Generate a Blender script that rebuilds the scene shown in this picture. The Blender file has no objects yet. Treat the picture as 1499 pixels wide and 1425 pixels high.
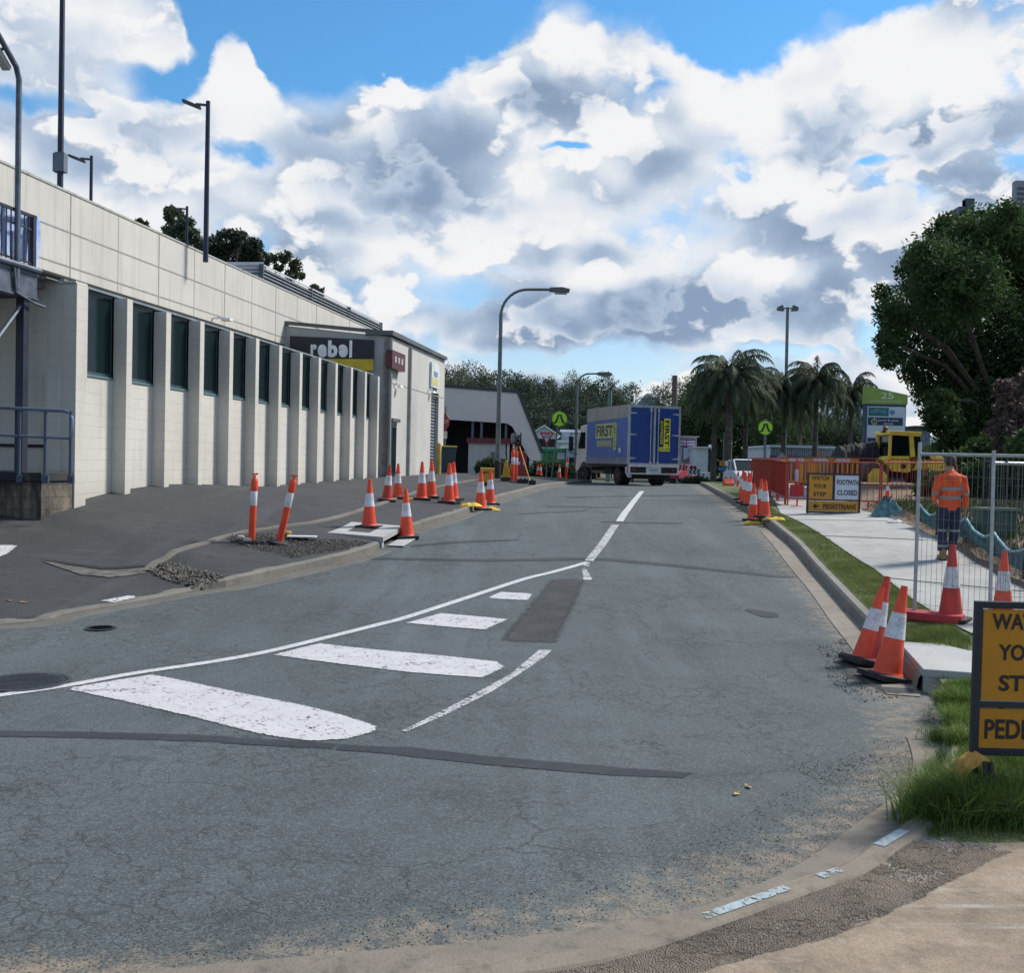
import bpy, bmesh, math, random
import numpy as np
from mathutils import Vector, Matrix, noise as mnoise
from mathutils.geometry import delaunay_2d_cdt
R = math.radians
SC = bpy.context.scene
COL = SC.collection
random.seed(7)
RNG = np.random.default_rng(11)

# ------------------------------------------------------------------ camera
EYE = 2.0
FPX = 1500.0
PITCH = math.atan(35.5/1500); ROLL = R(1.32)
_f = Vector((0, math.cos(PITCH), -math.sin(PITCH)))
_u0 = Vector((0, math.sin(PITCH), math.cos(PITCH)))
_r0 = Vector((1, 0, 0))
_r = math.cos(ROLL)*_r0 + math.sin(ROLL)*_u0
_u = math.cos(ROLL)*_u0 - math.sin(ROLL)*_r0
cam = bpy.data.objects.new('camera', bpy.data.cameras.new('camera'))
COL.objects.link(cam)
cam.matrix_world = Matrix(((_r.x, _u.x, -_f.x, 0), (_r.y, _u.y, -_f.y, 0), (_r.z, _u.z, -_f.z, EYE), (0, 0, 0, 1)))
cam.data.sensor_width = 36; cam.data.lens = 36*FPX/1499
cam.data.clip_start = 0.1; cam.data.clip_end = 9000
SC.camera = cam

def ray(px, py):
    return _f + (px-749.5)/FPX*_r - (py-712.5)/FPX*_u
def at(px, py, Y):
    d = ray(px, py); t = Y/d.y
    return Vector((d.x*t, Y, EYE+d.z*t))

# ------------------------------------------------------------------ world, sun, exposure
SUN_EL, SUN_AZ = 46, 62          # sun ahead and to the right, behind thin cloud
world = bpy.data.worlds.new('World'); SC.world = world; world.use_nodes = True
def azel(px, py):
    d = ray(px, py).normalized()
    return math.atan2(d.x, d.y), math.asin(d.z)
def build_world():
    nt = world.node_tree; N = nt.nodes; L = nt.links; N.clear()
    def nd(t, **k):
        n = N.new(t)
        for a, b in k.items(): setattr(n, a, b)
        return n
    def put(sock, v):
        if isinstance(v, bpy.types.NodeSocket): L.new(v, sock)
        else: sock.default_value = v
    def m(op, a, b=0.0, c=None, clamp=False):
        n = nd('ShaderNodeMath', operation=op, use_clamp=clamp); put(n.inputs[0], a); put(n.inputs[1], b)
        if c is not None: put(n.inputs[2], c)
        return n.outputs[0]
    def vm(op, a, b=(0, 0, 0)):
        n = nd('ShaderNodeVectorMath', operation=op); put(n.inputs[0], a); put(n.inputs[1], b)
        return n.outputs['Value'] if op in ('LENGTH', 'DOT_PRODUCT') else n.outputs[0]
    def ss(x, a, b, lo=0.0, hi=1.0):
        n = nd('ShaderNodeMapRange', interpolation_type='SMOOTHSTEP'); put(n.inputs[0], x)
        for i, v in enumerate((a, b, lo, hi)): put(n.inputs[1+i], v)
        return n.outputs[0]
    def mixc(f, a, b):
        n = nd('ShaderNodeMix', data_type='RGBA'); put(n.inputs[0], f); put(n.inputs[6], a); put(n.inputs[7], b)
        return n.outputs[2]
    tc = nd('ShaderNodeTexCoord'); sep = nd('ShaderNodeSeparateXYZ'); L.new(tc.outputs['Generated'], sep.inputs[0])
    az = m('ARCTAN2', sep.outputs[0], sep.outputs[1]); el = m('ARCSINE', sep.outputs[2])
    p = nd('ShaderNodeCombineXYZ'); L.new(az, p.inputs[0]); L.new(el, p.inputs[1]); P = p.outputs[0]
    def noise(vec, scale, det, rough=.55, color=False, off=(0, 0, 0), stretch=(1, 1, 1)):
        mp = nd('ShaderNodeMapping'); L.new(vec, mp.inputs[0]); mp.inputs[1].default_value = off; mp.inputs[3].default_value = stretch
        n = nd('ShaderNodeTexNoise', noise_dimensions='3D'); L.new(mp.outputs[0], n.inputs['Vector'])
        n.inputs['Scale'].default_value = scale; n.inputs['Detail'].default_value = det; n.inputs['Roughness'].default_value = rough
        return n.outputs['Color' if color else 'Fac']
    w1 = vm('SCALE', vm('SUBTRACT', noise(P, 7, 2, color=True), (.5, .5, .5))); w1.node.inputs['Scale'].default_value = .06
    w2 = vm('SCALE', vm('SUBTRACT', noise(P, 32, 2, color=True, off=(3, 1, 0)), (.5, .5, .5))); w2.node.inputs['Scale'].default_value = .02
    PW = vm('ADD', vm('ADD', P, w1), w2)
    PW2 = vm('ADD', P, w2)
    w3 = vm('SCALE', vm('SUBTRACT', noise(P, 14, 4, color=True, off=(5, 5, 0)), (.5, .5, .5))); w3.node.inputs['Scale'].default_value = .045
    PWE = vm('ADD', P, w3)
    def blobs(lst, vec, lo=.1):
        acc = None
        for (x, y, rx, ry, s) in lst:
            a, e = azel(x, y)
            mp = nd('ShaderNodeMapping'); L.new(vec, mp.inputs[0])
            sx, sy = 1500/rx, 1500/ry
            mp.inputs[1].default_value = (-a*sx, -e*sy, 0); mp.inputs[3].default_value = (sx, sy, 0)
            d = vm('LENGTH', mp.outputs[0])
            v = ss(d, lo, 1.3, s, 0)
            acc = v if acc is None else m('MAXIMUM', acc, v)
        return acc
    holes = [(240, 108, 90, 38, .85), (40, 130, 120, 18, .75), (830, 213, 55, 9, .55), (345, 228, 80, 30, .45), (850, 530, 380, 34, .6), (690, 440, 110, 34, .5), (1300, 480, 50, 60, .5),
             (1290, 240, 40, 9, .4), (740, 398, 40, 14, .4), (1120, 512, 120, 14, .6), (520, 505, 100, 14, .5)]
    # top edge of the cloud bank: elevation against azimuth
    edge = [(-40, -60), (235, -40), (265, 60), (300, 95), (340, 60), (372, 62), (392, 140), (430, 165), (480, 182), (520, 160), (575, 132), (640, 112), (700, 108), (738, 72), (800, 42), (860, 52), (930, 44), (990, 66), (1040, 108), (1100, 135), (1150, 112), (1200, 82), (1280, 50), (1340, 14), (1390, -30), (1540, -60)]
    fc = nd('ShaderNodeFloatCurve'); cv = fc.mapping.curves[0]; pe_ = [azel(x, y) for x, y in edge]
    while len(cv.points) < len(pe_): cv.points.new(.5, .5)
    for q, (a_, e_) in zip(cv.points, sorted(pe_)): q.location = (a_+.5, e_); q.handle_type = 'VECTOR'
    fc.mapping.update()
    darks = [(590, 240, 165, 78, 1.0), (810, 150, 110, 42, .75), (955, 240, 62, 34, .7), (1215, 190, 75, 55, .9), (900, 468, 300, 58, 1.05), (1080, 455, 160, 60, .9),
             (1390, 205, 150, 45, .65), (880, 372, 90, 30, .5), (150, 180, 120, 40, .3), (215, 265, 90, 40, .35), (500, 335, 150, 26, .4),
             (1430, 270, 110, 34, .5), (1090, 300, 90, 22, .35), (1230, 330, 120, 50, .5), (1210, 440, 90, 70, .5), (470, 400, 120, 40, .35), (90, 40, 130, 30, .3), (700, 300, 140, 20, .45), (1340, 400, 90, 90, .35)]
    brights = [(620, 135, 70, 30, .9), (900, 80, 110, 32, .9), (1330, 70, 130, 60, .8), (860, 460, 50, 30, .75), (1130, 395, 70, 25, .8), (310, 260, 60, 50, .6), (700, 480, 60, 22, .6), (1080, 150, 60, 45, .6), (1420, 150, 90, 22, .7), (760, 120, 40, 30, .6), (640, 400, 60, 22, .6)]
    sepw = nd('ShaderNodeSeparateXYZ'); L.new(PWE, sepw.inputs[0]); L.new(m('ADD', sepw.outputs[0], .5), fc.inputs['Value'])
    H = blobs(holes, PW, .15); DK = blobs(darks, PW); BR = blobs(brights, PW)
    def vor(vec, sc, off):
        mp = nd('ShaderNodeMapping'); L.new(vec, mp.inputs[0]); mp.inputs[1].default_value = off; mp.inputs[3].default_value = (1, 1.35, 1)
        v = nd('ShaderNodeTexVoronoi', feature='SMOOTH_F1', voronoi_dimensions='2D'); L.new(mp.outputs[0], v.inputs['Vector']); v.inputs['Scale'].default_value = sc; v.inputs['Smoothness'].default_value = .35
        return m('SUBTRACT', .5, v.outputs[0])
    big = noise(P, 3.2, 2, .5, off=(7, 2, 0))
    # outside the photographed part of the sky: broken cloud from the large noise alone
    front = m('MULTIPLY', ss(m('ABSOLUTE', az), .62, .75, 1, 0), ss(el, .46, .6, 1, 0))
    back = m('SUBTRACT', 1, front)
    top = m('MAXIMUM', m('MINIMUM', m('MULTIPLY', m('SUBTRACT', sepw.outputs[1], fc.outputs[0]), 24), 1.5), -.25)
    cover = m('SUBTRACT', m('SUBTRACT', m('MULTIPLY', DK, .22), m('MULTIPLY', H, 1.0)), top)
    cover = m('ADD', m('MULTIPLY', cover, front), m('MULTIPLY', m('SUBTRACT', big, .52), m('MULTIPLY', back, 2.5)))
    def layer(off, sc, det, amp, bias, soft, up):
        f = m('SUBTRACT', noise(PW2, sc, det, .58, off=off, stretch=(1, 1.5, 1)), .5)
        f = m('ADD', m('MULTIPLY', f, amp), m('MULTIPLY', vor(PW2, sc*1.9, off), .50))
        if det > 4: f = m('ADD', f, m('MULTIPLY', vor(PW2, sc*4.6, off), .22))
        g = m('SUBTRACT', noise(PW2, sc, 2, .5, off=(off[0]+up[0]*sc, off[1]+up[1]*sc*1.5, 0), stretch=(1, 1.5, 1)), .5)
        g = m('ADD', m('MULTIPLY', g, amp), m('MULTIPLY', vor(PW2, sc*1.9, (off[0]+up[0]*sc*1.9, off[1]+up[1]*sc*1.9*1.35, 0)), .5))
        d = m('ADD', m('ADD', f, cover), bias)
        return d, ss(d, 0, soft), m('ADD', m('ADD', g, cover), bias)
    sky = nd('ShaderNodeTexSky', sky_type='NISHITA', sun_disc=False, sun_elevation=R(SUN_EL), sun_rotation=R(SUN_AZ), altitude=50, air_density=1.2, dust_density=.3, ozone_density=2.5)
    world.cycles.sampling_method = 'MANUAL'; world.cycles.sample_map_resolution = 512
    tint = nd('ShaderNodeMix', data_type='VECTOR'); L.new(ss(el, -.02, .36), tint.inputs[0]); tint.inputs[4].default_value = (.80, .79, .92); tint.inputs[5].default_value = (.44, .85, 1.07)
    skym = nd('ShaderNodeVectorMath', operation='MULTIPLY'); L.new(sky.outputs[0], skym.inputs[0]); L.new(tint.outputs[1], skym.inputs[1])
    col = skym.outputs[0]
    def ramp(x):
        cr = nd('ShaderNodeValToRGB'); L.new(x, cr.inputs[0]); e = cr.color_ramp.elements
        e[0].position = 0; e[0].color = (.97, .975, .985, 1); e[1].position = 1; e[1].color = (.28, .38, .54, 1)
        q = e.new(.28); q.color = (.72, .79, .89, 1); q = e.new(.60); q.color = (.45, .56, .72, 1)
        sc_ = nd('ShaderNodeVectorMath', operation='SCALE'); L.new(cr.outputs[0], sc_.inputs[0]); sc_.inputs['Scale'].default_value = CLOUD_GAIN; return sc_.outputs[0]
    dark0 = m('SUBTRACT', m('ADD', m('MULTIPLY', DK, front), m('MULTIPLY', back, .6)), m('MULTIPLY', BR, .45))  # even grey added to cloud outside the view to weaken the ambient light
    for (off, sc, det, amp, bias, soft, up, k0) in LAYERS:
        d, a_, g = layer(off, sc, det, amp, bias, soft, up)
        lit = ss(g, -.1, .85)                                   # how much cloud stands between here and the light
        sh = m('ADD', m('MULTIPLY', lit, .42), m('MULTIPLY', dark0, .72)); sh = m('SUBTRACT', sh, m('MULTIPLY', m('SUBTRACT', d, g), .35)); sh = m('ADD', sh, k0)
        sh = m('MULTIPLY', ss(sh, -.05, 1.1, 0, 1), ss(d, .0, .5, .45, 1))
        col = mixc(a_, col, ramp(sh))
    bg = nd('ShaderNodeBackground'); L.new(col, bg.inputs[0]); bg.inputs[1].default_value = SKY_STRENGTH
    out = nd('ShaderNodeOutputWorld'); L.new(bg.outputs[0], out.inputs[0])
SKY_STRENGTH = 0.12
# offset, scale, detail, amplitude, bias, edge softness, step towards the light, extra shade
LAYERS = [((3, 1, 0), 4.5, 5, 2.0, .36, 1.0, (.0, .02), .20), ((9, 4, 0), 6.5, 6, 2.5, .12, .36, (-.006, .022), .13), ((1, 8, 0), 10, 6, 2.8, -.30, .20, (-.004, .014), .07)]
CLOUD_GAIN = 6.3
build_world()
sun = bpy.data.objects.new('sun', bpy.data.lights.new('sun', 'SUN')); COL.objects.link(sun)
sun.data.energy = 4.2; sun.data.angle = R(11); sun.data.color = (1, .93, .83)
sun.rotation_euler = (R(90-SUN_EL), 0, R(180-SUN_AZ))
sun.location = (0, 0, 60)
SC.view_settings.view_transform = 'Standard'; SC.view_settings.look = 'None'
SC.view_settings.exposure = 0.3; SC.view_settings.gamma = 1
SC.cycles.max_bounces = 6; SC.cycles.transparent_max_bounces = 16

# ------------------------------------------------------------------ materials
MATS = {}
def mat(name, col=(.5, .5, .5), rough=.6, metal=0, var=.12, vscale=3.0, bump=0.0, bscale=40, col2=None, streak=0, spec=None, alpha=None, emit=0, transl=0):
    if name in MATS: return MATS[name]
    m = bpy.data.materials.new(name); m.use_nodes = True; MATS[name] = m
    nt = m.node_tree; N = nt.nodes; L = nt.links; b = N['Principled BSDF']
    b.inputs['Roughness'].default_value = rough; b.inputs['Metallic'].default_value = metal
    if spec is not None: b.inputs['Specular IOR Level'].default_value = spec
    tc = N.new('ShaderNodeTexCoord')
    n = N.new('ShaderNodeTexNoise'); L.new(tc.outputs['Object'], n.inputs[0]); n.inputs['Scale'].default_value = vscale; n.inputs['Detail'].default_value = 7; n.inputs['Roughness'].default_value = .62
    c2 = col2 or tuple(c*(1-2.2*var) for c in col); c1 = tuple(min(1, c*(1+1.0*var)) for c in col) if not col2 else col
    r = N.new('ShaderNodeValToRGB'); L.new(n.outputs[0], r.inputs[0]); e = r.color_ramp.elements
    e[0].position = .3; e[0].color = (*c2, 1); e[1].position = .68; e[1].color = (*c1, 1)
    cout = r.outputs[0]
    if streak:
        mp = N.new('ShaderNodeMapping'); L.new(tc.outputs['Object'], mp.inputs[0]); mp.inputs[3].default_value = (7, 7, .35)
        n2 = N.new('ShaderNodeTexNoise'); L.new(mp.outputs[0], n2.inputs[0]); n2.inputs['Scale'].default_value = 1; n2.inputs['Detail'].default_value = 5
        r2 = N.new('ShaderNodeMapRange'); L.new(n2.outputs[0], r2.inputs[0]); r2.inputs[1].default_value = .5; r2.inputs[2].default_value = .78; r2.inputs[3].default_value = 0; r2.inputs[4].default_value = streak
        mx = N.new('ShaderNodeMix'); mx.data_type = 'RGBA'; L.new(r2.outputs[0], mx.inputs[0]); L.new(cout, mx.inputs[6]); mx.inputs[7].default_value = (*[c*.35 for c in col], 1)
        cout = mx.outputs[2]
    L.new(cout, b.inputs['Base Color'])
    if bump:
        n3 = N.new('ShaderNodeTexNoise'); L.new(tc.outputs['Object'], n3.inputs[0]); n3.inputs['Scale'].default_value = bscale; n3.inputs['Detail'].default_value = 4
        bp = N.new('ShaderNodeBump'); bp.inputs['Strength'].default_value = bump; bp.inputs['Distance'].default_value = .02; L.new(n3.outputs[0], bp.inputs['Height']); L.new(bp.outputs[0], b.inputs['Normal'])
    if alpha is not None: b.inputs['Alpha'].default_value = alpha
    if emit:
        b.inputs['Emission Color'].default_value = (*col, 1); b.inputs['Emission Strength'].default_value = emit
    if transl:
        tr = N.new('ShaderNodeBsdfTranslucent'); L.new(cout, tr.inputs[0]); ms = N.new('ShaderNodeMixShader'); ms.inputs[0].default_value = transl
        L.new(b.outputs[0], ms.inputs[1]); L.new(tr.outputs[0], ms.inputs[2]); L.new(ms.outputs[0], N['Material Output'].inputs[0])
    return m

class NT:
    """small wrapper for writing node materials"""
    def __init__(s, name, rough=.8):
        s.m = bpy.data.materials.new(name); MATS[name] = s.m; s.m.use_nodes = True; s.N = s.m.node_tree.nodes; s.L = s.m.node_tree.links; s.b = s.N['Principled BSDF']
        s.b.inputs['Roughness'].default_value = rough; s.tc = s.N.new('ShaderNodeTexCoord'); s.P = s.tc.outputs['Object']
    def put(s, k, v):
        if isinstance(v, bpy.types.NodeSocket): s.L.new(v, k)
        else: k.default_value = v
    def noise(s, sc, det=4, rough=.55, stretch=None, vec=None, off=(0, 0, 0), color=False):
        v = vec or s.P
        if stretch or off != (0, 0, 0):
            mp = s.N.new('ShaderNodeMapping'); s.L.new(v, mp.inputs[0]); mp.inputs[3].default_value = stretch or (1, 1, 1); mp.inputs[1].default_value = off; v = mp.outputs[0]
        n = s.N.new('ShaderNodeTexNoise'); s.L.new(v, n.inputs[0]); n.inputs['Scale'].default_value = sc; n.inputs['Detail'].default_value = det; n.inputs['Roughness'].default_value = rough
        return n.outputs[1 if color else 0]
    def vor(s, sc, feature='F1', vec=None, out=0, rnd=1):
        n = s.N.new('ShaderNodeTexVoronoi'); n.feature = feature; s.L.new(vec or s.P, n.inputs['Vector']); n.inputs['Scale'].default_value = sc; n.inputs['Randomness'].default_value = rnd
        return n.outputs[out]
    def mr(s, x, a, b, lo=0., hi=1., smooth=False):
        n = s.N.new('ShaderNodeMapRange'); s.put(n.inputs[0], x)
        if smooth: n.interpolation_type = 'SMOOTHSTEP'
        for i, v in enumerate((a, b, lo, hi)): s.put(n.inputs[1+i], v)
        return n.outputs[0]
    def math(s, op, a, b=0., clamp=False):
        n = s.N.new('ShaderNodeMath'); n.operation = op; n.use_clamp = clamp; s.put(n.inputs[0], a); s.put(n.inputs[1], b); return n.outputs[0]
    def mix(s, f, a, b, mode='MIX'):
        n = s.N.new('ShaderNodeMix'); n.data_type = 'RGBA'; n.blend_type = mode; s.put(n.inputs[0], f)
        s.put(n.inputs[6], a if isinstance(a, bpy.types.NodeSocket) else (*a, 1)); s.put(n.inputs[7], b if isinstance(b, bpy.types.NodeSocket) else (*b, 1)); return n.outputs[2]
    def vadd(s, a, b, k):
        n = s.N.new('ShaderNodeVectorMath'); n.operation = 'MULTIPLY_ADD'; s.put(n.inputs[0], b); n.inputs[1].default_value = (k, k, k); s.put(n.inputs[2], a); return n.outputs[0]
    def attr(s, name):
        n = s.N.new('ShaderNodeAttribute'); n.attribute_name = name; return n.outputs['Fac']
    def bump(s, h, st=.5, dist=.01):
        n = s.N.new('ShaderNodeBump'); n.inputs['Strength'].default_value = st; n.inputs['Distance'].default_value = dist; s.put(n.inputs['Height'], h); s.L.new(n.outputs[0], s.b.inputs['Normal'])
    def col(s, c): s.put(s.b.inputs['Base Color'], c); return s.m
    def xyz(s):
        n = s.N.new('ShaderNodeSeparateXYZ'); s.L.new(s.P, n.inputs[0]); return n.outputs

# ------------------------------------------------------------------ object helpers
def tag(o, label=None, cat=None, group=None, kind=None):
    if label: o['label'] = label
    if cat: o['category'] = cat
    if group: o['group'] = group
    if kind: o['kind'] = kind
    return o
def thing(name, label, cat, loc=(0, 0, 0), rz=0, group=None, rot=None):
    o = bpy.data.objects.new(name, None); COL.objects.link(o); o.empty_display_size = .2
    o.location = loc; o.rotation_euler = rot or (0, 0, rz)
    return tag(o, label, cat, group)
def link_mesh(name, me, parent=None):
    o = bpy.data.objects.new(name, me); COL.objects.link(o)
    if parent: o.parent = parent
    return o
def copy_thing(src, loc=None, rot=None, label=None, group=None, scale=None):
    def cp(o, par):
        c = o.copy(); COL.objects.link(c)
        if par: c.parent = par
        for ch in o.children: cp(ch, c)
        return c
    r = cp(src, None)
    if loc is not None: r.location = loc
    if rot is not None: r.rotation_euler = rot
    if scale is not None: r.scale = scale
    if label: r['label'] = label
    if group: r['group'] = group
    return r

class MB:
    def __init__(s): s.v = []; s.f = []; s.mi = []; s.k = 0
    def add(s, vs, fs, k=None):
        o = len(s.v); s.v += [tuple(v) for v in vs]; s.f += [tuple(i+o for i in f) for f in fs]; s.mi += [s.k if k is None else k]*len(fs); return s
    def box(s, x0, x1, y0, y1, z0, z1, k=None, M=None):
        vs = [Vector((x, y, z)) for x in (x0, x1) for y in (y0, y1) for z in (z0, z1)]
        if M: vs = [M @ v for v in vs]
        return s.add(vs, [(0, 1, 3, 2), (4, 6, 7, 5), (0, 4, 5, 1), (2, 3, 7, 6), (0, 2, 6, 4), (1, 5, 7, 3)], k)
    def bar(s, a, b, w, h=None, k=None, up=(0, 0, 1)):
        """square bar from a to b"""
        a = Vector(a); b = Vector(b); h = h or w; d = (b-a).normalized(); u = Vector(up)
        if abs(d.dot(u)) > .98: u = Vector((0, 1, 0))
        r = d.cross(u).normalized(); u = r.cross(d)
        vs = [p + r*sx*w/2 + u*sz*h/2 for p in (a, b) for sx, sz in ((-1, -1), (1, -1), (1, 1), (-1, 1))]
        return s.add(vs, [(0, 1, 2, 3), (7, 6, 5, 4), (0, 4, 5, 1), (1, 5, 6, 2), (2, 6, 7, 3), (3, 7, 4, 0)], k)
    def tube(s, pts, r, n=8, k=None, cap=True):
        pts = [Vector(p) for p in pts]; rs = r if isinstance(r, (list, tuple)) else [r]*len(pts)
        vs = []; prev = None
        for i, p in enumerate(pts):
            d = (pts[min(i+1, len(pts)-1)]-pts[max(i-1, 0)]).normalized()
            if prev is None:
                u = Vector((0, 0, 1)) if abs(d.z) < .9 else Vector((0, 1, 0))
                u = (u - d*u.dot(d)).normalized()
            else:
                u = (prev - d*prev.dot(d)).normalized()
            prev = u; w = d.cross(u)
            for j in range(n):
                a = 2*math.pi*j/n; vs.append(p+(u*math.cos(a)+w*math.sin(a))*rs[i])
        fs = [(i*n+j, i*n+(j+1) % n, (i+1)*n+(j+1) % n, (i+1)*n+j) for i in range(len(pts)-1) for j in range(n)]
        if cap: fs += [tuple(range(n-1, -1, -1)), tuple(range((len(pts)-1)*n, len(pts)*n))]
        return s.add(vs, fs, k)
    def lathe(s, prof, n=24, c=(0, 0, 0), k=None, M=None, cap=True):
        vs = [Vector((c[0]+r*math.cos(2*math.pi*j/n), c[1]+r*math.sin(2*math.pi*j/n), c[2]+z)) for r, z in prof for j in range(n)]
        if M: vs = [M @ v for v in vs]
        fs = [(i*n+j, i*n+(j+1) % n, (i+1)*n+(j+1) % n, (i+1)*n+j) for i in range(len(prof)-1) for j in range(n)]
        if cap: fs += [tuple(range(n-1, -1, -1)), tuple(range((len(prof)-1)*n, len(prof)*n))]
        return s.add(vs, fs, k)
    def prism(s, poly, a, b, axis='y', k=None, M=None):
        """2-D polygon extruded along axis from a to b. poly coords are the remaining two axes in order"""
        n = len(poly)
        def P(p, t): return {'y': (p[0], t, p[1]), 'x': (t, p[0], p[1]), 'z': (p[0], p[1], t)}[axis]
        vs = [Vector(P(p, a)) for p in poly]+[Vector(P(p, b)) for p in poly]
        if M: vs = [M @ v for v in vs]
        return s.add(vs, [tuple(range(n-1, -1, -1)), tuple(range(n, 2*n))]+[(i, (i+1) % n, n+(i+1) % n, n+i) for i in range(n)], k)
    def sphere(s, c, r, n=12, m=8, k=None, sc=(1, 1, 1)):
        prof = [(max(1e-4, math.sin(math.pi*i/m))*1, -math.cos(math.pi*i/m)) for i in range(m+1)]
        vs = [(c[0]+r*sc[0]*q*math.cos(2*math.pi*j/n), c[1]+r*sc[1]*q*math.sin(2*math.pi*j/n), c[2]+r*sc[2]*z) for q, z in prof for j in range(n)]
        fs = [(i*n+j, i*n+(j+1) % n, (i+1)*n+(j+1) % n, (i+1)*n+j) for i in range(m) for j in range(n)]
        return s.add(vs, fs, k)
    def build(s, name, m, parent=None, bevel=0, smooth=False, fixn=True):
        me = bpy.data.meshes.new(name); me.from_pydata(s.v, [], s.f)
        ms = m if isinstance(m, (list, tuple)) else [m]
        for x in ms: me.materials.append(x)
        if len(ms) > 1: me.polygons.foreach_set('material_index', s.mi)
        if fixn or bevel:
            bm = bmesh.new(); bm.from_mesh(me)
            bmesh.ops.recalc_face_normals(bm, faces=bm.faces)
            if bevel:
                es = [e for e in bm.edges if len(e.link_faces) == 2 and e.calc_face_angle(0) > .5]
                bmesh.ops.bevel(bm, geom=es, offset=bevel, segments=2, profile=.6, affect='EDGES', clamp_overlap=True)
            bm.to_mesh(me); bm.free()
        if smooth:
            me.polygons.foreach_set('use_smooth', [True]*len(me.polygons))
            try: me.set_sharp_from_angle(angle=R(40))
            except Exception: pass
        me.update()
        return link_mesh(name, me, parent)

def text(s, size, m, parent, M, bold=.012, sx=1.0, ext=.002, name='lettering', align='CENTER', spacing=1.0, shear=0, flip=False):
    c = bpy.data.curves.new('t', 'FONT'); c.body = s; c.size = size; c.extrude = ext; c.offset = bold*size; c.align_x = align; c.align_y = 'CENTER'
    c.space_character = spacing; c.shear = shear; c.resolution_u = 3
    o = bpy.data.objects.new('t', c); COL.objects.link(o)
    me = bpy.data.meshes.new_from_object(o.evaluated_get(bpy.context.evaluated_depsgraph_get()))
    bpy.data.objects.remove(o); bpy.data.curves.remove(c)
    me.transform(M @ Matrix.Diagonal((sx, 1, 1, 1))); me.materials.clear(); me.materials.append(m); me.name = name
    return link_mesh(name, me, parent)
def face_M(origin, right, up):
    """text frame: x along right, y along up"""
    r = Vector(right).normalized(); u = Vector(up).normalized(); n = r.cross(u)
    M = Matrix.Identity(4)
    for i in range(3): M[i][0] = r[i]; M[i][1] = u[i]; M[i][2] = n[i]; M[i][3] = origin[i]
    return M

# ------------------------------------------------------------------ terrain functions
def _interp_s(Y, K, V):
    return np.interp(Y, K, V)
_yy = np.linspace(-60, 400, 4601)
_rz = np.interp(_yy, [-60, 7.5, 9.7, 12, 15, 17, 18.75, 21, 24, 27, 30, 37, 44, 50, 60, 80, 110, 400], [0, 0, .01, .08, .24, .37, .55, .74, .87, .93, .985, 1.07, 1.12, 1.1, .95, .7, .5, .5])
_k = np.exp(-np.linspace(-2, 2, 31)**2); _k /= _k.sum(); _rz = np.convolve(np.pad(_rz, 15, mode='edge'), _k, mode='valid')
def rz(Y): return np.interp(Y, _yy, _rz)
def on_road(px, py):
    d = ray(px, py); t = 2.0
    Ys = np.linspace(2, 60, 5801); Z = EYE + d.z/d.y*Ys - rz(Ys)
    i = int(np.argmax(Z < 0)) if (Z < 0).any() else len(Ys)-1
    Y = Ys[i]; return (d.x/d.y*Y, Y)
KL_px = [(0, 917), (100, 900), (200, 883), (290, 866), (340, 860), (440, 838), (541, 812), (607, 778), (676, 756), (732, 733), (760, 725), (800, 714), (840, 709)]
KR_px = [(1130, 777), (1165, 808), (1205, 856), (1247, 904), (1300, 960), (1346, 1018), (1371, 1067), (1383, 1100), (1378, 1140), (1355, 1180), (1320, 1214), (1268, 1245), (1230, 1273), (1166, 1295), (1026, 1344), (877, 1392), (733, 1418), (500, 1450)]
def smooth_line(pts, n=6):
    """Catmull-Rom resample"""
    P = [np.array(p, float) for p in pts]; P = [2*P[0]-P[1]]+P+[2*P[-1]-P[-2]]; out = []
    for i in range(1, len(P)-2):
        for t in np.linspace(0, 1, n, endpoint=False):
            a, b, c, d = P[i-1:i+3]
            out.append(.5*((2*b)+(-a+c)*t+(2*a-5*b+4*c-d)*t*t+(-a+3*b-3*c+d)*t**3))
    out.append(P[-2]); return np.array(out)
KL = smooth_line([(-16, 6.5), (-9.5, 9.4)]+[on_road(*p) for p in KL_px]+[(4.0, 52), (2, 60)])
KR = smooth_line([(11, 60), (9.2, 50), (8.0, 42), (6.9, 34), (5.9, 26)]+[on_road(*p) for p in KR_px]+[(-3, 2.6), (-8, 1.5)])
def pl_dist(X, Y, L):
    """distance from points to polyline, with fractional index of the nearest place"""
    X = np.atleast_1d(X).astype(float); Y = np.atleast_1d(Y).astype(float)
    best = np.full(X.shape, 1e9); par = np.zeros(X.shape)
    for i in range(len(L)-1):
        a = L[i]; b = L[i+1]; d = b-a; l2 = max(1e-9, (d*d).sum())
        t = np.clip(((X-a[0])*d[0]+(Y-a[1])*d[1])/l2, 0, 1)
        q = np.hypot(X-a[0]-t*d[0], Y-a[1]-t*d[1]); m = q < best
        best = np.where(m, q, best); par = np.where(m, i+t, par)
    return best, par
def in_poly(X, Y, poly):
    X = np.atleast_1d(X); Y = np.atleast_1d(Y); ins = np.zeros(X.shape, bool); n = len(poly)
    for i in range(n):
        x1, y1 = poly[i]; x2, y2 = poly[(i+1) % n]
        if y1 == y2: continue
        c = ((y1 > Y) != (y2 > Y)) & (X < (x2-x1)*(Y-y1)/(y2-y1)+x1); ins ^= c
    return ins
LEFT_POLY = [tuple(p) for p in KL]+[(-60, 60), (-60, 6.5)]
RIGHT_POLY = [tuple(p) for p in KR]+[(-8, -6), (40, -6), (40, 60)]
_klY = KL[:, 1]
def sstep(x, a, b):
    t = np.clip((x-a)/(b-a), 0, 1); return t*t*(3-2*t)
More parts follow.
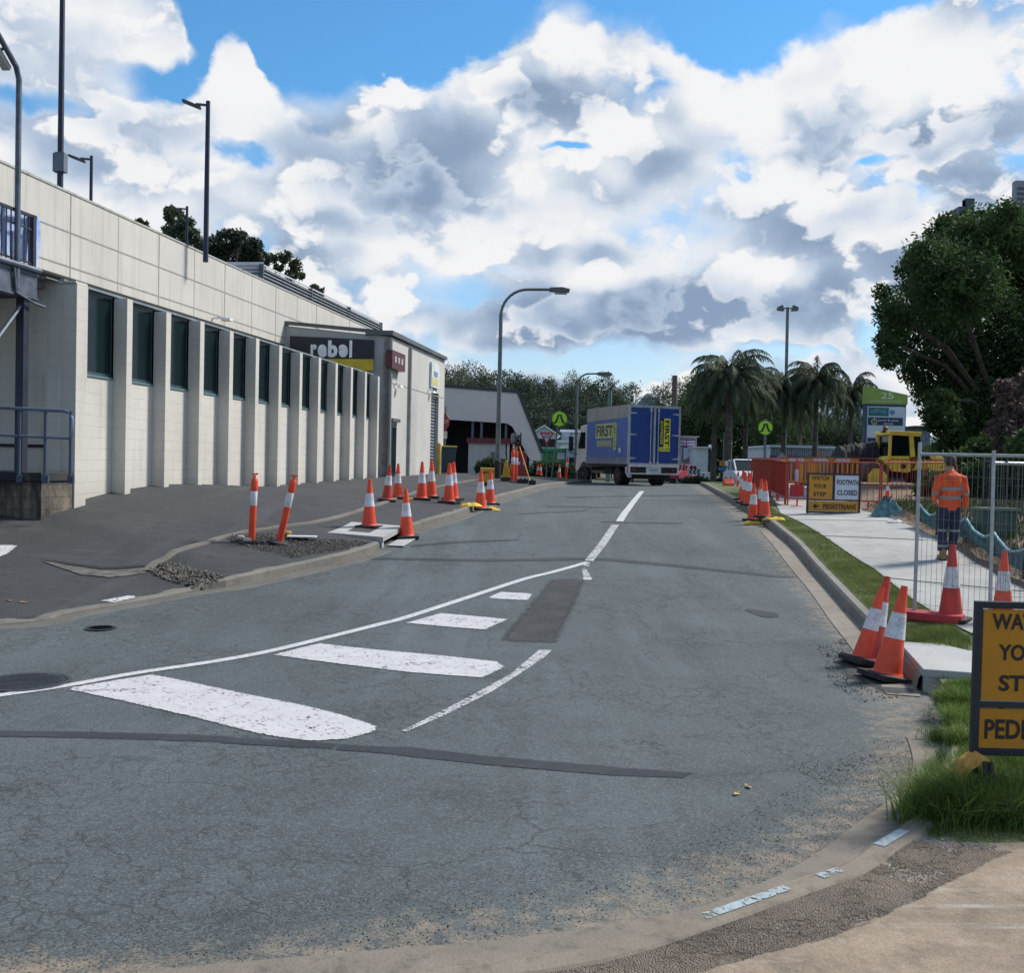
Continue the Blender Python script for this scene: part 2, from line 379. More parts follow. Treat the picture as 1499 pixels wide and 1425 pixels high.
# arc position (Y of kerb point) decides the kerb height
def G(X, Y):
    X = np.atleast_1d(np.asarray(X, float)); Y = np.atleast_1d(np.asarray(Y, float))
    z = rz(Y).copy()
    il = in_poly(X, Y, LEFT_POLY); ir = in_poly(X, Y, RIGHT_POLY) & ~il
    if il.any():
        d, p = pl_dist(X[il], Y[il], KL); ky = np.interp(p, np.arange(len(KL)), KL[:, 1]); y = Y[il]
        kh = .03+.10*sstep(ky, 13.4, 14.2)
        s = .10-.068*sstep(y, 19.5, 27)
        z[il] += kh*(1-.0*d)+s*np.clip(d, 0, 5.6)*sstep(y, 4, 14)
    if ir.any():
        d, p = pl_dist(X[ir], Y[ir], KR); y = Y[ir]
        ky = np.interp(p, np.arange(len(KR)), KR[:, 1])
        kh = .025+.115*sstep(ky, 5.5, 6.6)
        z[ir] += kh+.03*np.clip(d, 0, 4)
    return z
def G1(x, y): return float(G([x], [y])[0])
def gnd(px, py, ymin=3, ymax=60):
    d = ray(px, py); Ys = np.arange(ymin, ymax, .02); Xs = d.x/d.y*Ys
    Z = EYE + d.z/d.y*Ys - G(Xs, Ys)
    i = int(np.argmax(Z < 0)) if (Z < 0).any() else len(Ys)-1
    return Vector((float(Xs[i]), float(Ys[i]), G1(Xs[i], Ys[i])))
def drape(name, poly, off, res, m, edge_attr=False, extra=None, zf=None, jitter=0):
    """flat polygon (plan) laid over the ground as a triangulated sheet"""
    P = [np.array(p[:2], float) for p in poly]; out = []
    for i in range(len(P)):
        a = P[i]; b = P[(i+1) % len(P)]; n = max(1, int(np.hypot(*(b-a))/res))
        for t in range(n): out.append(a+(b-a)*t/n)
    bx = np.array(out); gx = np.arange(bx[:, 0].min(), bx[:, 0].max(), res); gy = np.arange(bx[:, 1].min(), bx[:, 1].max(), res)
    A, B = np.meshgrid(gx, gy); A = A.ravel(); B = B.ravel(); k = in_poly(A, B, out); A = A[k]; B = B[k]
    loop = np.vstack([bx, bx[:1]]); d, _ = pl_dist(A, B, loop) if len(A) else (np.array([]), 0)
    if len(A): k = d > res*.45; A = A[k]; B = B[k]; d = d[k]
    co = [Vector(p) for p in bx]+[Vector((a, b)) for a, b in zip(A, B)]
    n = len(bx)
    r = delaunay_2d_cdt(co, [(i, (i+1) % n) for i in range(n)], [], 1, 1e-5)
    V = np.array([(v.x, v.y) for v in r[0]]); Z = (zf or G)(V[:, 0], V[:, 1])+off
    me = bpy.data.meshes.new(name); me.from_pydata([(V[i, 0], V[i, 1], Z[i]) for i in range(len(V))], [], [tuple(f) for f in r[2]])
    bm = bmesh.new(); bm.from_mesh(me)
    for f in bm.faces:
        if f.normal.z < 0: f.normal_flip()
    bm.to_mesh(me); bm.free()
    me.materials.append(m); me.polygons.foreach_set('use_smooth', [True]*len(me.polygons))
    if edge_attr:
        d, _ = pl_dist(V[:, 0], V[:, 1], loop); a = me.attributes.new('edge', 'FLOAT', 'POINT'); a.data.foreach_set('value', d.astype('f'))
    if extra:
        for nm, fn in extra.items():
            a = me.attributes.new(nm, 'FLOAT', 'POINT'); a.data.foreach_set('value', np.asarray(fn(V[:, 0], V[:, 1])).astype('f'))
    return link_mesh(name, me)
# ------------------------------------------------------------------ ground materials
def asphalt(name, base, dust=False, speck=.5, crack=.6, fray=0, pale_streak=0):
    t = NT(name, .88)
    big = t.noise(.35, 5, .6); mid = t.noise(2.2, 5, .6); fine = t.noise(150, 2, .7)
    c = t.mix(t.mr(big, .3, .7), tuple(x*.80 for x in base), tuple(x*1.18 for x in base))
    c = t.mix(t.mr(mid, .35, .7, 0, .35), c, tuple(x*.62 for x in base))
    lane = t.noise(1.0, 4, .6, stretch=(1.6, .22, 1), off=(4, 0, 0))
    c = t.mix(t.mr(lane, .5, .7, 0, .38), c, tuple(x*.55 for x in base))
    st = t.mr(t.noise(.75, 7, .72, off=(11, 5, 0)),   .50, .66, 0, .62); c = t.mix(st, c, tuple(x*.45 for x in base))
    trk = t.mr(t.noise(.9, 5, .65, stretch=(1.5, .12, 1), off=(1, 9, 0)), .52, .66, 0, .45); c = t.mix(trk, c, tuple(min(1, x*1.55) for x in base))
    v = t.vor(100)                                            # chippings
    vc = t.vor(100, out=1)
    sep = t.N.new('ShaderNodeSeparateColor'); t.L.new(vc, sep.inputs[0])
    chip = t.mr(sep.outputs[0], .55, 1, 0, 1)
    c = t.mix(t.math('MULTIPLY', chip, speck), c, tuple(min(1, x*2.3) for x in base))
    c = t.mix(t.mr(sep.outputs[1], .72, 1, 0, speck*.9), c, tuple(x*.3 for x in base))
    # fine random cracking, only in some areas
    wv = t.vadd(t.P, t.noise(3, 3, color=True), .35)
    wv2 = t.vadd(wv, t.noise(14, 3, color=True, off=(2, 0, 0)), .12); ed = t.vor(.9, 'DISTANCE_TO_EDGE', vec=wv2); ed2 = t.vor(5.0, 'DISTANCE_TO_EDGE', vec=wv2)
    m1 = t.math('MULTIPLY', t.mr(ed, .0, .012, 1, 0), t.mr(t.noise(.8, 3, off=(9, 3, 0)), .40, .56))
    m2 = t.math('MULTIPLY', t.mr(ed2, .0, .05, 1, 0), t.mr(t.noise(.55, 4, off=(2, 7, 0)), .46, .56))
    ck = t.math('MULTIPLY', t.math('MAXIMUM', m1, m2), crack)
    c = t.mix(ck, c, tuple(x*.22 for x in base))
    if dust:
        dn = t.noise(7, 6, .7); dfine = t.noise(60, 3, .7)
        a = t.attr('dust'); f = t.mr(t.math('ADD', t.math('ADD', a, t.math('MULTIPLY', t.math('SUBTRACT', dn, .5), 1.3)), t.math('MULTIPLY', t.math('SUBTRACT', dfine, .5), 1.1)), .35, .85)
        c = t.mix(t.math('MULTIPLY', f, .92), c, (.27, .215, .155))
        g = t.attr('loose'); gv = t.vor(70); gc = t.vor(70, out=1); s2 = t.N.new('ShaderNodeSeparateColor'); t.L.new(gc, s2.inputs[0])
        gm = t.math('MULTIPLY', t.mr(t.math('ADD', g, t.math('MULTIPLY', t.math('SUBTRACT', t.noise(5, 5, .7, off=(3, 3, 0)), .5), 1.2)), .3, .8), t.mr(gv, .25, .5, 1, 0))
        c = t.mix(t.math('MULTIPLY', gm, t.mr(s2.outputs[2], .3, .9, .2, 1)), c, (.022, .022, .024))
    if pale_streak:
        mp = t.N.new('ShaderNodeMapping'); t.L.new(t.P, mp.inputs[0]); mp.inputs[2].default_value = (0, 0, R(12)); mp.inputs[3].default_value = (.5, 4.5, 1)
        sf = t.mr(t.noise(1.1, 6, .7, vec=mp.outputs[0]), .55, .72, 0, pale_streak); c = t.mix(sf, c, tuple(x*1.9 for x in base)); c = t.mix(t.mr(t.noise(2.2, 6, .7, off=(5, 2, 0)), .62, .72, 0, .5), c, tuple(x*.45 for x in base))  # lighter diagonal streaks and darker blotches
    if fray:
        e = t.attr('edge'); t.put(t.b.inputs['Alpha'], t.math('MULTIPLY', t.mr(t.math('ADD', e, t.math('MULTIPLY', t.math('SUBTRACT', t.noise(11, 6, .75), .5), fray*2)), fray*.1, fray*.9), t.mr(t.noise(1.7, 5, .7, off=(6, 6, 0)), .28, .62, .62, 1)))
    h = t.math('ADD', t.math('MULTIPLY', v, -.6), t.math('MULTIPLY', fine, .5)); h = t.math('SUBTRACT', h, t.math('MULTIPLY', ck, 1.2))
    t.bump(h, .55, .006)
    return t.col(c)
ROAD_C = (.065, .080, .084)
m_road = asphalt('road_asphalt', ROAD_C, dust=True, speck=.55, crack=.62)
m_pave = asphalt('paving_asphalt', (.038, .040, .044), speck=.3, crack=.4, pale_streak=.6)
m_patch = asphalt('patch_asphalt', (.038, .041, .043), speck=.6, crack=.4, fray=.11)
m_seal = asphalt('sealed_strip', (.030, .034, .044), speck=.25, crack=.0, fray=.018)
m_crk = asphalt('crack_seal', (.032, .036, .042), speck=.2, crack=0)
def concrete(name, base, stain=.35, scale=1.0, grit=.25):
    t = NT(name, .85)
    c = t.mix(t.mr(t.noise(.9*scale, 6, .65), .3, .7), tuple(x*.78 for x in base), tuple(x*1.12 for x in base))
    c = t.mix(t.mr(t.noise(4*scale, 6, .7, off=(3, 3, 3)), .52, .75, 0, stain), c, tuple(x*.38 for x in base))
    c = t.mix(t.mr(t.noise(90, 3, .7), .5, .75, 0, grit), c, tuple(x*.5 for x in base))
    t.bump(t.math('ADD', t.noise(60, 3), t.noise(9, 3)), .35, .008)
    return t.col(c)
m_kerb = concrete('kerb_concrete', (.20, .185, .16), .9)
m_gutter = concrete('gutter_concrete', (.215, .19, .155), .8, 1.6)
m_path = concrete('path_concrete', (.33, .335, .325), .5, .8)
def slab_mat():
    t = NT('slab_concrete', .85); base = (.27, .225, .175)
    c = t.mix(t.mr(t.noise(1.3, 7, .7), .35, .65), (.15, .112, .08), (.33, .262, .19))
    c = t.mix(t.mr(t.noise(5, 6, .75, off=(3, 3, 3)), .48, .68, 0, .65), c, (.105, .08, .06))
    mp = t.N.new('ShaderNodeMapping'); t.L.new(t.P, mp.inputs[0]); mp.inputs[2].default_value = (0, 0, R(34)); mp.inputs[3].default_value = (.7, 9, 1)
    sw = t.mr(t.noise(1.2, 6, .7, vec=mp.outputs[0]), .52, .66, 0, .8); sw = t.math('MULTIPLY', sw, t.mr(t.noise(.7, 3, off=(8, 1, 0)), .42, .6))
    c = t.mix(sw, c, (.44, .43, .40)); c = t.mix(t.mr(t.noise(80, 3, .75), .5, .72, 0, .55), c, (.09, .075, .06))
    v = t.vor(140, out=1); sp = t.N.new('ShaderNodeSeparateColor'); t.L.new(v, sp.inputs[0]); c = t.mix(t.mr(sp.outputs[0], .85, 1, 0, .35), c, (.38, .33, .27))
    t.bump(t.math('ADD', t.noise(60, 4, .7), t.noise(9, 4)), .5, .012)
    t.put(t.b.inputs['Alpha'], t.mr(t.math('ADD', t.attr('edge'), t.math('MULTIPLY', t.math('SUBTRACT', t.noise(9, 6, .75), .5), .09)), .005, .015)); return t.col(c)
m_slab = slab_mat()
m_newcon = concrete('new_concrete', (.37, .38, .375), .08, 1.5, .08)
m_gutterdk = concrete('dirty_gutter', (.115, .11, .10), .8, 1.6)
m_kerbdk = concrete('dirty_kerb', (.155, .145, .125), .9)
def soil(name, a, b, sc=6):
    t = NT(name, .95)
    c = t.mix(t.mr(t.noise(sc, 8, .7), .35, .65), a, b)
    v = t.vor(45); vc = t.vor(45, out=1); s = t.N.new('ShaderNodeSeparateColor'); t.L.new(vc, s.inputs[0])
    c = t.mix(t.mr(s.outputs[0], .6, 1, 0, .5), c, tuple(min(1, x*1.9) for x in b)); c = t.mix(t.mr(s.outputs[1], .7, 1, 0, .6), c, tuple(x*.35 for x in a))
    t.bump(t.math('ADD', v, t.noise(20, 5, .7)), .8, .02)
    return t.col(c)
m_turf = soil('turf_soil', (.075, .105, .035), (.115, .145, .055))
m_dirt = soil('brown_dirt', (.13, .095, .065), (.22, .165, .115), 3)
m_far = soil('far_ground', (.07, .085, .05), (.11, .11, .075), .3)
def gravel_mat(name, cols, sc=28):
    t = NT(name, .9); v = t.vor(sc); vc = t.vor(sc, out=1); s = t.N.new('ShaderNodeSeparateColor'); t.L.new(vc, s.inputs[0])
    c = t.mix(s.outputs[0], cols[0], cols[1]); c = t.mix(t.mr(s.outputs[1], .6, .9), c, cols[2]); c = t.mix(t.mr(v, .35, .65), c, tuple(x*.35 for x in cols[0]))
    c = t.mix(t.mr(t.noise(1.5, 6, .7), .4, .66, 0, .85), c, cols[3])
    t.bump(t.math('MULTIPLY', v, -1), .9, .02)
    e = t.attr('edge'); t.put(t.b.inputs['Alpha'], t.math('MULTIPLY', t.mr(t.math('ADD', e, t.math('MULTIPLY', t.math('SUBTRACT', t.noise(7, 7, .8), .5), .5)), .05, .12), t.mr(t.math('ADD', t.noise(1.6, 7, .75, off=(2, 2, 0)), t.math('MULTIPLY', t.noise(40, 2), .2)), .50, .60, .0, 1)))
    return t.col(c)
m_gravel = gravel_mat('gravel_mix', ((.17, .14, .115), (.30, .25, .20), (.10, .095, .09), (.26, .205, .15)), 120)
def paint(name, base, wear_lo=.0, wear_hi=.05, wcol=ROAD_C, rag=.06, cover=.62, noedge=False):
    """road paint that wears through to the surface below and frays at its edges"""
    t = NT(name, .7)
    n = t.noise(26, 6, .75); n2 = t.noise(5, 4, .6); e = .012 if noedge else t.attr('edge')
    ok = t.mr(t.math('ADD', t.math('MULTIPLY', t.math('SUBTRACT', n, .5), rag*2.2), e), .004, .012)
    hole = t.mr(t.math('ADD', n, t.math('MULTIPLY', n2, .35)), cover, cover+.04, 1, 0)
    wv = t.vadd(t.P, t.noise(4, 3, color=True), .25)
    ck = t.mr(t.vor(3.1, 'DISTANCE_TO_EDGE', vec=wv), .002, .008); ck = t.math('MAXIMUM', ck, t.mr(t.noise(2.6, 3, off=(5, 0, 0)), .60, .5))
    a = t.math('MULTIPLY', t.math('MULTIPLY', ok, hole), ck)
    c = t.mix(t.mr(t.noise(3, 6, .7, off=(1, 1, 0)), .35, .7, .0, .4), base, tuple(x*.62 for x in base))
    t.put(t.b.inputs['Alpha'], a)
    return t.col(c)
m_paint = paint('road_paint', (.50, .50, .515), cover=.76)
m_paint_worn = paint('worn_road_paint', (.50, .50, .52), cover=.69)
m_linedge = paint('narrow_worn_paint', (.50, .50, .52), cover=.70, rag=.012, noedge=True)
m_line = paint('line_paint', (.54, .54, .565), rag=.012, cover=.88, noedge=True)
m_blue = paint('old_blue_white_paint', (.34, .42, .45), cover=.70, rag=.01, noedge=True)

# ------------------------------------------------------------------ ground sheets
def ground_base():
    # one sheet to the horizon, finer near the camera
    xs = np.concatenate([-np.geomspace(3500, 30, 22), np.linspace(-26, 26, 40), np.geomspace(30, 3500, 22)])
    ys = np.concatenate([[-400, -120, -40, -12], np.linspace(0, 64, 60), np.geomspace(70, 5000, 34)])
    A, B = np.meshgrid(xs, ys); Z = G(A.ravel(), B.ravel())-.25
    Z = np.where(B.ravel() > 64, rz(B.ravel())-.25, Z)
    n = len(xs); v = np.stack([A.ravel(), B.ravel(), Z], 1)
    f = [(j*n+i, j*n+i+1, (j+1)*n+i+1, (j+1)*n+i) for j in range(len(ys)-1) for i in range(n-1)]
    me = bpy.data.meshes.new('ground'); me.from_pydata(v.tolist(), [], f); me.materials.append(m_far)
    tag(link_mesh('ground', me), kind='structure')
ground_base()
OUT_px = [(1112, 777), (1140, 810), (1180, 860), (1214, 908), (1240, 942), (1297, 1018), (1306, 1042), (1324, 1074), (1336, 1112), (1330, 1145), (1309, 1170), (1268, 1198), (1222, 1234), (1166, 1270), (1045, 1325), (900, 1357), (720, 1380), (500, 1400), (200, 1425)]
OUT = smooth_line([on_road(*p) for p in OUT_px])
def f_dust(X, Y):
    d, p = pl_dist(X, Y, KR); ky = np.interp(p, np.arange(len(KR)), KR[:, 1])
    near = sstep(ky, 7.0, 5.0)
    a = sstep(d, .75, .15)*(.15+.42*near)
    a = np.maximum(a, sstep(Y, 4.5, 4.0)*.85*sstep(X, -2.8, .3))
    a = np.maximum(a, sstep(Y, 4.35, 3.8)*.7)
    a = np.maximum(a, sstep(d, .9, .3)*.5)
    return a
def f_loose(X, Y):
    d, p = pl_dist(X, Y, KR)
    a = np.exp(-((d-.75)/.25)**2)*sstep(Y, 6.4, 5.2)*.95
    b = np.exp(-(((X-2.1)/.5)**2+((Y-5.9)/.3)**2))*1.0
    c = np.exp(-(((X-2.8)/.25)**2+((Y-6.3)/.8)**2))*.9
    return np.maximum(np.maximum(a, b), c)
def road_grid():
    xs = np.concatenate([np.linspace(-30, -9, 12), np.linspace(-8.8, 8, 170), np.linspace(8.5, 30, 14)])
    ys = np.concatenate([np.linspace(-6, 2.6, 8), np.linspace(2.8, 14, 150), np.linspace(14.2, 30, 60), np.linspace(30.6, 64, 50)])
    A, B = np.meshgrid(xs, ys); A = A.ravel(); B = B.ravel(); n = len(xs)
    me = bpy.data.meshes.new('road'); me.from_pydata(np.stack([A, B, rz(B)], 1).tolist(), [], [(j*n+i, j*n+i+1, (j+1)*n+i+1, (j+1)*n+i) for j in range(len(ys)-1) for i in range(n-1)])
    for nm, fn in (('dust', f_dust), ('loose', f_loose)):
        a = me.attributes.new(nm, 'FLOAT', 'POINT'); a.data.foreach_set('value', fn(A, B).astype('f'))
    me.materials.append(m_road); me.polygons.foreach_set('use_smooth', [True]*len(me.polygons))
    tag(link_mesh('road', me), kind='structure')
road_grid()
def gp(lst, **k): return [tuple(gnd(*p, **k)[:2]) for p in lst]
def rp(lst): return [on_road(*p) for p in lst]
ROADZ = lambda X, Y: rz(Y)
def off_line(L, d):
    """parallel polyline, d to the right of travel"""
    L = np.array(L); T = np.gradient(L, axis=0); T /= np.maximum(1e-9, np.hypot(T[:, 0], T[:, 1]))[:, None]
    return L+np.stack([T[:, 1], -T[:, 0]], 1)*d
# left paving
leftp = [tuple(p) for p in KL if p[1] < 59]+[(-45, 58), (-45, 7)]
tag(drape('driveway', [tuple(p) for p in off_line(KL, -.12) if 6.6 < p[1] < 59]+[(-45, 58), (-45, 7)], 0, .35, m_pave), kind='structure')
# strips that follow a line: cross-section of (offset, height above f(x, y)) points
def strip(name, L, prof, m, zf, parent=None, seg=None):
    L = np.array(L); rows = []
    for o, h in prof:
        q = off_line(L, o); z = zf(q[:, 0], q[:, 1]) if zf is not None else 0; rows.append(np.column_stack([q, z+(h(L) if callable(h) else h)]))
    n = len(L); v = [tuple(r[i]) for r in rows for i in range(n)]
    f = [(j*n+i, j*n+i+1, (j+1)*n+i+1, (j+1)*n+i) for j in range(len(rows)-1) for i in range(n-1)]
    mb = MB(); mb.add(v, f); o = mb.build(name, m, parent, fixn=False)
    bm = bmesh.new(); bm.from_mesh(o.data); bmesh.ops.recalc_face_normals(bm, faces=bm.faces)
    if sum(fc.normal.z for fc in bm.faces) < 0: bmesh.ops.reverse_faces(bm, faces=bm.faces)
    bm.to_mesh(o.data); bm.free(); return o
def dense(L, step):
    L = np.array(L); s = np.r_[0, np.cumsum(np.hypot(*np.diff(L, axis=0).T))]; t = np.arange(0, s[-1], step)
    return np.stack([np.interp(t, s, L[:, 0]), np.interp(t, s, L[:, 1])], 1)
# left kerb: from the broken end by the driveway to the crest. travel is away from camera, so the verge is on the left (negative offset)
KLd = dense(KL, .25); khl = lambda L: np.where(True, .03+.10*sstep(L[:, 1], 13.4, 14.2), 0)
rough = np.array([mnoise.noise((i*.9, 0, 0)) for i in range(len(KLd))])*.018
kl = [(i, p) for i, p in enumerate(KLd) if 9.6 < p[1] < 58]
i0 = kl[0][0]; i1 = kl[-1][0]+1; KLs = KLd[i0:i1]; rg = rough[i0:i1]
# gap for the inlet pit
pitL = gnd(575, 790)
def kl_part(a, b):
    m = (KLs[:, 1] >= a) & (KLs[:, 1] <= b); L = KLs[m]; r = rg[m]
    h = .03+.10*sstep(L[:, 1], 13.4, 14.2)
    tag(strip('kerb', L, [(-.30, -.03), (-.16, lambda q: h+.012+r), (-.045, lambda q: h+.008+r), (-.012, lambda q: h-.012+r), (.0, lambda q: .02+0*h), (.01, -.03)], m_kerbdk, ROADZ), kind='structure')
    tag(strip('gutter', L, [(0, .009), (.22, .008), (.27, -.02)], m_gutterdk, ROADZ), kind='structure')
kl_part(9.6, pitL.y-.65); kl_part(pitL.y+.75, 58)
# right kerb
KRd = dense(KR[::-1], .2)                    # travel away from camera; verge on the right (positive offset)
KRd = KRd[(KRd[:, 1] < 58)]
def kr_height(L):
    d, p = pl_dist(L[:, 0], L[:, 1], KR); ky = np.interp(p, np.arange(len(KR)), KR[:, 1]); return .034+.106*sstep(ky, 5.5, 6.6)
pitR = gnd(1345, 985)
def kr_part(a, b, m_top=m_kerb):
    L = KRd[a:b]; h = kr_height(L)
    tag(strip('kerb', L, [(-.01, -.03), (0, lambda q: .014+.0*h), (.02, lambda q: h*.85), (.05, lambda q: h+.012), (.15, lambda q: h+.012), (.24, -.03)], m_top, ROADZ), kind='structure')
ia = int(np.argmax(KRd[:, 1] > 7.15)); 
idx = np.arange(len(KRd)); dpit = np.abs(KRd[:, 1]-8.45)
far_i = idx[(KRd[:, 1] > 9.15)][0]; near_i = idx[(KRd[:, 1] < 7.75) & (idx < far_i)][-1]
kr_part(0, near_i, concrete('dusty_kerb', (.21, .18, .14), .9, 2.6, .8)); kr_part(far_i, len(KRd))
# right gutter pan between the asphalt edge (OUT) and the kerb
def pan(a0, a1, name='gutter'):
    A = dense(OUT[::-1], .15); B = dense(KR[::-1], .15)
    return A, B
outp = [tuple(p) for p in OUT]; 
d_, par_ = pl_dist(OUT[:, 0], OUT[:, 1], KR)
def kr_at(par): i = int(min(len(KR)-2, par)); t = par-i; return tuple(KR[i]+(KR[i+1]-KR[i])*t)
def pan_poly(sel):
    o = [tuple(OUT[i]) for i in sel]; k = [kr_at(par_[i]) for i in sel]; k = [p for i, p in enumerate(k)]
    s0, s1 = par_[sel[0]], par_[sel[-1]]; ks = [kr_at(s) for s in np.linspace(s0, s1, 40)]
    return o+ks[::-1]
selA = [i for i in range(len(OUT)) if OUT[i][1] > 9.0]; selB = [i for i in range(len(OUT)) if OUT[i][1] < 7.72]
tag(drape('gutter', pan_poly(selA), .008, .15, m_gutter, zf=ROADZ), kind='structure')
m_gutnear = concrete('dusty_gutter', (.19, .165, .135), .9, 2.6, .8)
tag(drape('gutter', pan_poly(selB), .008, .15, m_gutnear, zf=ROADZ), kind='structure')
# right side: turf verge, path, dirt, slab
krr = [tuple(p) for p in off_line(KR[::-1], .17)]
krr = [p for p in krr if p[1] < 59]
tag(drape('verge', krr+[(30, 58), (30, -4), (-6, -4)], -.004, .3, m_turf), kind='structure')
path_px_l = [(1142, 752), (1200, 782), (1280, 834), (1335, 878), (1400, 918)]
pl = gp(path_px_l); 
path_l = [(10.3, 45), (8.3, 33), pl[0]]+pl[1:]+[(4.95, 8.2), (5.1, 5)]
path_px_r = [(1262, 748), (1335, 772), (1400, 806), (1470, 850)]
pr = gp(path_px_r)
path_r = [(12.2, 45), (10.2, 33)]+pr+[(6.6, 10.0), (6.75, 5)]
tag(drape('footpath', path_l+path_r[::-1], .012, .3, m_path), kind='structure')
# joints sawn across the path
for (a, b) in (((1300, 848), (1499, 868)), ((1205, 786), (1352, 792)), ((1165, 762), (1300, 764))):
    A = gnd(*a); B = gnd(*b); d = (B-A).normalized(); n = Vector((-d.y, d.x, 0))*.022
    q = [A+n, B+n, B-n, A-n]
    tag(drape('path_joint', [(p.x, p.y) for p in q], .018, .3, mat('joint_dark', (.03, .028, .025), .9)), kind='structure')
dirt = [(p[0]+.0, p[1]) for p in path_r]
tag(drape('dirt_bank', dirt+[(20, 5), (20, 45)], .006, .3, m_dirt, zf=lambda X, Y: G(X, Y)+.16*sstep(np.interp(Y, [p[1] for p in path_r[::-1]], [p[0] for p in path_r[::-1]])*0+X-np.interp(Y, [p[1] for p in path_r[::-1]], [p[0] for p in path_r[::-1]]), .1, 1.2)), kind='structure')
# gravel patch and slab at bottom right
grav = rp([(1318, 1222), (1240, 1268), (1150, 1303), (1030, 1348), (880, 1396), (740, 1420), (600, 1440)])+[(-1.6, 2.2), (3.6, 2.2)]+gp([(1499, 1236)])+gp([(1440, 1238), (1360, 1232)])
m_apron = concrete('dusty_concrete', (.25, .205, .155), .8, 2.0, .8)
tag(drape('dirt_apron', grav[:7]+[(-1.6, 2.0), (6.0, 2.0), (6.0, 5.2)]+grav[-3:], .001, .15, m_apron), kind='structure')
tag(drape('gravel', grav, .007, .08, m_gravel, edge_attr=True), kind='structure')
slab = gp([(1520, 1228), (1452, 1264), (1400, 1290), (1345, 1320), (1280, 1352), (1195, 1384), (1120, 1400), (1020, 1430), (900, 1460)])+[(-.6, 2.1), (5.5, 2.1), (5.5, 5.0)]
tag(drape('concrete_slab', slab, .014, .08, m_slab, edge_attr=True), kind='structure')

# ------------------------------------------------------------------ road markings
def marking(name, pts, m, off=.007, res=.06):
    return tag(drape(name, pts, off, res, m, edge_attr=True, zf=ROADZ), kind='structure')
def z5(l): return [(x/2.521, 860+y/2.521) for x, y in l]
def z6(l): return [(500+x/2.28, 800+y/2.28) for x, y in l]
marking('painted_bar', rp(z5([(235, 378), (400, 350), (560, 325), (620, 335), (900, 395), (1130, 440), (1230, 465), (1330, 495), (1392, 517), (1385, 537), (1280, 565), (1150, 572), (1040, 560), (950, 545), (700, 480), (400, 412)])), m_paint)
marking('painted_bar', rp([(398, 960), (450, 947), (470, 943), (500, 947), (560, 953), (650, 961), (728, 970), (740, 978), (706, 994), (600, 986), (500, 974)]), m_paint)
marking('painted_bar', rp(z6([(213, 258), (330, 225), (440, 234), (560, 246), (520, 262), (480, 281), (360, 272)])), m_paint, res=.08)
marking('painted_bar', rp(z6([(480, 176), (530, 154), (640, 160), (622, 182)])), m_paint, res=.08)
def line_strip(name, px, w, m, res=.05, n=6):
    L = smooth_line(rp(px), n); a = off_line(L, w/2); b = off_line(L, -w/2)
    return marking(name, [tuple(p) for p in a]+[tuple(p) for p in b[::-1]], m, res=res)
line_strip('edge_line', [(-60, 1028), (0, 1019.5), (99, 1005), (198, 987), (317, 969), (397, 954), (476, 935), (560, 914), (588, 907), (675, 879), (763, 850), (807, 839), (860, 824)], .115, m_line)
a = rp([(588, 1072), (675, 1028), (746, 989), (789, 953), (808, 953), (798, 963), (719, 1015), (653, 1048), (596, 1073)])
marking('centre_line', a, m_linedge, res=.05)
line_strip('centre_line', [(907, 764), (923, 741), (940, 719.5)], .16, m_line, res=.1, n=3)
line_strip('centre_line', [(862, 822), (884, 794), (901, 769)], .15, m_linedge, res=.08, n=3)
marking('painted_spot', rp([(850, 824), (864, 823), (862, 838), (869, 851), (853, 850)]), m_paint_worn, res=.08)
line_strip('crossing_line', [(760, 811), (800, 817)], .0001+.02, m_paint_worn, res=.08, n=2) if False else None
def kerb_paint(px_a, px_b):
    ia_, ib_ = [int(np.argmin(np.hypot(KRd[:, 0]-q[0], KRd[:, 1]-q[1]))) for q in (on_road(*px_a), on_road(*px_b))]
    L = dense(KRd[min(ia_, ib_):max(ia_, ib_)+1], .08); h = kr_height(L); w = np.array([mnoise.noise((i*.35, 2, 7)) for i in range(len(L))])*.012
    tag(strip('kerb_paint', L, [(.022, lambda q: h*.85+.004), (.05, lambda q: h+.0155), (.105, lambda q: h+.0165)], m_blue, ROADZ), kind='structure')
kerb_paint((1150, 1300), (1020, 1346)); kerb_paint((1232, 1272), (1180, 1290)); kerb_paint((1318, 1216), (1272, 1243))
def sheet(name, pts, m, off, res=.15): return tag(drape(name, pts, off, min(res, .1), m, zf=ROADZ, edge_attr=True), kind='structure')
sheet('asphalt_patch', rp(z6([(690, 112), (760, 108), (817, 113), (790, 190), (722, 327), (620, 324), (515, 318), (600, 220)])), m_patch, .004)
up = z5([(-40, 528), (0, 531), (300, 534), (700, 545), (1050, 566), (1412, 590)])+z6([(230, 672), (500, 702), (900, 737), (1240, 764), (1460, 770)])
lo = z5([(-40, 554), (0, 556), (300, 560), (700, 573), (1050, 592), (1412, 616)])+z6([(230, 706), (500, 734), (900, 768), (1200, 781), (1460, 776)])
sheet('sealed_strip', rp(up+lo[::-1]), m_seal, .0045, .1)
sheet('sealed_crack', rp([(500, 816), (719, 819.5), (873, 816.5), (982, 826), (1140, 843), (1170, 846), (1140, 846.5), (982, 830), (873, 820.5), (719, 823), (500, 819)]), m_crk, .0045, .12)
sheet('sealed_crack', rp([(600, 799), (660, 793), (760, 790), (760, 791.5), (662, 796), (604, 801.5)]), m_crk, .0045, .12)
sheet('road_patch', rp(z6([(1350, 208), (1459, 226), (1459, 244), (1400, 238), (1345, 216)])), m_seal, .0045, .12)
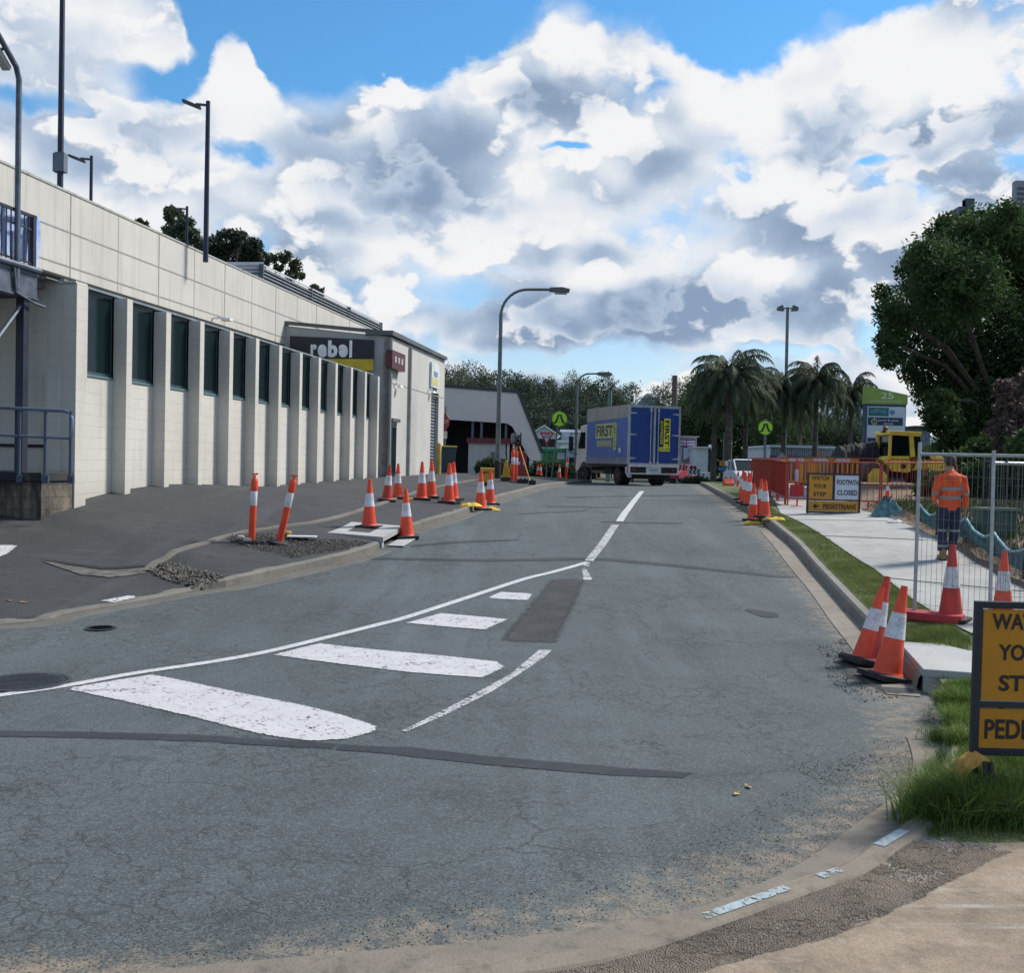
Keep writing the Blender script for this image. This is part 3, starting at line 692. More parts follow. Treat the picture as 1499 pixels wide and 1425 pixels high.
for k, (a, b, c) in enumerate((((880, 764), (1000, 766), 1.6), ((830, 728), (1075, 724), 1.3), ((800, 741), (905, 743), 1.2), ((760, 752), (860, 748), 1.2))):
    n = 8; L = [(a[0]+(b[0]-a[0])*i/n, a[1]+(b[1]-a[1])*i/n+mnoise.noise((i*1.3, k*5, 0))*2) for i in range(n+1)]
    sheet('sealed_crack', rp(L+[(x, y+c) for x, y in L[::-1]]), m_crk, .0045, .2)
sheet('fresh_asphalt', [tuple(v) for v in rp([(1218, 962), (1258, 955), (1300, 966), (1332, 985), (1345, 1003), (1345, 1018), (1297, 1019), (1262, 1003), (1230, 990)])], m_patch, .012, .1)
# manhole lids
def manhole(px, py, r, off=.009):
    x, y = on_road(px, py)
    t = thing('manhole_cover', '', 'manhole cover', (x, y, float(rz(y))+off))
    b = MB(); b.lathe([(r*1.12, 0), (r*1.12, .004), (r*1.02, .004)], 36, cap=False); b.build('frame', mat('cast_iron_frame', (.075, .08, .088), .6, .4), t)
    b = MB(); b.lathe([(r, 0), (r, .003)], 36)
    for i in range(-6, 7):
        for j in range(-6, 7):
            if i*i+j*j < 38: b.box(i*r/7-.02, i*r/7+.02, j*r/7-.006, j*r/7+.006, .003, .006)
    b.build('lid', mat('cast_iron', (.055, .06, .07), .5, .5), t); return t
tag(manhole(35, 1000, .34), 'round cast iron manhole lid beside the curved white line at the left edge')
tag(manhole(148, 921, .15), 'small round valve lid in the road near the driveway edge')
# driveway paint
def dmark(px, m=m_paint):
    P = gp(px); return tag(drape('driveway_arrow' if len(px) == 5 else 'painted_mark', P, .01, .08, m, edge_attr=True), kind='structure')
dmark([(-60, 800), (28, 799), (12, 812), (0, 817), (-60, 825)])
dmark([(145, 881), (188, 873), (208, 875), (168, 884)])
# concrete edging that separates the driveway from the verge
EG = smooth_line(gp([(214, 838), (226, 826), (262, 807), (300, 796), (345, 783), (400, 774), (470, 764), (530, 747), (567, 735), (620, 718), (690, 704), (745, 697)]), 5)
EGd = dense(EG, .2); er = np.array([mnoise.noise((i*1.7, 4, 0)) for i in range(len(EGd))])*.02
tag(strip('edging_strip', EGd, [(-.065, -.03), (-.05, lambda q: .025+er), (.05, lambda q: .03+er*.6), (.065, -.03)], m_kerbdk, G), kind='structure')
# broken step in the driveway: cracked slab lifted beside the edging
def poly_px(px): return gp(px)
tag(drape('cracked_patch', poly_px([(60, 823), (98, 828), (150, 836), (213, 833), (214, 840), (160, 847), (118, 843)]), .012, .1, mat('crack_pale', (.12, .115, .105), .9, var=.3, vscale=8)), kind='structure')
tag(drape('cracked_joint', poly_px([(58, 820), (100, 826), (150, 833), (213, 830), (213, 832.5), (150, 836.5), (98, 829)]), .02, .1, mat('crack_black', (.012, .012, .012), .9)), kind='structure')

# ------------------------------------------------------------------ loose rubble, stones, leaves on the ground
def scatter_stones(name, areas, n, r0, r1, m, kind='stuff', label=None, cat=None, seed=3, pile=0):
    rs = np.random.default_rng(seed); b = MB()
    P = []
    for poly, w in areas:
        xs = [p[0] for p in poly]; ys = [p[1] for p in poly]; k = 0; want = int(n*w)
        while k < want:
            X = rs.uniform(min(xs), max(xs), want*3); Y = rs.uniform(min(ys), max(ys), want*3); ok = in_poly(X, Y, poly)
            for x, y in zip(X[ok], Y[ok]):
                if k >= want: break
                P.append((x, y)); k += 1
    P = np.array(P); Z = G(P[:, 0], P[:, 1])
    for (x, y), z in zip(P, Z):
        r = r0+(r1-r0)*rs.random()**3; s = rs.uniform(.6, 1.3, 3)*r; a = rs.uniform(0, 6.28); ca, sa = math.cos(a), math.sin(a); zz = z+s[2]*.3+pile*rs.random()**2
        vs = []
        for (vx, vy, vz) in ((1, 0, 0), (.2, .95, .1), (-.9, .2, -.1), (-.1, -1, 0), (0.1, .1, .8), (-.2, 0, -.7)):
            vx *= rs.uniform(.7, 1.2); vy *= rs.uniform(.7, 1.2)
            vs.append((x+(vx*ca-vy*sa)*s[0], y+(vx*sa+vy*ca)*s[1], zz+vz*s[2]))
        b.add(vs, [(0, 1, 4), (1, 2, 4), (2, 3, 4), (3, 0, 4), (1, 0, 5), (2, 1, 5), (3, 2, 5), (0, 3, 5)])
    o = b.build(name, m, fixn=False); return tag(o, label, cat, kind=kind)
m_stone = mat('stone_mix', (.30, .27, .24), .9, var=.35, vscale=14); m_dkstone = mat('bitumen_crumbs', (.05, .05, .052), .9, var=.3, vscale=20)
gr2 = gp([(1340, 1225), (1460, 1240), (1440, 1270), (1300, 1340), (1180, 1380), (1050, 1380), (1000, 1360), (1150, 1310), (1260, 1270)])
scatter_stones('gravel_stones', [(gr2, 1)], 9000, .003, .010, [m_stone][0], label='grey and tan gravel stones spread beside the corner kerb', cat='gravel')
road_l = rp([(1380, 1110), (1330, 1200), (1100, 1310), (700, 1385), (350, 1425), (250, 1400), (600, 1340), (950, 1270), (1200, 1130), (1290, 1080), (1330, 1080)])
scatter_stones('asphalt_crumbs', [(road_l, .75), (rp([(1150, 1120), (1340, 1100), (1330, 1160), (1200, 1150)]), .25)], 9000, .0015, .0055, m_dkstone, label='loose dark bitumen crumbs swept along the inside of the bend', cat='rubble', seed=5)
rub = gp([(330, 785), (400, 782), (470, 790), (548, 795), (560, 800), (500, 806), (430, 818), (380, 806), (335, 793)])
scatter_stones('rubble', [(rub, 1)], 4200, .006, .024, mat('rubble_mix', (.12, .11, .10), .9, var=.4, vscale=9), label='broken asphalt rubble around the leaning bollards by the left kerb', cat='rubble', seed=9, pile=.03)
rub2 = gp([(214, 838), (250, 826), (300, 838), (330, 845), (320, 858), (285, 862), (240, 850)])
scatter_stones('rubble', [(rub2, 1)], 1100, .006, .04, mat('broken_concrete', (.15, .135, .115), .9, var=.35, vscale=9), label='crumbled concrete at the broken end of the left kerb', cat='rubble', seed=10, pile=.02)
scatter_stones('rubble', [(rp([(1195, 945), (1240, 935), (1262, 960), (1225, 975), (1320, 1022), (1260, 1030), (1215, 1000)]), 1)], 900, .003, .014, mat('rubble_mix'), label='crumbs of broken asphalt around the three right hand cones', cat='rubble', seed=12)
def leaf(px, py, label, s=.05, c=(.45, .30, .06)):
    p = gnd(px, py); b = MB(); n = 8
    b.add([(0, 0, .012), (s*.5, s*.28, .02), (s*1.1, s*.1, .008), (s*1.5, -.1*s, .02), (s*.9, -s*.35, .006), (s*.3, -s*.25, .012)], [(0, 1, 2, 4, 5), (2, 3, 4)])
    o = b.build('leaf', mat('leaf_%d' % int(c[0]*100), c, .7), fixn=False); o.location = p; o.rotation_euler = (0, 0, px % 3); tag(o, label, 'leaf')
leaf(1075, 1167, 'yellow fallen leaf on the road, the nearer left of two'); leaf(1100, 1157, 'yellow fallen leaf on the road, the farther right of two')
leaf(14, 882, 'brown curled leaf on the dark driveway at the left edge', .13, (.25, .14, .06)); leaf(28, 884, 'pale brown leaf beside the curled leaf on the driveway', .08, (.30, .2, .12))
# ================================================================== LEFT SIDE: buildings
PHI = -math.atan(.157)
BO = at(107, 742, 17.5)
BM = Matrix.Translation(BO) @ Matrix.Rotation(PHI, 4, 'Z'); BMi = BM.inverted()
_co = BMi @ Vector((0, 0, EYE))
def bl(px, py, c=0.0):
    """pixel ray to the building's local plane x = c -> (local y, local z)"""
    d = BMi.to_3x3() @ ray(px, py); t = (c-_co.x)/d.x; return (_co.y+d.y*t, _co.z+d.z*t)
def bly(px, py, c):
    """pixel ray to local plane y = c -> (x, z)"""
    d = BMi.to_3x3() @ ray(px, py); t = (c-_co.y)/d.y; return (_co.x+d.x*t, _co.z+d.z*t)
def blockwall(name, base, bw=.39, bh=.2, streak=.35):
    t = NT(name, .75)
    g = t.xyz(); cmb = t.N.new('ShaderNodeCombineXYZ'); t.L.new(t.math('ADD', g[0], g[1]), cmb.inputs[0]); t.L.new(g[2], cmb.inputs[1])
    br = t.N.new('ShaderNodeTexBrick'); t.L.new(cmb.outputs[0], br.inputs[0]); br.inputs['Scale'].default_value = 1; br.inputs['Brick Width'].default_value = bw; br.inputs['Row Height'].default_value = bh
    br.inputs['Mortar Size'].default_value = .0045; br.inputs['Mortar Smooth'].default_value = .3; br.inputs['Color1'].default_value = (1, 1, 1, 1); br.inputs['Color2'].default_value = (.93, .93, .93, 1); br.inputs['Mortar'].default_value = (0, 0, 0, 1)
    jn = t.mr(t.noise(1.1, 4, .6), .42, .62)
    c = t.mix(t.mr(t.noise(.6, 5, .6), .3, .7), tuple(x*.88 for x in base), tuple(x*1.05 for x in base))
    c = t.mix(1.0, c, t.mix(t.mr(br.outputs['Fac'], 0, 1, 0, 1), (1, 1, 1), (.62, .60, .58)) if False else c, 'MIX')
    c = t.mix(t.math('MULTIPLY', br.outputs['Fac'], t.mr(jn, 0, 1, .10, .6)), c, tuple(x*.62 for x in base))
    s = t.noise(1, 5, .6, stretch=(5, 5, .3)); c = t.mix(t.mr(s, .56, .8, 0, streak), c, (base[0]*.42, base[1]*.40, base[2]*.37))
    c = t.mix(t.mr(g[2], .02, .5, .35, 0), c, (base[0]*.6, base[1]*.55, base[2]*.48))
    t.bump(t.math('ADD', t.math('MULTIPLY', br.outputs['Fac'], -1.5), t.noise(70, 3)), .5, .006)
    return t.col(c)
m_block = blockwall('painted_block', (.57, .55, .50))
m_pil = blockwall('painted_block_pier', (.57, .55, .50), streak=.3)
m_panel = mat('precast_panel', (.52, .505, .465), .8, var=.05, vscale=.6, streak=.32, bump=.15)
m_groove = mat('panel_groove', (.27, .265, .25), .9)
m_glass = mat('dark_glass', (.005, .016, .019), .16, var=.1, vscale=.8, spec=.22)
m_alu = mat('window_frame_grey', (.055, .10, .12), .45, .3)
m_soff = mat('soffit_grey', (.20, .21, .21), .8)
bld = thing('car_park_building', 'long cream block building with tall dark windows between piers and a precast upper wall', 'building', BO, PHI)
YE = bl(555, 600)[0]+.0     # far end of the pier row
PX = [(111, 127), (184, 191), (237, 247), (288, 295), (331, 337), (369.5, 376), (403, 410), (435, 441.5), (462, 468), (488, 493), (510.5, 515), (532.5, 536.5), (551, 555)]
ys = [bl(b, 600)[0] for a, b in PX]
ZT = bl(125, 418)[1]; ZSILL = bl(150, 549, -.27)[1]; ZHEAD = ZT+.02
pitch = (ys[-1]-ys[0])/12
ys = [ys[0]+i*pitch for i in range(13)]
ZW = ZT+.0
for i, y in enumerate(ys):
    b = MB(); w = .34 if i == 0 else .2; dz = (.0, .0, .03, .0, .02)[i % 5]
    b.box(-.27, 0 if i else .0, y-w, y, -.45, ZT-dz); b.build('pier', m_pil, bld, bevel=.008)
b = MB(); b.box(-.55, -.27, -.02, ys[-1], -.45, ZSILL-.03); b.build('wall', m_block, bld)
for i in range(12):
    w = MB(); y0, y1 = ys[i]+.0, ys[i+1]-.20; z0, z1 = ZSILL-.03, ZHEAD
    w.box(-.36, -.30, y0, y1, z0, z0+.06); w.box(-.36, -.30, y0, y1, z1-.05, z1); w.box(-.36, -.30, y0, y0+.04, z0+.06, z1-.05); w.box(-.36, -.30, y1-.04, y1, z0+.06, z1-.05)
    fr = w.build('window', m_alu, bld)
    g = MB(); g.box(-.325, -.312, y0+.04, y1-.04, z0+.06, z1-.05); g.build('pane', m_glass, fr)
    s = MB(); s.box(-.30, -.245, y0-.06, y1+.05, z0-.035, z0); s.build('sill', mat('sill_teal', (.11, .2, .22), .6), fr)
    if i in (1, 3, 5):                       # blinds behind the glass
        v = MB(); n = 18
        for k in range(n): z = z0+.1+(z1-z0-.25)*k/n; v.box(-.40, -.39, y0+.05, y1-.05, z, z+.012)
        v.build('blind', mat('blind_slats', (.10, .115, .12), .6), fr)
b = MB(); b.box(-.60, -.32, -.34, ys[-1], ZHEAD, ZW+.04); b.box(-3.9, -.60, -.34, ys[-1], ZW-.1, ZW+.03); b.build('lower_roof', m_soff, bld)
b = MB(); b.box(-.30, -.22, .0, ys[-1], ZHEAD+.003, ZHEAD+.045); b.build('flashing', mat('flashing_blue', (.22, .27, .30), .5, .3), bld)
b = MB(); b.box(-.60, -.56, .3, ys[-1], .2, ZHEAD-.05); b.build('room_wall', mat('room_dark', (.03, .035, .04), .9), bld) if False else None
# end wall facing the camera, running back to the left
b = MB(); b.box(-7.5, -.27, ys[0]-.33, ys[0]-.06, -.45, ZT-.002); b.build('end_wall', m_block, bld)
b = MB(); b.box(-7.5, -.005, ys[0]-.37, ys[0]-.02, ZT, ZT+.035); b.build('capping', mat('capping_pale', (.55, .55, .52), .7, streak=.4), bld)
# interior behind the glass
b = MB(); b.box(-2.4, -2.3, 0, ys[-1], -.2, ZHEAD); b.box(-2.3, -.56, .0, ys[-1], 1.0, 1.05); b.build('interior', mat('room_dark', (.018, .022, .026), .95), bld)
# upper wall, set back
CX = -3.95
zt = (bl(107, 282, CX)[1]+bl(400, 420, CX)[1])/2
zb1 = bl(200, 432, CX)[1]
zm = bl(232, 391, CX)[1]; zl = bl(232, 434, CX)[1]; zbt = bl(104, 407, CX)[1]
y_near = bl(-120, 200, CX)[0]; y_end = bl(560, 490, CX)[0]+1.5
b = MB(); b.box(CX-.2, CX, y_near, y_end, zbt, zt); b.build('upper_wall', m_panel, bld)
b = MB(); b.box(CX-.32, CX+.02, y_near, y_end, zt, zt+.05); b.build('coping', mat('coping_grey', (.40, .40, .38), .8, streak=.5), bld)
b = MB()
for z in (zm, zl): b.box(CX-.01, CX+.004, y_near, y_end, z-.02, z+.02)
pj = [bl(x, 430, CX)[0] for x in (102, 232, 330, 404)]; dp = (pj[3]-pj[0])/3
for k in range(-3, 9): y = pj[0]+k*dp; b.box(CX-.01, CX+.0055, y-.022, y+.022, zbt, zt)
for k in range(-3, 9): y = pj[0]+(k+.5)*dp; b.box(CX-.01, CX+.0045, y-.006, y+.006, zbt, zt)
b.build('panel_joint', m_groove, bld)
# roof slab / underside and dark recess behind the lower volume
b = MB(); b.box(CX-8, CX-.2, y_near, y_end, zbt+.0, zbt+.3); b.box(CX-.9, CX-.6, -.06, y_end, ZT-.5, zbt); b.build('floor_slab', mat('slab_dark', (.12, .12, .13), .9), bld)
lp = bl(311, 467, CX)
b = MB(); b.bar((CX, lp[0], lp[1]+.02), (CX+.45, lp[0], lp[1]+.04), .05); b.box(CX+.32, CX+.62, lp[0]-.12, lp[0]+.12, lp[1]-.06, lp[1]+.02)
wl = b.build('wall_light', mat('lamp_white', (.8, .8, .78), .4), bld)
# ------------------------------------------------------------------ louvre plant screen on the roof
sc = thing('louvre_screen', 'grey horizontal louvre screen around roof plant behind the long cream wall', 'screen', BM @ Vector((0, 0, 0)), PHI)
CS = CX-2.4
p0 = bl(385, 388, CS); p1 = bl(559, 473, CS); ztop = (p0[1]+p1[1])/2
m_louv = mat('louvre_grey', (.36, .39, .43), .6, .1); 
b = MB(); zz = ztop-2.4
while zz < ztop:
    b.add([(CS, p0[0], zz), (CS, p1[0], zz), (CS-.12, p1[0], zz+.11), (CS-.12, p0[0], zz+.11)], [(0, 1, 2, 3)]); b.box(CS-.02, CS+.01, p0[0], p1[0], zz-.01, zz+.02)
    b.add([(CS, p0[0], zz), (CS-5, p0[0]-.2, zz), (CS-5, p0[0]-.08, zz+.16), (CS, p0[0]+.12, zz+.16)], [(0, 1, 2, 3)]); b.box(CS-5, CS, p0[0]-.02, p0[0]+.01, zz-.01, zz+.02)
    zz += .14
b.build('louvre_blades', m_louv, sc, fixn=False)
for y in (p0[0], p0[0]+.33*(p1[0]-p0[0]), p0[0]+.66*(p1[0]-p0[0]), p1[0]): b = MB(); b.box(CS-.14, CS+.03, y-.05, y+.05, ztop-3.2, ztop+.03); b.build('post', mat('screen_post', (.10, .11, .13), .5, .4), sc)
b = MB(); b.box(CS-.16, CS-.125, p0[0]+.1, p1[0], ztop-2.6, ztop-.04); b.box(CS-5, CS-.16, p0[0]+.13, p0[0]+.2, ztop-2.6, ztop-.04); b.build('backing', mat('screen_back', (.20, .215, .24), .8), sc)

# ------------------------------------------------------------------ sports shop building
YB = ys[-1]+1.25
cx, cz = bly(564, 490, YB); lx, lz = bly(405, 475, YB)
cx = .0
shop = thing('shop_building', 'grey concrete shop building with a black and yellow wall sign above the pier row', 'building', BO, PHI)
m_shop = mat('shop_wall', (.37, .385, .39), .8, var=.05, vscale=.5, streak=.12, bump=.1)
m_shop2 = mat('shop_side_wall', (.50, .50, .475), .8, var=.05, vscale=.5, streak=.12, bump=.1)
zc = bly(562, 491, YB)[1]
y2, z2 = bl(650, 527, 0); _, zg2 = bl(648, 690, 0)
yR = y2
mb = MB()
mb.add([(lx-1, YB, -.3), (cx, YB, -.3), (cx, YB, zc-.05), (lx-1, YB, lz+.08)], [(0, 1, 2, 3)])
mb.add([(lx-1, YB+.3, -.3), (cx-.01, YB+.3, -.3), (cx-.01, YB+.3, zc-.05), (lx-1, YB+.3, lz+.08)], [(3, 2, 1, 0)])
mb.build('front_wall', m_shop, shop, fixn=False)
D0, D1 = bl(630, 640, 0)[0], bl(641, 640, 0)[0]; dzt = bl(636, 575, 0)[1]
zs = z2
def side_z(y): return zc-.05+(zs-zc+.05)*(y-YB)/(yR-YB)
mb = MB()
def q(y0, y1, z0, z1f): mb.prism([(y0, z0), (y1, z0), (y1, z1f(y1)), (y0, z1f(y0))], -.25, 0, 'x')
q(YB, D0, -.3, side_z); q(D0, D1, dzt, side_z); q(D1, yR, -.3, side_z)
mb.build('side_wall', m_shop2, shop)
mb = MB(); mb.box(-9, -.0, yR-.01, yR+.2, -.3, zs); mb.build('back_wall', m_shop2, shop)
mb = MB(); mb.prism([(YB-.12, zc), (yR+.15, zs+.0), (yR+.15, zs+.14), (YB-.12, zc+.16)], -.9, .12, 'x'); mb.build('roof', mat('gutter_dark', (.12, .125, .135), .6, .2), shop)
mb = MB(); mb.add([(lx-1, YB-.08, lz+.1), (cx+.1, YB-.08, zc-.0), (cx+.1, YB-.08, zc+.14), (lx-1, YB-.08, lz+.24)], [(0, 1, 2, 3)]); mb.add([(lx-1, YB+.4, lz+.24), (cx+.1, YB+.4, zc+.14), (cx+.1, YB-.08, zc+.14), (lx-1, YB-.08, lz+.24)], [(0, 1, 2, 3)])
mb.build('barge_board', mat('gutter_dark'), shop, fixn=False)
# vertical / horizontal joints and pipes on the street side
yj = bl(597, 600, 0)[0]; zj = bl(597, 568, 0)[1]
mb = MB(); mb.box(-.01, .006, YB, yR, zj-.02, zj+.02); mb.build('panel_joint', m_groove, shop)
for px in (568, 597):
    y = bl(px, 600, 0)[0]; mb = MB(); mb.tube([(.07, y, -.2), (.07, y, side_z(y)-.1)], .06, 8); mb.build('downpipe', mat('downpipe_grey', (.30, .31, .31), .6), shop)
# roller door
mb = MB(); n = 30
for k in range(n):
    z = -.3+(dzt+.3)*k/n; mb.prism([(-.16, z), (-.12, z+.5*(dzt+.3)/n), (-.16, z+(dzt+.3)/n), (-.2, z+.5*(dzt+.3)/n)], D0, D1, 'y')
mb.build('roller_door', mat('roller_door_blue', (.13, .165, .20), .5, .3), shop)
# door recess at the near corner: glazed entrance
mb = MB(); mb.box(.0, .02, YB+.35, YB+1.0, .0, 2.2); 
dr = mb.build('door', mat('door_frame_dark', (.04, .045, .05), .5), shop)
mb = MB(); mb.box(.02, .026, YB+.42, YB+.93, .1, 2.1); mb.build('pane', m_glass, dr)
mb = MB(); mb.box(-.2, .12, YB+.1, YB+1.15, 2.3, 2.42); mb.build('door_hood', mat('gutter_dark'), shop)
# lamps
for px, py in ((580, 566), (629, 574)):
    y, z = bl(px, py, 0); mb = MB(); mb.tube([(0, y-.3, z+.02), (.1, y-.3, z+.12), (.14, y-.1, z+.1)], .02, 6); mb.lathe([(.05, .1), (.13, 0)], 10, (.16, y, z-.05)); mb.build('wall_light', mat('lamp_white'), shop)
# signs
def on_front(px, py): return bly(px, py, YB-.06)
a = on_front(425, 492); c = on_front(547, 526); d = on_front(547, 543); e_ = on_front(547, 498)
zl0 = a[1]; zb = c[1]; zy = d[1]
sg = MB(); sg.add([(a[0], YB-.09, zb), (c[0], YB-.09, zb), (c[0], YB-.09, e_[1]), (a[0], YB-.09, zl0)], [(0, 1, 2, 3)]); sg.add([(a[0], YB-.05, zb), (c[0], YB-.05, zb), (c[0], YB-.05, e_[1]), (a[0], YB-.05, zl0)], [(3, 2, 1, 0)])
sg.add([(a[0], YB-.09, zb), (a[0], YB-.05, zb), (a[0], YB-.05, zl0), (a[0], YB-.09, zl0)], [(0, 1, 2, 3)]); sg.add([(c[0], YB-.09, zb), (c[0], YB-.05, zb), (c[0], YB-.05, e_[1]), (c[0], YB-.09, e_[1])], [(3, 2, 1, 0)])
wsn = sg.build('wall_sign', mat('sign_black', (.012, .014, .028), .5), shop, fixn=False)
yb = MB(); yb.box(a[0], c[0], YB-.085, YB-.05, zy, zb); yb.build('yellow_band', mat('sign_yellow', (.62, .47, .03), .5), wsn)
t0 = on_front(455, 500); t1 = on_front(517, 522); cw = (t1[0]-t0[0]); zmid = (on_front(486, 511)[1]); hh = on_front(486, 499)[1]-on_front(486, 524)[1]
mw = mat('letter_white', (.82, .85, .9), .5)
# the word on the wall sign: its second letter e is turned round
def rebel(parent, x0, width, z, h, y):
    fs = h*1.25; adv = {'r': .40, 'b': .62, 'e': .60, 'l': .26}; tot = .40+.60+.62+.60+.26; k = width/tot; x = x0
    for i, ch in enumerate('rebel'):
        w = adv[ch]*k; xc = x+w/2
        if i == 3: M = face_M((xc, y, z-h*.13), (1, 0, 0), (0, 0, 1)) @ Matrix.Translation((0, h*.0, 0)) @ Matrix.Rotation(math.pi, 4, 'Z') @ Matrix.Translation((0, 0, 0))
        else: M = face_M((xc, y, z-h*.13), (1, 0, 0), (0, 0, 1))
        o = text(ch, fs, mw, parent, M, bold=.05)
        vs = [v.co for v in o.data.vertices]; x_0, x_1 = min(v.x for v in vs), max(v.x for v in vs); z_0, z_1 = min(v.z for v in vs), max(v.z for v in vs); hh_ = h if ch in 'bl' else h*.76; ww = w*(.90 if ch != 'l' else .62)
        for v in o.data.vertices: v.co.x = xc+((v.co.x-x_0)/(x_1-x_0)-.5)*ww; v.co.z = z-h*.5+(v.co.z-z_0)/(z_1-z_0)*hh_
        x += w
rebel(wsn, t0[0], cw, zmid, hh, YB-.1)
# maroon projecting sign and pale poster on the street side
def side_rect(x0, y0, x1, y1, t, m, name, parent):
    a = bl(x0, y0, t); b2 = bl(x1, y1, t); mb = MB(); mb.box(.0, t, a[0], b2[0], b2[1], a[1]); return mb.build(name, m, parent), a, b2
s1, a, b2 = side_rect(574.5, 512, 593, 545, .25, mat('sign_maroon', (.085, .010, .028), .4), 'maroon_sign', shop)
mb = MB()
for f in (.25, .5, .75): y = a[0]+(b2[0]-a[0])*f; mb.box(.25, .26, y-.12, y+.12, b2[1]+.35*(a[1]-b2[1]), b2[1]+.7*(a[1]-b2[1]))
mb.build('sign_panel', mat('sign_pale', (.42, .40, .42), .5), s1)
s2, a, b2 = side_rect(632.5, 530, 643, 570, .1, mat('poster_white', (.62, .68, .70), .5), 'poster', shop)
mb = MB(); mb.box(.1, .106, a[0]+.35, b2[0]-.35, b2[1]+.45*(a[1]-b2[1]), a[1]-.35); mb.build('poster_figure', mat('poster_blue', (.18, .30, .42), .5), s2)
mb = MB(); mb.box(.1, .106, a[0]+.12, b2[0]-.12, b2[1]+.1, b2[1]+.4*(a[1]-b2[1])); mb.build('poster_band', mat('poster_yellow', (.62, .58, .25), .5), s2)
# yellow timber bollard beside the roller door
def on_g_local(px, py): p = gnd(px, py, 20, 59); return p
pb = BM @ Vector((.25, bl(640, 688, .2)[0], 0)); pb.z = G1(pb.x, pb.y)
bo = thing('bollard', 'yellow bollard against the wall corner beside the wheelie bin', 'bollard', pb)
b = MB(); b.tube([(0, 0, 0), (0, 0, 1.25)], .1, 10); b.build('post', mat('bollard_yellow', (.50, .33, .06), .6, var=.2), bo)
b = MB(); b.sphere((0, 0, 1.25), .1); b.build('cap', mat('bollard_yellow'), bo)
# wheelie bin
def wheelie(px, py, Y):
    p = at(px, py, Y); p.z = G1(p.x, p.y)
    t = thing('wheelie_bin', 'dark green wheelie bin with a yellow lid beside the roller door', 'bin', p, .2)
    b = MB(); w0, w1 = .27, .34
    b.add([(-w0, -.28, .1), (w0, -.28, .1), (w0, .28, .1), (-w0, .28, .1), (-w1, -.36, 1.15), (w1, -.36, 1.15), (w1, .38, 1.2), (-w1, .38, 1.2)], [(0, 3, 2, 1), (4, 5, 6, 7), (0, 1, 5, 4), (1, 2, 6, 5), (2, 3, 7, 6), (3, 0, 4, 7)])
    b.box(-.36, .36, -.40, .42, 1.12, 1.17); b.box(-.3, .3, -.33, -.28, .55, .62)
    b.build('body', mat('bin_green', (.035, .06, .075), .5), t, bevel=.02)
    b = MB(); b.box(-.36, .36, -.42, .42, 1.18, 1.24); b.build('lid', mat('bin_lid_yellow', (.50, .42, .08), .5), t, bevel=.02)
    for s in (-1, 1):
        b = MB(); b.lathe([(.1, -.03), (.1, .03)], 14, M=Matrix.Translation((s*.3, .3, .1)) @ Matrix.Rotation(R(90), 4, 'Y')); b.build('wheel', mat('rubber', (.02, .02, .02), .8), t)
    return t
wheelie(655, 692, bl(650, 690, 0)[0]*math.cos(PHI)+17.4)

# ------------------------------------------------------------------ steel platform with balustrade, lamp and handrail at far left
m_steel = mat('galv_blue_steel', (.13, .155, .20), .5, .5, var=.2, vscale=4); m_dsteel = mat('dark_steel', (.035, .042, .065), .5, .4)
pf = thing('steel_platform', 'blue grey steel landing with balustrade on a braced post at the left edge', 'platform', BO, PHI)
ex = -.42; zbm = bl(58, 417, ex); zdk = bl(30, 398, ex)[1]; ye = -.45
b = MB(); zb0 = bl(40, 428, ex)[1]-.02
zb0 = zdk-.36
b.box(ex-.08, ex, -11, ye, zb0, zdk); b.box(ex-.16, ex+.02, -11, ye+.02, zb0-.03, zb0); b.box(ex-.16, ex+.02, -11, ye+.02, zdk, zdk+.03)
b.box(-3.6, ex-.08, ye-.08, ye, zb0, zdk); b.build('beam', m_steel, pf)
b = MB(); b.box(-3.6, ex-.1, -11, ye-.08, zdk-.08, zdk-.01); b.box(-3.6, ex-.1, -11, ye-.08, zb0+.02, zb0+.06); b.build('deck', m_dsteel, pf)
b = MB(); b.tube([(ex+.05, -11, zdk+.09), (ex+.05, ye+.0, zdk+.09)], .05, 8); b.build('kick_pipe', m_steel, pf)
px_ = bl(50, 560, ex)
b = MB(); b.box(ex-.17, ex-.03, ye-.3, ye-.16, .45, zb0-.03); b.build('post', m_dsteel, pf)
b = MB(); b.tube([(ex-.1, ye-.22, zb0-.1), (ex-.1, ye-3.3, zb0-3.3)], .035, 8); b.build('brace', m_steel, pf)
hr = 1.0
b = MB(); b.box(ex-.05, ex-.01, -11, ye, zdk+.95, zdk+1.0); b.box(ex-.04, ex-.02, -11, ye, zdk+.74, zdk+.77); b.box(ex-.04, ex-.02, -11, ye, zdk+.18, zdk+.21)
b.build('top_rail', m_dsteel, pf)
y = -11.0
b = MB()
while y < ye: b.box(ex-.038, ex-.022, y, y+.016, zdk+.03, zdk+.95); y += .115
b.build('balusters', m_dsteel, pf)
for y in (-.52, -1.55, -2.6, -3.8, -5): b = MB(); b.box(ex-.09, ex-.0, y-.04, y+.04, zdk+.03, zdk+1.0); b.build('baluster_post', m_dsteel, pf)
b = MB(); b.tube([(ex+.03, -1.15, zdk+.6), (ex+.03, -1.15, zdk+.2), (ex+.04, -1.1, zdk+.0), (ex+.04, -1.05, zb0), (ex+.05, -.6, zb0-.1), (ex+.05, -.3, zb0-.12)], .022, 8); b.build('conduit', m_steel, pf)
bn = thing('banner', 'pale blue banner sheet hanging behind the dark balustrade', 'banner', BO, PHI)
b = MB(); n = 22
vs = []
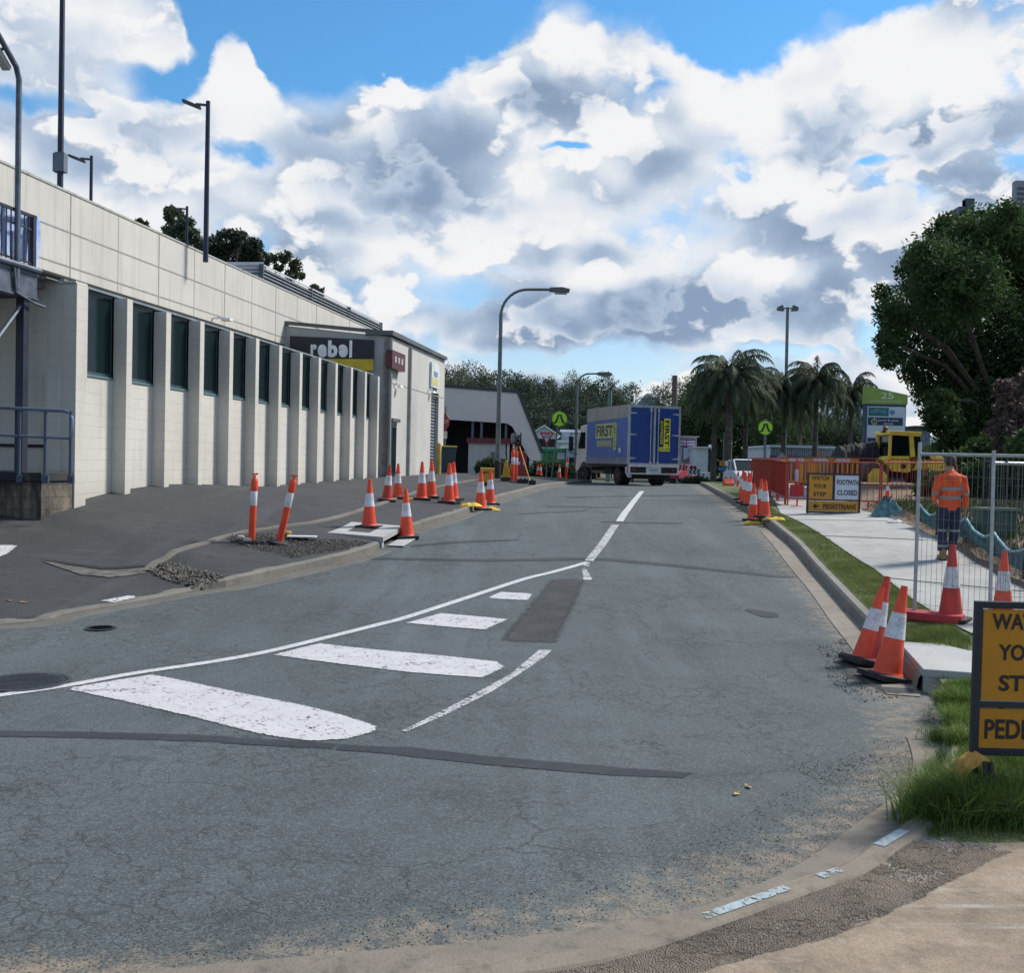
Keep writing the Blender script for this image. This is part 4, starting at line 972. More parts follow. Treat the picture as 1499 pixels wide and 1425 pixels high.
for i in range(n+1):
    for j in range(7):
        y = -11+(10.78)*i/n; z = zdk+.22+.80*j/6; vs.append((ex-.13+.03*math.sin(i*1.7+j*.5), y, z+(.03*math.sin(i*.9) if j in (0, 6) else 0)))
b.add(vs, [(i*7+j, i*7+j+1, (i+1)*7+j+1, (i+1)*7+j) for i in range(n) for j in range(6)])
o = b.build('fabric', mat('banner_blue_white', (.62, .70, .90), .7, var=.1, vscale=1.5, col2=(.10, .22, .62)), bn, smooth=True, fixn=False)
# lamp pole on the platform
lt = bl(28, 105, ex+.02); 
pw = BM @ Vector((ex+.02, lt[0], zdk-.2))
top = lt[1]
lamp = thing('platform_lamp', 'bent steel pole with a long fluorescent lamp rising from the platform at the left edge', 'lamp', pw)
tl = top-(zdk-.2)
tipw = at(-26, 8, pw.y-1.0); v = tipw-(pw+Vector((0, 0, tl)))
b = MB(); b.tube([(0, 0, -.1), (0, 0, tl-.12), v.normalized()*.1+Vector((0, 0, tl)), v+Vector((0, 0, tl))], .045, 10); b.build('pole', m_steel, lamp, smooth=True)
dn = v.normalized(); off = Vector((-.13, 0, -.10)); a1 = Vector((0, 0, tl))+dn*.16+off*.9; a2 = a1+dn*1.3
b = MB(); b.bar(a1, a2, .13, .09); hd = b.build('lamp_body', mat('lamp_pale', (.50, .50, .47), .5), lamp, bevel=.01)
b = MB(); b.bar(a1+dn*.3, a1+dn*.3-off, .03); b.bar(a1+dn*.9, a1+dn*.9-off, .03); b.build('bracket', m_dsteel, lamp)
# retaining wall and handrail in front of the end wall
rw = thing('retaining_wall', 'low stained block retaining wall under the handrail', 'wall', BO, PHI)
zr = bly(60, 692, -.8)[1]
t = NT('stained_block', .9); g = t.xyz()
cmb = t.N.new('ShaderNodeCombineXYZ'); t.L.new(g[0], cmb.inputs[0]); t.L.new(t.math('SUBTRACT', g[2], zr-.01), cmb.inputs[1])
br = t.N.new('ShaderNodeTexBrick'); t.L.new(cmb.outputs[0], br.inputs[0]); br.inputs['Scale'].default_value = 1; br.inputs['Brick Width'].default_value = .4; br.inputs['Row Height'].default_value = .2; br.inputs['Mortar Size'].default_value = .006
c = t.mix(t.mr(t.noise(1.8, 6, .7, stretch=(2.4, 1, .5)), .36, .58), (.016, .017, .02), (.21, .18, .135)); c = t.mix(t.mr(t.noise(6, 5, .7), .45, .7, 0, .5), c, (.03, .03, .03)); c = t.mix(t.math('MULTIPLY', br.outputs['Fac'], .7), c, (.02, .02, .02))
c = t.mix(t.math('MULTIPLY', t.mr(g[2], zr-.16, zr-.22, 1, 0), t.mr(t.noise(1.2, 4, .6), .38, .5, .4, 1)), c, (.022, .025, .032))
t.bump(t.noise(40, 4), .4, .01); t.col(c)
b = MB(); b.box(-7.5, -.03, -.85, ys[0]-.34, -.6, zr-.14); b.box(-7.5, -.0, -.90, ys[0]-.34, zr-.14, zr); b.build('wall', t.m, rw, bevel=.006)
hrl = thing('handrail', 'pale blue steel pipe handrail on the stained block wall', 'handrail', BO, PHI)
m_rail = mat('rail_blue', (.22, .27, .40), .4, .5)
x_r, z_top = bly(104, 602, -.95); z_mid = bly(100, 642, -.95)[1]; z_topl = z_top+.0
b = MB(); sl = -.03
b.tube([(-7.4, -.95, z_top+.25), (x_r-.12, -.95, z_top), (x_r-.02, -.95, z_top-.03), (x_r+.02, -.95, z_top-.12), (x_r+.02, -.95, z_mid+.06), (x_r-.03, -.95, z_mid)], .028, 8); b.tube([(-7.4, -.95, z_mid+.2), (x_r-.03, -.95, z_mid)], .022, 8); b.build('rails', m_rail, hrl, smooth=True)
for px in (28, 66, 103):
    x, _ = bly(px, 680, -.95); b = MB(); b.tube([(x, -.95, z_top+.0+(x_r-x)*.035), (x, -.95, zr-.1)], .026, 8); b.box(x-.05, x+.05, -.95, -.9, zr-.16, zr-.04); b.build('post', mat('post_blue', (.07, .095, .15), .5, .4), hrl)
for xx in (-4.5, -5.8, -7): b = MB(); b.tube([(xx, -.95, z_top+.05), (xx, -.95, zr-.1)], .026, 8); b.build('post', mat('post_blue'), hrl)

# ------------------------------------------------------------------ light poles standing on the roof
m_pole = mat('pole_dark_blue', (.022, .030, .06), .5, .3); m_head = mat('lamp_head', (.06, .065, .08), .5)
def roof_pole(px, pyt, pyb, Y, r, label, head=None, box=None):
    top = at(px[0], pyt, Y); bot = at(px[1], pyb, Y); x = (top.x+bot.x)/2; zb = BO.z+zt-.4
    t = thing('roof_light_pole', label, 'light pole', (bot.x, Y, zb)); h = top.z-zb
    b = MB(); b.tube([(0, 0, 0), (0, 0, h)], [r, r*.8], 8); b.build('pole', m_pole, t)
    if head:
        b = MB(); b.bar((0, 0, h-.12), (-.35, -.02, h-.10), .06); b.bar((-.22, 0, h-.2), (-.72, -.04, h-.02), .2, .07); b.build('lamp_head', m_head, t)
    if box:
        z0, z1 = at(px[1], box[1], Y).z-zb, at(px[1], box[0], Y).z-zb; b = MB(); b.box(-.1, .14, -.12, .12, z0, z1); b.box(-.16, -.1, -.1, .1, z0, z1-.02); b.build('control_box', mat('box_grey', (.12, .15, .2), .5), t)
roof_pole((96, 88), -60, 275, 27, .085, 'tallest dark pole with a grey control box rising out of the top of the picture', None, (224, 252))
roof_pole((135, 133), 228, 300, 34, .065, 'short dark pole with one lamp, left of the roof trees', True)
roof_pole((309, 301), 148, 378, 30, .08, 'tall dark pole with a small lamp at its top standing by the roof trees', True)
roof_pole((274, 273), 302, 362, 44, .07, 'short dark pole with a small lamp in front of the nearest roof tree', True)

# ------------------------------------------------------------------ covered walkway with the cut-off end
YW = 58
def wp(px, py, Y=YW): p = at(px, py, Y); return (p.x, p.z)
wk = thing('covered_walkway', 'pale grey ramp cover with a slanting end and a dark opening beneath', 'canopy', (at(700, 680, YW).x, YW, 1.2)); wx, wz = wk.location.x, wk.location.z
def wl2(px, py, Y=YW): a = wp(px, py, Y); return (a[0]-wx, a[1]-wz)
m_canopy = mat('canopy_cream', (.66, .65, .61), .6, var=.04, vscale=.5); m_trim = mat('trim_dark', (.05, .055, .06), .6)
outl = [wl2(600, 563), wl2(757, 576), wl2(791, 663), wl2(791, 675), wl2(776, 674), wl2(750, 625), wl2(742, 620), wl2(600, 611)]
b = MB(); b.prism(outl, -.06, .06, 'y'); b.build('side_panel', m_canopy, wk)
b = MB()
for i in range(14):
    f = i/14; x = outl[0][0]+(outl[1][0]-outl[0][0])*f
b.prism([outl[0], outl[1], (outl[1][0]+.1, outl[1][1]+.18), (outl[0][0], outl[0][1]+.18)], -.12, 3.6, 'y'); b.prism([outl[1], outl[2], (outl[2][0]+.2, outl[2][1]), (outl[1][0]+.1, outl[1][1]+.18)], -.12, 3.6, 'y'); b.build('roof', m_trim, wk)
b = MB(); b.prism([outl[5], outl[4], outl[3], outl[2], outl[1], outl[0], outl[7]], 3.4, 3.5, 'y'); b.box(outl[0][0], wl2(776, 674)[0], 3.3, 3.4, -1.2, outl[7][1]+.5); b.box(outl[0][0], outl[0][0]+.1, 0, 3.4, -1.2, 6); b.build('back_wall', mat('recess_shade', (.03, .035, .045), .9), wk)  # near-black colour stands in for the shade of the opening
for px in (692, 741, 705): x, z = wl2(px, 617); b = MB(); b.box(x-.07, x+.07, .1, .24, -1.2, z+.1); b.build('column', mat('column_grey', (.12, .14, .17), .6), wk)
# block kiosk under the cover
k0 = at(685, 690, 55); k1 = at(740, 643, 55)
kb = thing('plant_room', 'small white block room with a maroon roof edge under the ramp cover', 'building', (k0.x, 55, 1.0)); W = k1.x-k0.x; H = k1.z-1.0
b = MB(); b.box(0, W, 0, 3, 0, H-.25); b.build('wall', mat('white_block', (.50, .50, .48), .8, var=.06), kb)
b = MB(); b.box(-.1, W+.6, -.15, 3.1, H-.25, H+.02); b.build('roof', mat('maroon', (.14, .02, .035), .5), kb)
for dx in (.1, .4): b = MB(); b.box(W+dx, W+dx+.12, .0, .1, 0, H-.25); b.build('post', mat('white_paint', (.7, .7, .72), .5), kb)
b = MB(); b.box(W*.62, W*.72, -.12, 0, H-1.0, H-.7); b.build('meter_box', m_steel, kb)
# red container / skip beside it
c0 = at(756, 694, 50); c1 = at(771, 661, 50)
sk = thing('red_booth', 'dark red box cabinet behind the surveyor tripod', 'cabinet', (c0.x, 50, G1(c0.x, 50))); W = c1.x-c0.x+.0; H = c1.z-sk.location.z
b = MB(); b.prism([(0, 0), (W, 0), (W, H*.9), (W*.8, H), (W*.1, H), (0, H*.92)], 0, 1.2, 'y'); b.build('body', mat('dull_red', (.30, .035, .05), .5), sk, bevel=.03)
b = MB(); b.box(W*.02, W*.98, -.03, 0, H*.78, H*.86); b.build('rim', mat('dull_red2', (.22, .03, .04), .5), sk)
for f in (.25, .75): b = MB(); b.box(W*f-.05, W*f+.05, -.04, -.0, H*.45, H*.58); b.build('handle', mat('white_paint'), sk)
# ================================================================== cones, bollards, barriers, signs
m_orange = mat('cone_orange', (.86, .085, .022), .45, var=.10, vscale=5, col2=(.62, .05, .018))
m_red = mat('cone_red', (.62, .045, .030), .5, var=.15, vscale=7, col2=(.40, .04, .03))
def collar_mat():
    t = NT('cone_collar', .35)
    c = t.mix(t.mr(t.noise(9, 6, .7), .5, .68, 0, .75), (.66, .66, .70), (.30, .27, .25)); c = t.mix(t.mr(t.noise(38, 4, .7, off=(2, 2, 2)), .60, .66, 0, .8), c, (.07, .06, .06)); return t.col(c)
m_collar = collar_mat()
m_rub = mat('rubber_black', (.020, .020, .022), .75, var=.3, vscale=12, bump=.3)
m_yel = mat('sandbag_yellow', (.62, .42, .04), .8, var=.2, vscale=10, bump=.5)
CONE_MESH = {}
def cone_parts(parent, H=.9):
    if not CONE_MESH:
        r = lambda z: .142+(.030-.142)*(z/H)
        def seg(z0, z1, grow=0, n=6): return [(r(z0+(z1-z0)*i/n)+grow, z0+(z1-z0)*i/n) for i in range(n+1)]
        b = MB(); b.lathe([(.150, .06), (.145, .068), (.140, .08)]+seg(.08, H)[0:]+[(.030, H+.004), (.022, H-.01)], 28, k=0)
        for f in range(len(b.f)): pass
        CONE_MESH['body'] = b
        c = MB(); c.lathe([(r(.40)-.001, .40)]+seg(.40, .645, .004)+[(r(.645)-.001, .645)], 28, cap=False); CONE_MESH['collar'] = c
        s = MB(); n = 8; out = []
        w = .205
        for cx, cy, a0 in ((w-.04, w-.04, 0), (-w+.04, w-.04, 90), (-w+.04, -w+.04, 180), (w-.04, -w+.04, 270)):
            for k in range(5): a = R(a0+22.5*k); out.append((cx+.04*math.cos(a), cy+.04*math.sin(a)))
        s.prism(out, 0, .052, 'z'); s.lathe([(.185, .052), (.170, .060), (.14, .061)], 20, cap=False); CONE_MESH['base'] = s
        CONE_MESH['ob'] = None
    return
def make_cone(loc, rot, label, red=False, group='witches hat traffic cones', scale=1.0):
    cone_parts(None)
    key = 'red' if red else 'orange'
    if CONE_MESH.get(key) is None:
        t = thing('traffic_cone', label, 'cone', loc, rot=rot, group=group)
        CONE_MESH['body'].build('cone_body', m_red if red else m_orange, t, smooth=True)
        CONE_MESH['collar'].build('reflective_collar', m_collar, t, smooth=True)
        CONE_MESH['base'].build('base', m_rub, t, bevel=.006); CONE_MESH[key] = t
        h = MB(); h.lathe([(.0335, 0), (.0345, .012)], 16, (0, 0, .885), cap=False)
    else: t = copy_thing(CONE_MESH[key], loc, rot, label, group)
    t.scale = (scale,)*3; return t
def cone(px, py, hpx, label, red=False, lean=(0, 0), seed=0, Y=None, zoff=0, real=.9):
    p = gnd(px, py) if Y is None else at(px, py, Y)
    # contact pixel is the near edge of the base: the centre stands a little farther
    p = p+Vector((p.x/p.y*.15, .15, 0)); 
    if Y is None: p.z = G1(p.x, p.y)
    p.z += zoff
    s = hpx/1500*p.y/real
    s = min(1.12, max(.82, s)) if Y is None else s
    rot = (Matrix.Rotation(R(lean[1]), 3, 'Y') @ Matrix.Rotation(R(lean[0]), 3, 'X') @ Matrix.Rotation(seed*1.3 % 1.57 if not any(lean) else .3, 3, 'Z')).to_euler()
    return make_cone(p, rot, label, red, scale=s)
# left footpath
cone(540, 776, 72, 'orange cone on the verge directly behind the concrete inlet box', seed=1)
cone(595, 791, 73, 'orange cone standing in the gutter at the road side of the concrete inlet box', lean=(0, -2), seed=2)
cone(566, 735, 53, 'dusty orange cone leaning against its twin at the driveway edging, left of the pair', True, (0, 4), 3)
cone(582, 731, 51, 'orange cone with a yellow sheet at its foot, right of the driveway edging pair', seed=4)
cone(617, 733, 56, 'orange cone on the left footpath, fourth from the inlet box', seed=5)
cone(631, 730, 55, 'orange cone just behind and right of another, in front of the yellow wall corner', seed=6)
cone(657, 738, 59, 'orange cone on the left footpath with another hidden close behind it', seed=7)
cone(663, 733, 56, 'orange cone almost hidden behind the one on the left footpath near the kerb', seed=8)
cone(703, 748, 58, 'orange cone on a yellow mat in the left gutter', seed=9)
cone(717, 740, 52, 'orange cone standing against the left kerb in front of the yellow box', seed=10)
# right kerb, group of three by the new inlet
cone(1262, 978, 118, 'orange cone mostly hidden behind the two leaning cones by the new inlet', lean=(-3, 14), seed=11)
cone(1269, 978, 132, 'tall orange cone leaning right, middle of the three by the new inlet', True, lean=(-4, 13), seed=12)
cone(1297, 1001, 140, 'nearest orange cone, leaning right over fresh asphalt beside the white inlet', lean=(-3, 10.5), seed=13)
cone(1391, 914, 113, 'red and white cone with a scuffed collar inside the mesh fence', True, seed=14)
cone(1467, 914, 104, 'cone with a dark mark on its top, behind the near black framed sign', seed=15)
# right kerb further on
cone(1119, 769, 55, 'nearest cone of the row along the right kerb, yellow sandbags at its foot', seed=16)
cone(1102, 764, 55, 'left hand cone of the three at the near end of the right kerb row', seed=17)
cone(1113, 757, 52, 'cone behind the near pair of the right kerb row', seed=18)
cone(1096, 741, 48, 'cone before the red mesh barrier, fourth along the right kerb', seed=19)
cone(1090, 738, 46, 'cone before the red mesh barrier, fifth along the right kerb', seed=20)
cone(1087, 733, 44, 'cone nearly hidden by its neighbours, last of the right kerb row', seed=21)
# far left beyond the street lamp
for px, py, h, L in ((787, 696, 16, 'left cone of the tiny pair beyond the surveyor tripod'), (791, 697, 18, 'right cone of the tiny pair beyond the surveyor tripod'), (818.5, 700, 20, 'small cone below the left pedestrian sign')):
    cone(px, py, h, L, Y=52, real=.9)
def sheet_bag(name, px, py, label, sx, sy, h=.05, rz=0, m=None, Y=None):
    p = gnd(px, py); t = thing(name, label, name.replace('_', ' '), p, rz)
    b = MB(); n = 14; m_ = 9; vs = []
    for i in range(n+1):
        for j in range(m_+1):
            u = i/n*2-1; v = j/m_*2-1; rr = max(abs(u), abs(v)); z = h*(1-rr**3)*(.7+.5*mnoise.noise((u*2.2+px, v*2.2, 0)))+.012+.02*abs(mnoise.noise((u*3, v*3, px)))
            k = 1+.18*mnoise.noise((u*1.5, v*1.5, px*.1)); vs.append((u*sx*k*(1-.25*v*v), v*sy*k*(1-.2*u*u), z if rr < .99 else .003))
    b.add(vs, [(i*(m_+1)+j, (i+1)*(m_+1)+j, (i+1)*(m_+1)+j+1, i*(m_+1)+j+1) for i in range(n) for j in range(m_)]); b.build('bag', m or m_yel, t, smooth=True, fixn=False); return t
sheet_bag('sandbag', 690, 745, 'yellow sandbag on the left of the gutter cone', .28, .16, .08, .5)
sheet_bag('sandbag', 716, 747, 'yellow sandbag on the right of the gutter cone', .26, .14, .07, -.3)
sheet_bag('sandbag', 1104, 768, 'yellow sandbag left of the nearest right kerb cone', .26, .13, .07, .3)
sheet_bag('sandbag', 1133, 762, 'yellow sandbag lying on the kerb right of the nearest kerb cone', .24, .12, .06, -.2)
sheet_bag('sandbag', 592, 731, 'yellow sheet under the right cone of the driveway pair', .26, .12, .04, .1)

# T-top bollards
def t_bollard(px, py, hpx, lean, label, Y=None, real=1.2, ry=0):
    p = gnd(px, py) if Y is None else at(px, py, Y); s = hpx/1500*p.y/real
    if Y is None: s = min(1.15, max(.8, s))
    t = thing('delineator_bollard', label, 'bollard', p, rot=(0, R(lean), 0), group='orange delineator bollards'); t.scale = (s,)*3
    b = MB(); b.lathe([(.052, 0), (.056, .02), (.056, .62)], 18); b.lathe([(.056, .86), (.06, .88), (.06, 1.02), (.05, 1.06), (.042, 1.075)], 18); b.lathe([(.050, .62), (.050, .86)], 18, cap=False); b.build('post', m_orange, t, smooth=True)
    b = MB(); b.lathe([(.0565, .62), (.058, .625), (.058, .855), (.0565, .86)], 18, cap=False); b.build('reflective_band', m_collar, t, smooth=True)
    b = MB(); b.lathe([(.02, 1.07), (.02, 1.12)], 10); b.bar((-.05, 0, 1.135), (.055, 0, 1.15), .028, .03); b.build('handle', m_orange, t, bevel=.005)
    b = MB(); b.lathe([(.2, 0), (.2, .03), (.13, .05), (.06, .055)], 8); b.build('base', m_rub, t)
    return t
t_bollard(368, 795, 106, 2.0, 'upright orange bollard, left of the two on the rubble')
t_bollard(408, 797, 108, 12, 'orange bollard leaning to the right on the rubble')
t_bollard(750, 706, 51, 0, 'left of two bollards standing together by the surveyor tripod')
t_bollard(755, 707, 51, 0, 'right of two bollards standing together by the surveyor tripod')
t_bollard(828, 702, 35, 4, 'orange bollard at the roadside just left of the truck', Y=50)
t_bollard(1079, 720, 32, 2, 'orange bollard at the far end of the right kerb beside the white car', Y=40)

# new concrete inlets
def inlet(name, top_px, h, label, slot, hole=None, thick=.11):
    P = [gnd(*p) for p in top_px]; return P
# left inlet: rectangular lid with a long slot and an open front to the gutter
p = pitL; dirk = None
i = int(np.argmin(np.hypot(KL[:, 0]-p.x, KL[:, 1]-p.y))); tdir = KL[i+1]-KL[i-1]; ang = math.atan2(tdir[1], tdir[0])
t = thing('kerb_inlet', 'new pale concrete inlet box with a long slot in its lid on the left verge', 'inlet box', (KL[i][0], KL[i][1], float(rz(KL[i][1]))+.0), ang)
_dz = float(rz(KL[i][1]+tdir[1])-rz(KL[i][1]-tdir[1]))/2/float(np.hypot(*tdir)); t.rotation_euler = (R(2.5), -math.atan(_dz), ang); t.scale = (.85, .82, 1)
b = MB()
def lid_with_slot(b, x0, x1, y0, y1, sx0, sx1, sy0, sy1, z0, z1):
    b.box(x0, sx0, y0, y1, z0, z1); b.box(sx1, x1, y0, y1, z0, z1); b.box(sx0, sx1, y0, sy0, z0, z1); b.box(sx0, sx1, sy1, y1, z0, z1)
lid_with_slot(b, -.75, .75, .0, 1.25, -.40, .40, .42, .92, .115, .20)
b.build('lid', m_newcon, t)
b = MB(); b.box(-.75, -.62, .02, 1.23, -.05, .115); b.box(.62, .75, .02, 1.23, -.05, .115); b.box(-.62, .62, 1.1, 1.23, -.05, .115); b.build('box_wall', m_newcon, t)
b = MB(); b.box(-.62, .62, .2, 1.1, -.04, -.02); b.build('pit_floor', mat('pit_black', (.012, .012, .012), .95), t)
b = MB(); b.box(-.40, .40, .42, .92, .17, .2025); b.build('slot_shade', mat('slot_shade_dark', (.05, .05, .052), .8), t)  # dark fill standing in for the shade inside the open slot
ap = thing('apron_slab', 'pale concrete apron slab in the gutter in front of the left inlet box', 'slab', (KL[i][0], KL[i][1], float(rz(KL[i][1]))+.004), ang); ap.rotation_euler = (0, -math.atan(_dz), ang)
b = MB(); b.box(-.45, .6, -.32, -.02, .006, .02); b.build('slab', m_newcon, ap, bevel=.006)
bd = thing('white_board', 'small white board lying on the rubble behind the leaning bollard', 'board', gnd(442, 791)+Vector((0, 0, .05)), .1); b = MB(); b.box(-.24, .24, -.12, .12, 0, .02); b.build('board', mat('board_white', (.6, .62, .64), .6), bd)
for (px, py, L, c) in ((352, 793, 'pale stone beside the foot of the upright bollard', (.5, .46, .4)), (362, 797, 'round pale stone at the foot of the upright bollard', (.45, .42, .38)), (421, 786, 'yellow stone lump by the leaning bollard', (.5, .36, .06))):
    g_ = gnd(px, py); b = MB(); b.sphere((0, 0, .05), .06, 10, 7, sc=(1.2, .9, .8)); o = b.build('stone', mat('st_%d' % px, c, .9, var=.3, vscale=20), smooth=True); o.location = g_
    for v in o.data.vertices: v.co *= 1+.25*mnoise.noise(v.co*18)
    tag(o, L, 'stone')
# right inlet
p0 = gnd(1324, 977); g0 = on_road(1320, 962); g1 = on_road(1352, 1000)
A = Vector((*on_road(1322, 975), 0)); B = Vector((*on_road(1349, 1012), 0)); d = (A-B); L = d.length; ang = math.atan2(d.y, d.x)
t = thing('kerb_inlet', 'new white concrete kerb inlet with a round lid beside the three cones', 'inlet box', (B.x, B.y, float(rz(B.y))), ang)
b = MB(); outl_ = [(-.05, 0), (L+.35, 0), (L+.35, -.42), (L+.02, -.62), (L-.1, -1.35), (-.15, -1.5)]
b.prism(outl_, .135, .21, 'z'); b.build('lid', m_newcon, t, bevel=.008)
b = MB(); b.box(-.05, .07, -1.3, -.012, -.05, .135); b.box(L+.2, L+.35, -.4, -.012, -.05, .135); b.box(-.05, L+.35, -1.42, -1.3, -.05, .135); b.build('side_wall', m_newcon, t)
b = MB(); b.box(.07, L+.2, -1.3, -.35, -.04, .0); b.box(.07, L+.2, -.4, -.35, 0, .135); b.build('pit_floor', mat('pit_black'), t)
b = MB(); b.lathe([(.30, 0), (.30, .008), (.27, .012)], 30, (L*.35, -.98, .21))
b.build('round_lid', mat('cast_iron'), t)
b = MB(); b.box(-.0, L+.3, .03, .34, -.005, .014); b.build('apron', m_gutter, t)
hatch = [gnd(1400, 952), gnd(1499, 948), gnd(1499, 972), gnd(1440, 966), gnd(1388, 962)]
tag(drape('gravel_patch', [(p.x, p.y) for p in hatch], .01, .1, m_gravel), kind='structure')

# ------------------------------------------------------------------ framed message signs
m_frame = mat('sign_frame_navy', (.010, .016, .030), .45, var=.2)
m_amber = mat('sign_amber', (.50, .215, .004), .5, var=.06, vscale=5, col2=(.44, .185, .004))
m_amber2 = mat('sign_amber_far', (.52, .25, .02), .5, var=.06)
m_signw = mat('sign_white', (.55, .60, .68), .5, var=.06)
m_ink = mat('sign_ink', (.008, .010, .016), .5)
def box_sign(loc, rz_, label, far):
    t = thing('message_sign', label, 'sign', loc, rz_, group='black framed footpath signs')
    W, H = 1.2, .9; z0 = .10
    b = MB(); f = .04
    b.box(-W/2, W/2, -.02, .02, z0, z0+f); b.box(-W/2, W/2, -.02, .02, z0+H-f, z0+H); b.box(-W/2, -W/2+f, -.02, .02, z0+f, z0+H-f); b.box(W/2-f, W/2, -.02, .02, z0+f, z0+H-f)
    b.box(-W/2+f, W/2-f, -.018, .018, z0+.28, z0+.315); b.box(-.022, .022, -.018, .018, z0+.315, z0+H-f); b.build('frame', m_frame, t, bevel=.003)
    am = m_amber2 if far else m_amber
    def panel(x0, x1, za, zb, m, nm): b = MB(); b.box(x0, x1, -.008, .006, za, zb); return b.build(nm, m, t)
    l = panel(-W/2+f+.008, -.03, z0+.322, z0+H-f-.006, am, 'left_panel'); r = panel(.03, W/2-f-.008, z0+.322, z0+H-f-.006, m_signw if far else am, 'right_panel'); lo_ = panel(-W/2+f+.004, W/2-f-.004, z0+f+.004, z0+.272, am, 'lower_panel')
    def tx(s, x, z, h, w, par):
        o = text(s, h*1.38, m_ink, par, face_M((x, -.0115, z), (1, 0, 0), (0, 0, 1)), bold=.022, ext=.001)
        v = [q.co for q in o.data.vertices]; x0, x1 = min(a.x for a in v), max(a.x for a in v); za, zb = min(a.z for a in v), max(a.z for a in v)
        for q in o.data.vertices: q.co.x = x+((q.co.x-x0)/(x1-x0)-.5)*w; q.co.z = z+((q.co.z-za)/(zb-za)-.5)*h
        return o
    cx = -W/4-.003
    for s, k, w in (('WATCH', .795-.0, .385), ('YOUR', .615, .30), ('STEP', .435, .285)): tx(s, cx-.005, z0+k-.01, .094, w, l)
    if far:
        tx('FOOTPATH', W/4+.003, z0+.70, .115, .48, r); tx('CLOSED', W/4+.003, z0+.47, .115, .45, r)
        tx('PEDESTRIANS', .14, z0+.155, .11, .74, lo_)
        b = MB(); b.prism([(-.46, z0+.155), (-.39, z0+.215), (-.365, z0+.205), (-.40, z0+.172), (-.32, z0+.172), (-.32, z0+.138), (-.40, z0+.138), (-.365, z0+.105), (-.39, z0+.095)], -.0125, -.0085, 'y'); b.build('arrow', m_ink, lo_)
    else: tx('PEDESTRIANS', -.155, z0+.155, .116, .74, lo_)
    for x in (-W/2+.02, W/2-.02):
        b = MB(); b.bar((x, 0, z0+.02), (x+(.02 if x < 0 else -.02), .0, -.02), .022); b.bar((x*.7, .03, z0+.3), (x*.55, .42, -.0), .022); b.build('leg', m_frame, t)
    return t
p = at(1420, 1105, 5.95); gz = G1(p.x, p.y)
sN = box_sign((p.x+.6, p.y, p.z-.10), 0, 'nearest black framed amber sign cut off by the right edge of the picture', False)
p = at(1180, 751, 22.9)
box_sign((p.x+.6, p.y, p.z-.10), R(0), 'distant black framed sign with amber and white panels reading footpath closed', True)
# yellow sandbag hanging over the near sign's foot
sp = Vector((sN.location.x-.58, sN.location.y+.0, G1(sN.location.x-.58, sN.location.y)))
tb = thing('sandbag', 'faded orange sandbag draped over the foot of the nearest sign', 'sandbag', (sp.x+.0, sp.y-.05, sp.z+.03)); tb.scale = (1.35,)*3
b = MB(); n = 16; m_ = 8; vs = []
for i in range(n+1):
    for j in range(m_+1):
        u = i/n*2-1; v = j/m_*2-1; z = .17*(1-abs(u)**1.3)+.02+.012*mnoise.noise((u*4, v*4, 1)); vs.append((u*.14*(1+.1*v), v*.06*(1-.4*abs(u)*0)+.02*mnoise.noise((u*3, v*2, 5)), z-(.0 if abs(v) < .9 else .02)))
b.add(vs, [(i*(m_+1)+j, (i+1)*(m_+1)+j, (i+1)*(m_+1)+j+1, i*(m_+1)+j+1) for i in range(n) for j in range(m_)]); b.build('bag', mat('bag_orange', (.55, .27, .05), .8, var=.2, vscale=20, bump=.5), tb, smooth=True, fixn=False)
b = MB(); b.tube([(0, -.075, .17), (.004, -.085, .09), (.0, -.08, 0)], .012, 6); b.tube([(.02, -.08, .17), (.03, -.09, .08), (.035, -.08, 0)], .01, 6); b.build('strap', mat('strap_dark', (.03, .03, .035), .6), tb)

# ------------------------------------------------------------------ temporary mesh fence
m_galv = mat('galvanised', (.42, .44, .46), .4, .6, var=.12, vscale=9)
m_wire = mat('mesh_wire', (.20, .21, .22), .45, .6)
def fence_panel(P, Q, h, label, tilt=0, zb=.08, first=True):
    P = Vector(P); Q = Vector(Q); d = Q-P; L = Vector((d.x, d.y, 0)).length
    t = thing('mesh_fence', label, 'fence', P, math.atan2(d.y, d.x), group='temporary mesh fence panels'); sl = d.z/L
    t.rotation_euler = (R(tilt), 0, math.atan2(d.y, d.x))
    b = MB(); 
    b.tube([(0, 0, zb-.05), (0, 0, h+.14)], .021, 10); b.build('end_post', m_galv, t, smooth=True)
    b = MB(); b.tube([(L, 0, zb-.05+sl*L), (L, 0, h+.14+sl*L)], .021, 10); b.build('end_post', m_galv, t, smooth=True)
    b = MB(); b.tube([(0, 0, h), (L, 0, h+sl*L)], .019, 10); b.build('top_rail', m_galv, t, smooth=True)
    b = MB(); b.tube([(0, 0, zb), (L, 0, zb+sl*L)], .019, 10); b.build('bottom_rail', m_galv, t, smooth=True)
    b = MB(); n = int(L/.062)
    for i in range(1, n):
        x = L*i/n; b.bar((x, -.003, zb+sl*x), (x, -.003, h+sl*x), .0032)
    k = int((h-zb)/.23)
    for i in range(1, k):
        z = zb+(h-zb)*i/k; b.bar((0, .003, z), (L, .003, z+sl*L), .0034)
    b.build('wire_mesh', m_wire, t, fixn=False); return t
zP = 2-(918-690.6)/1500*12.2
P = at(1338, 917, 12.2); topz = at(1343, 660, 12.2).z
Qd = Vector((.57, -.62, 0)).normalized()*2.35
fA = fence_panel((P.x, P.y, P.z-.06), (P.x+Qd.x, P.y+Qd.y, P.z-.06-.02), topz-P.z+.02, 'mesh fence panel standing on a red foot block with the worker seen through it')
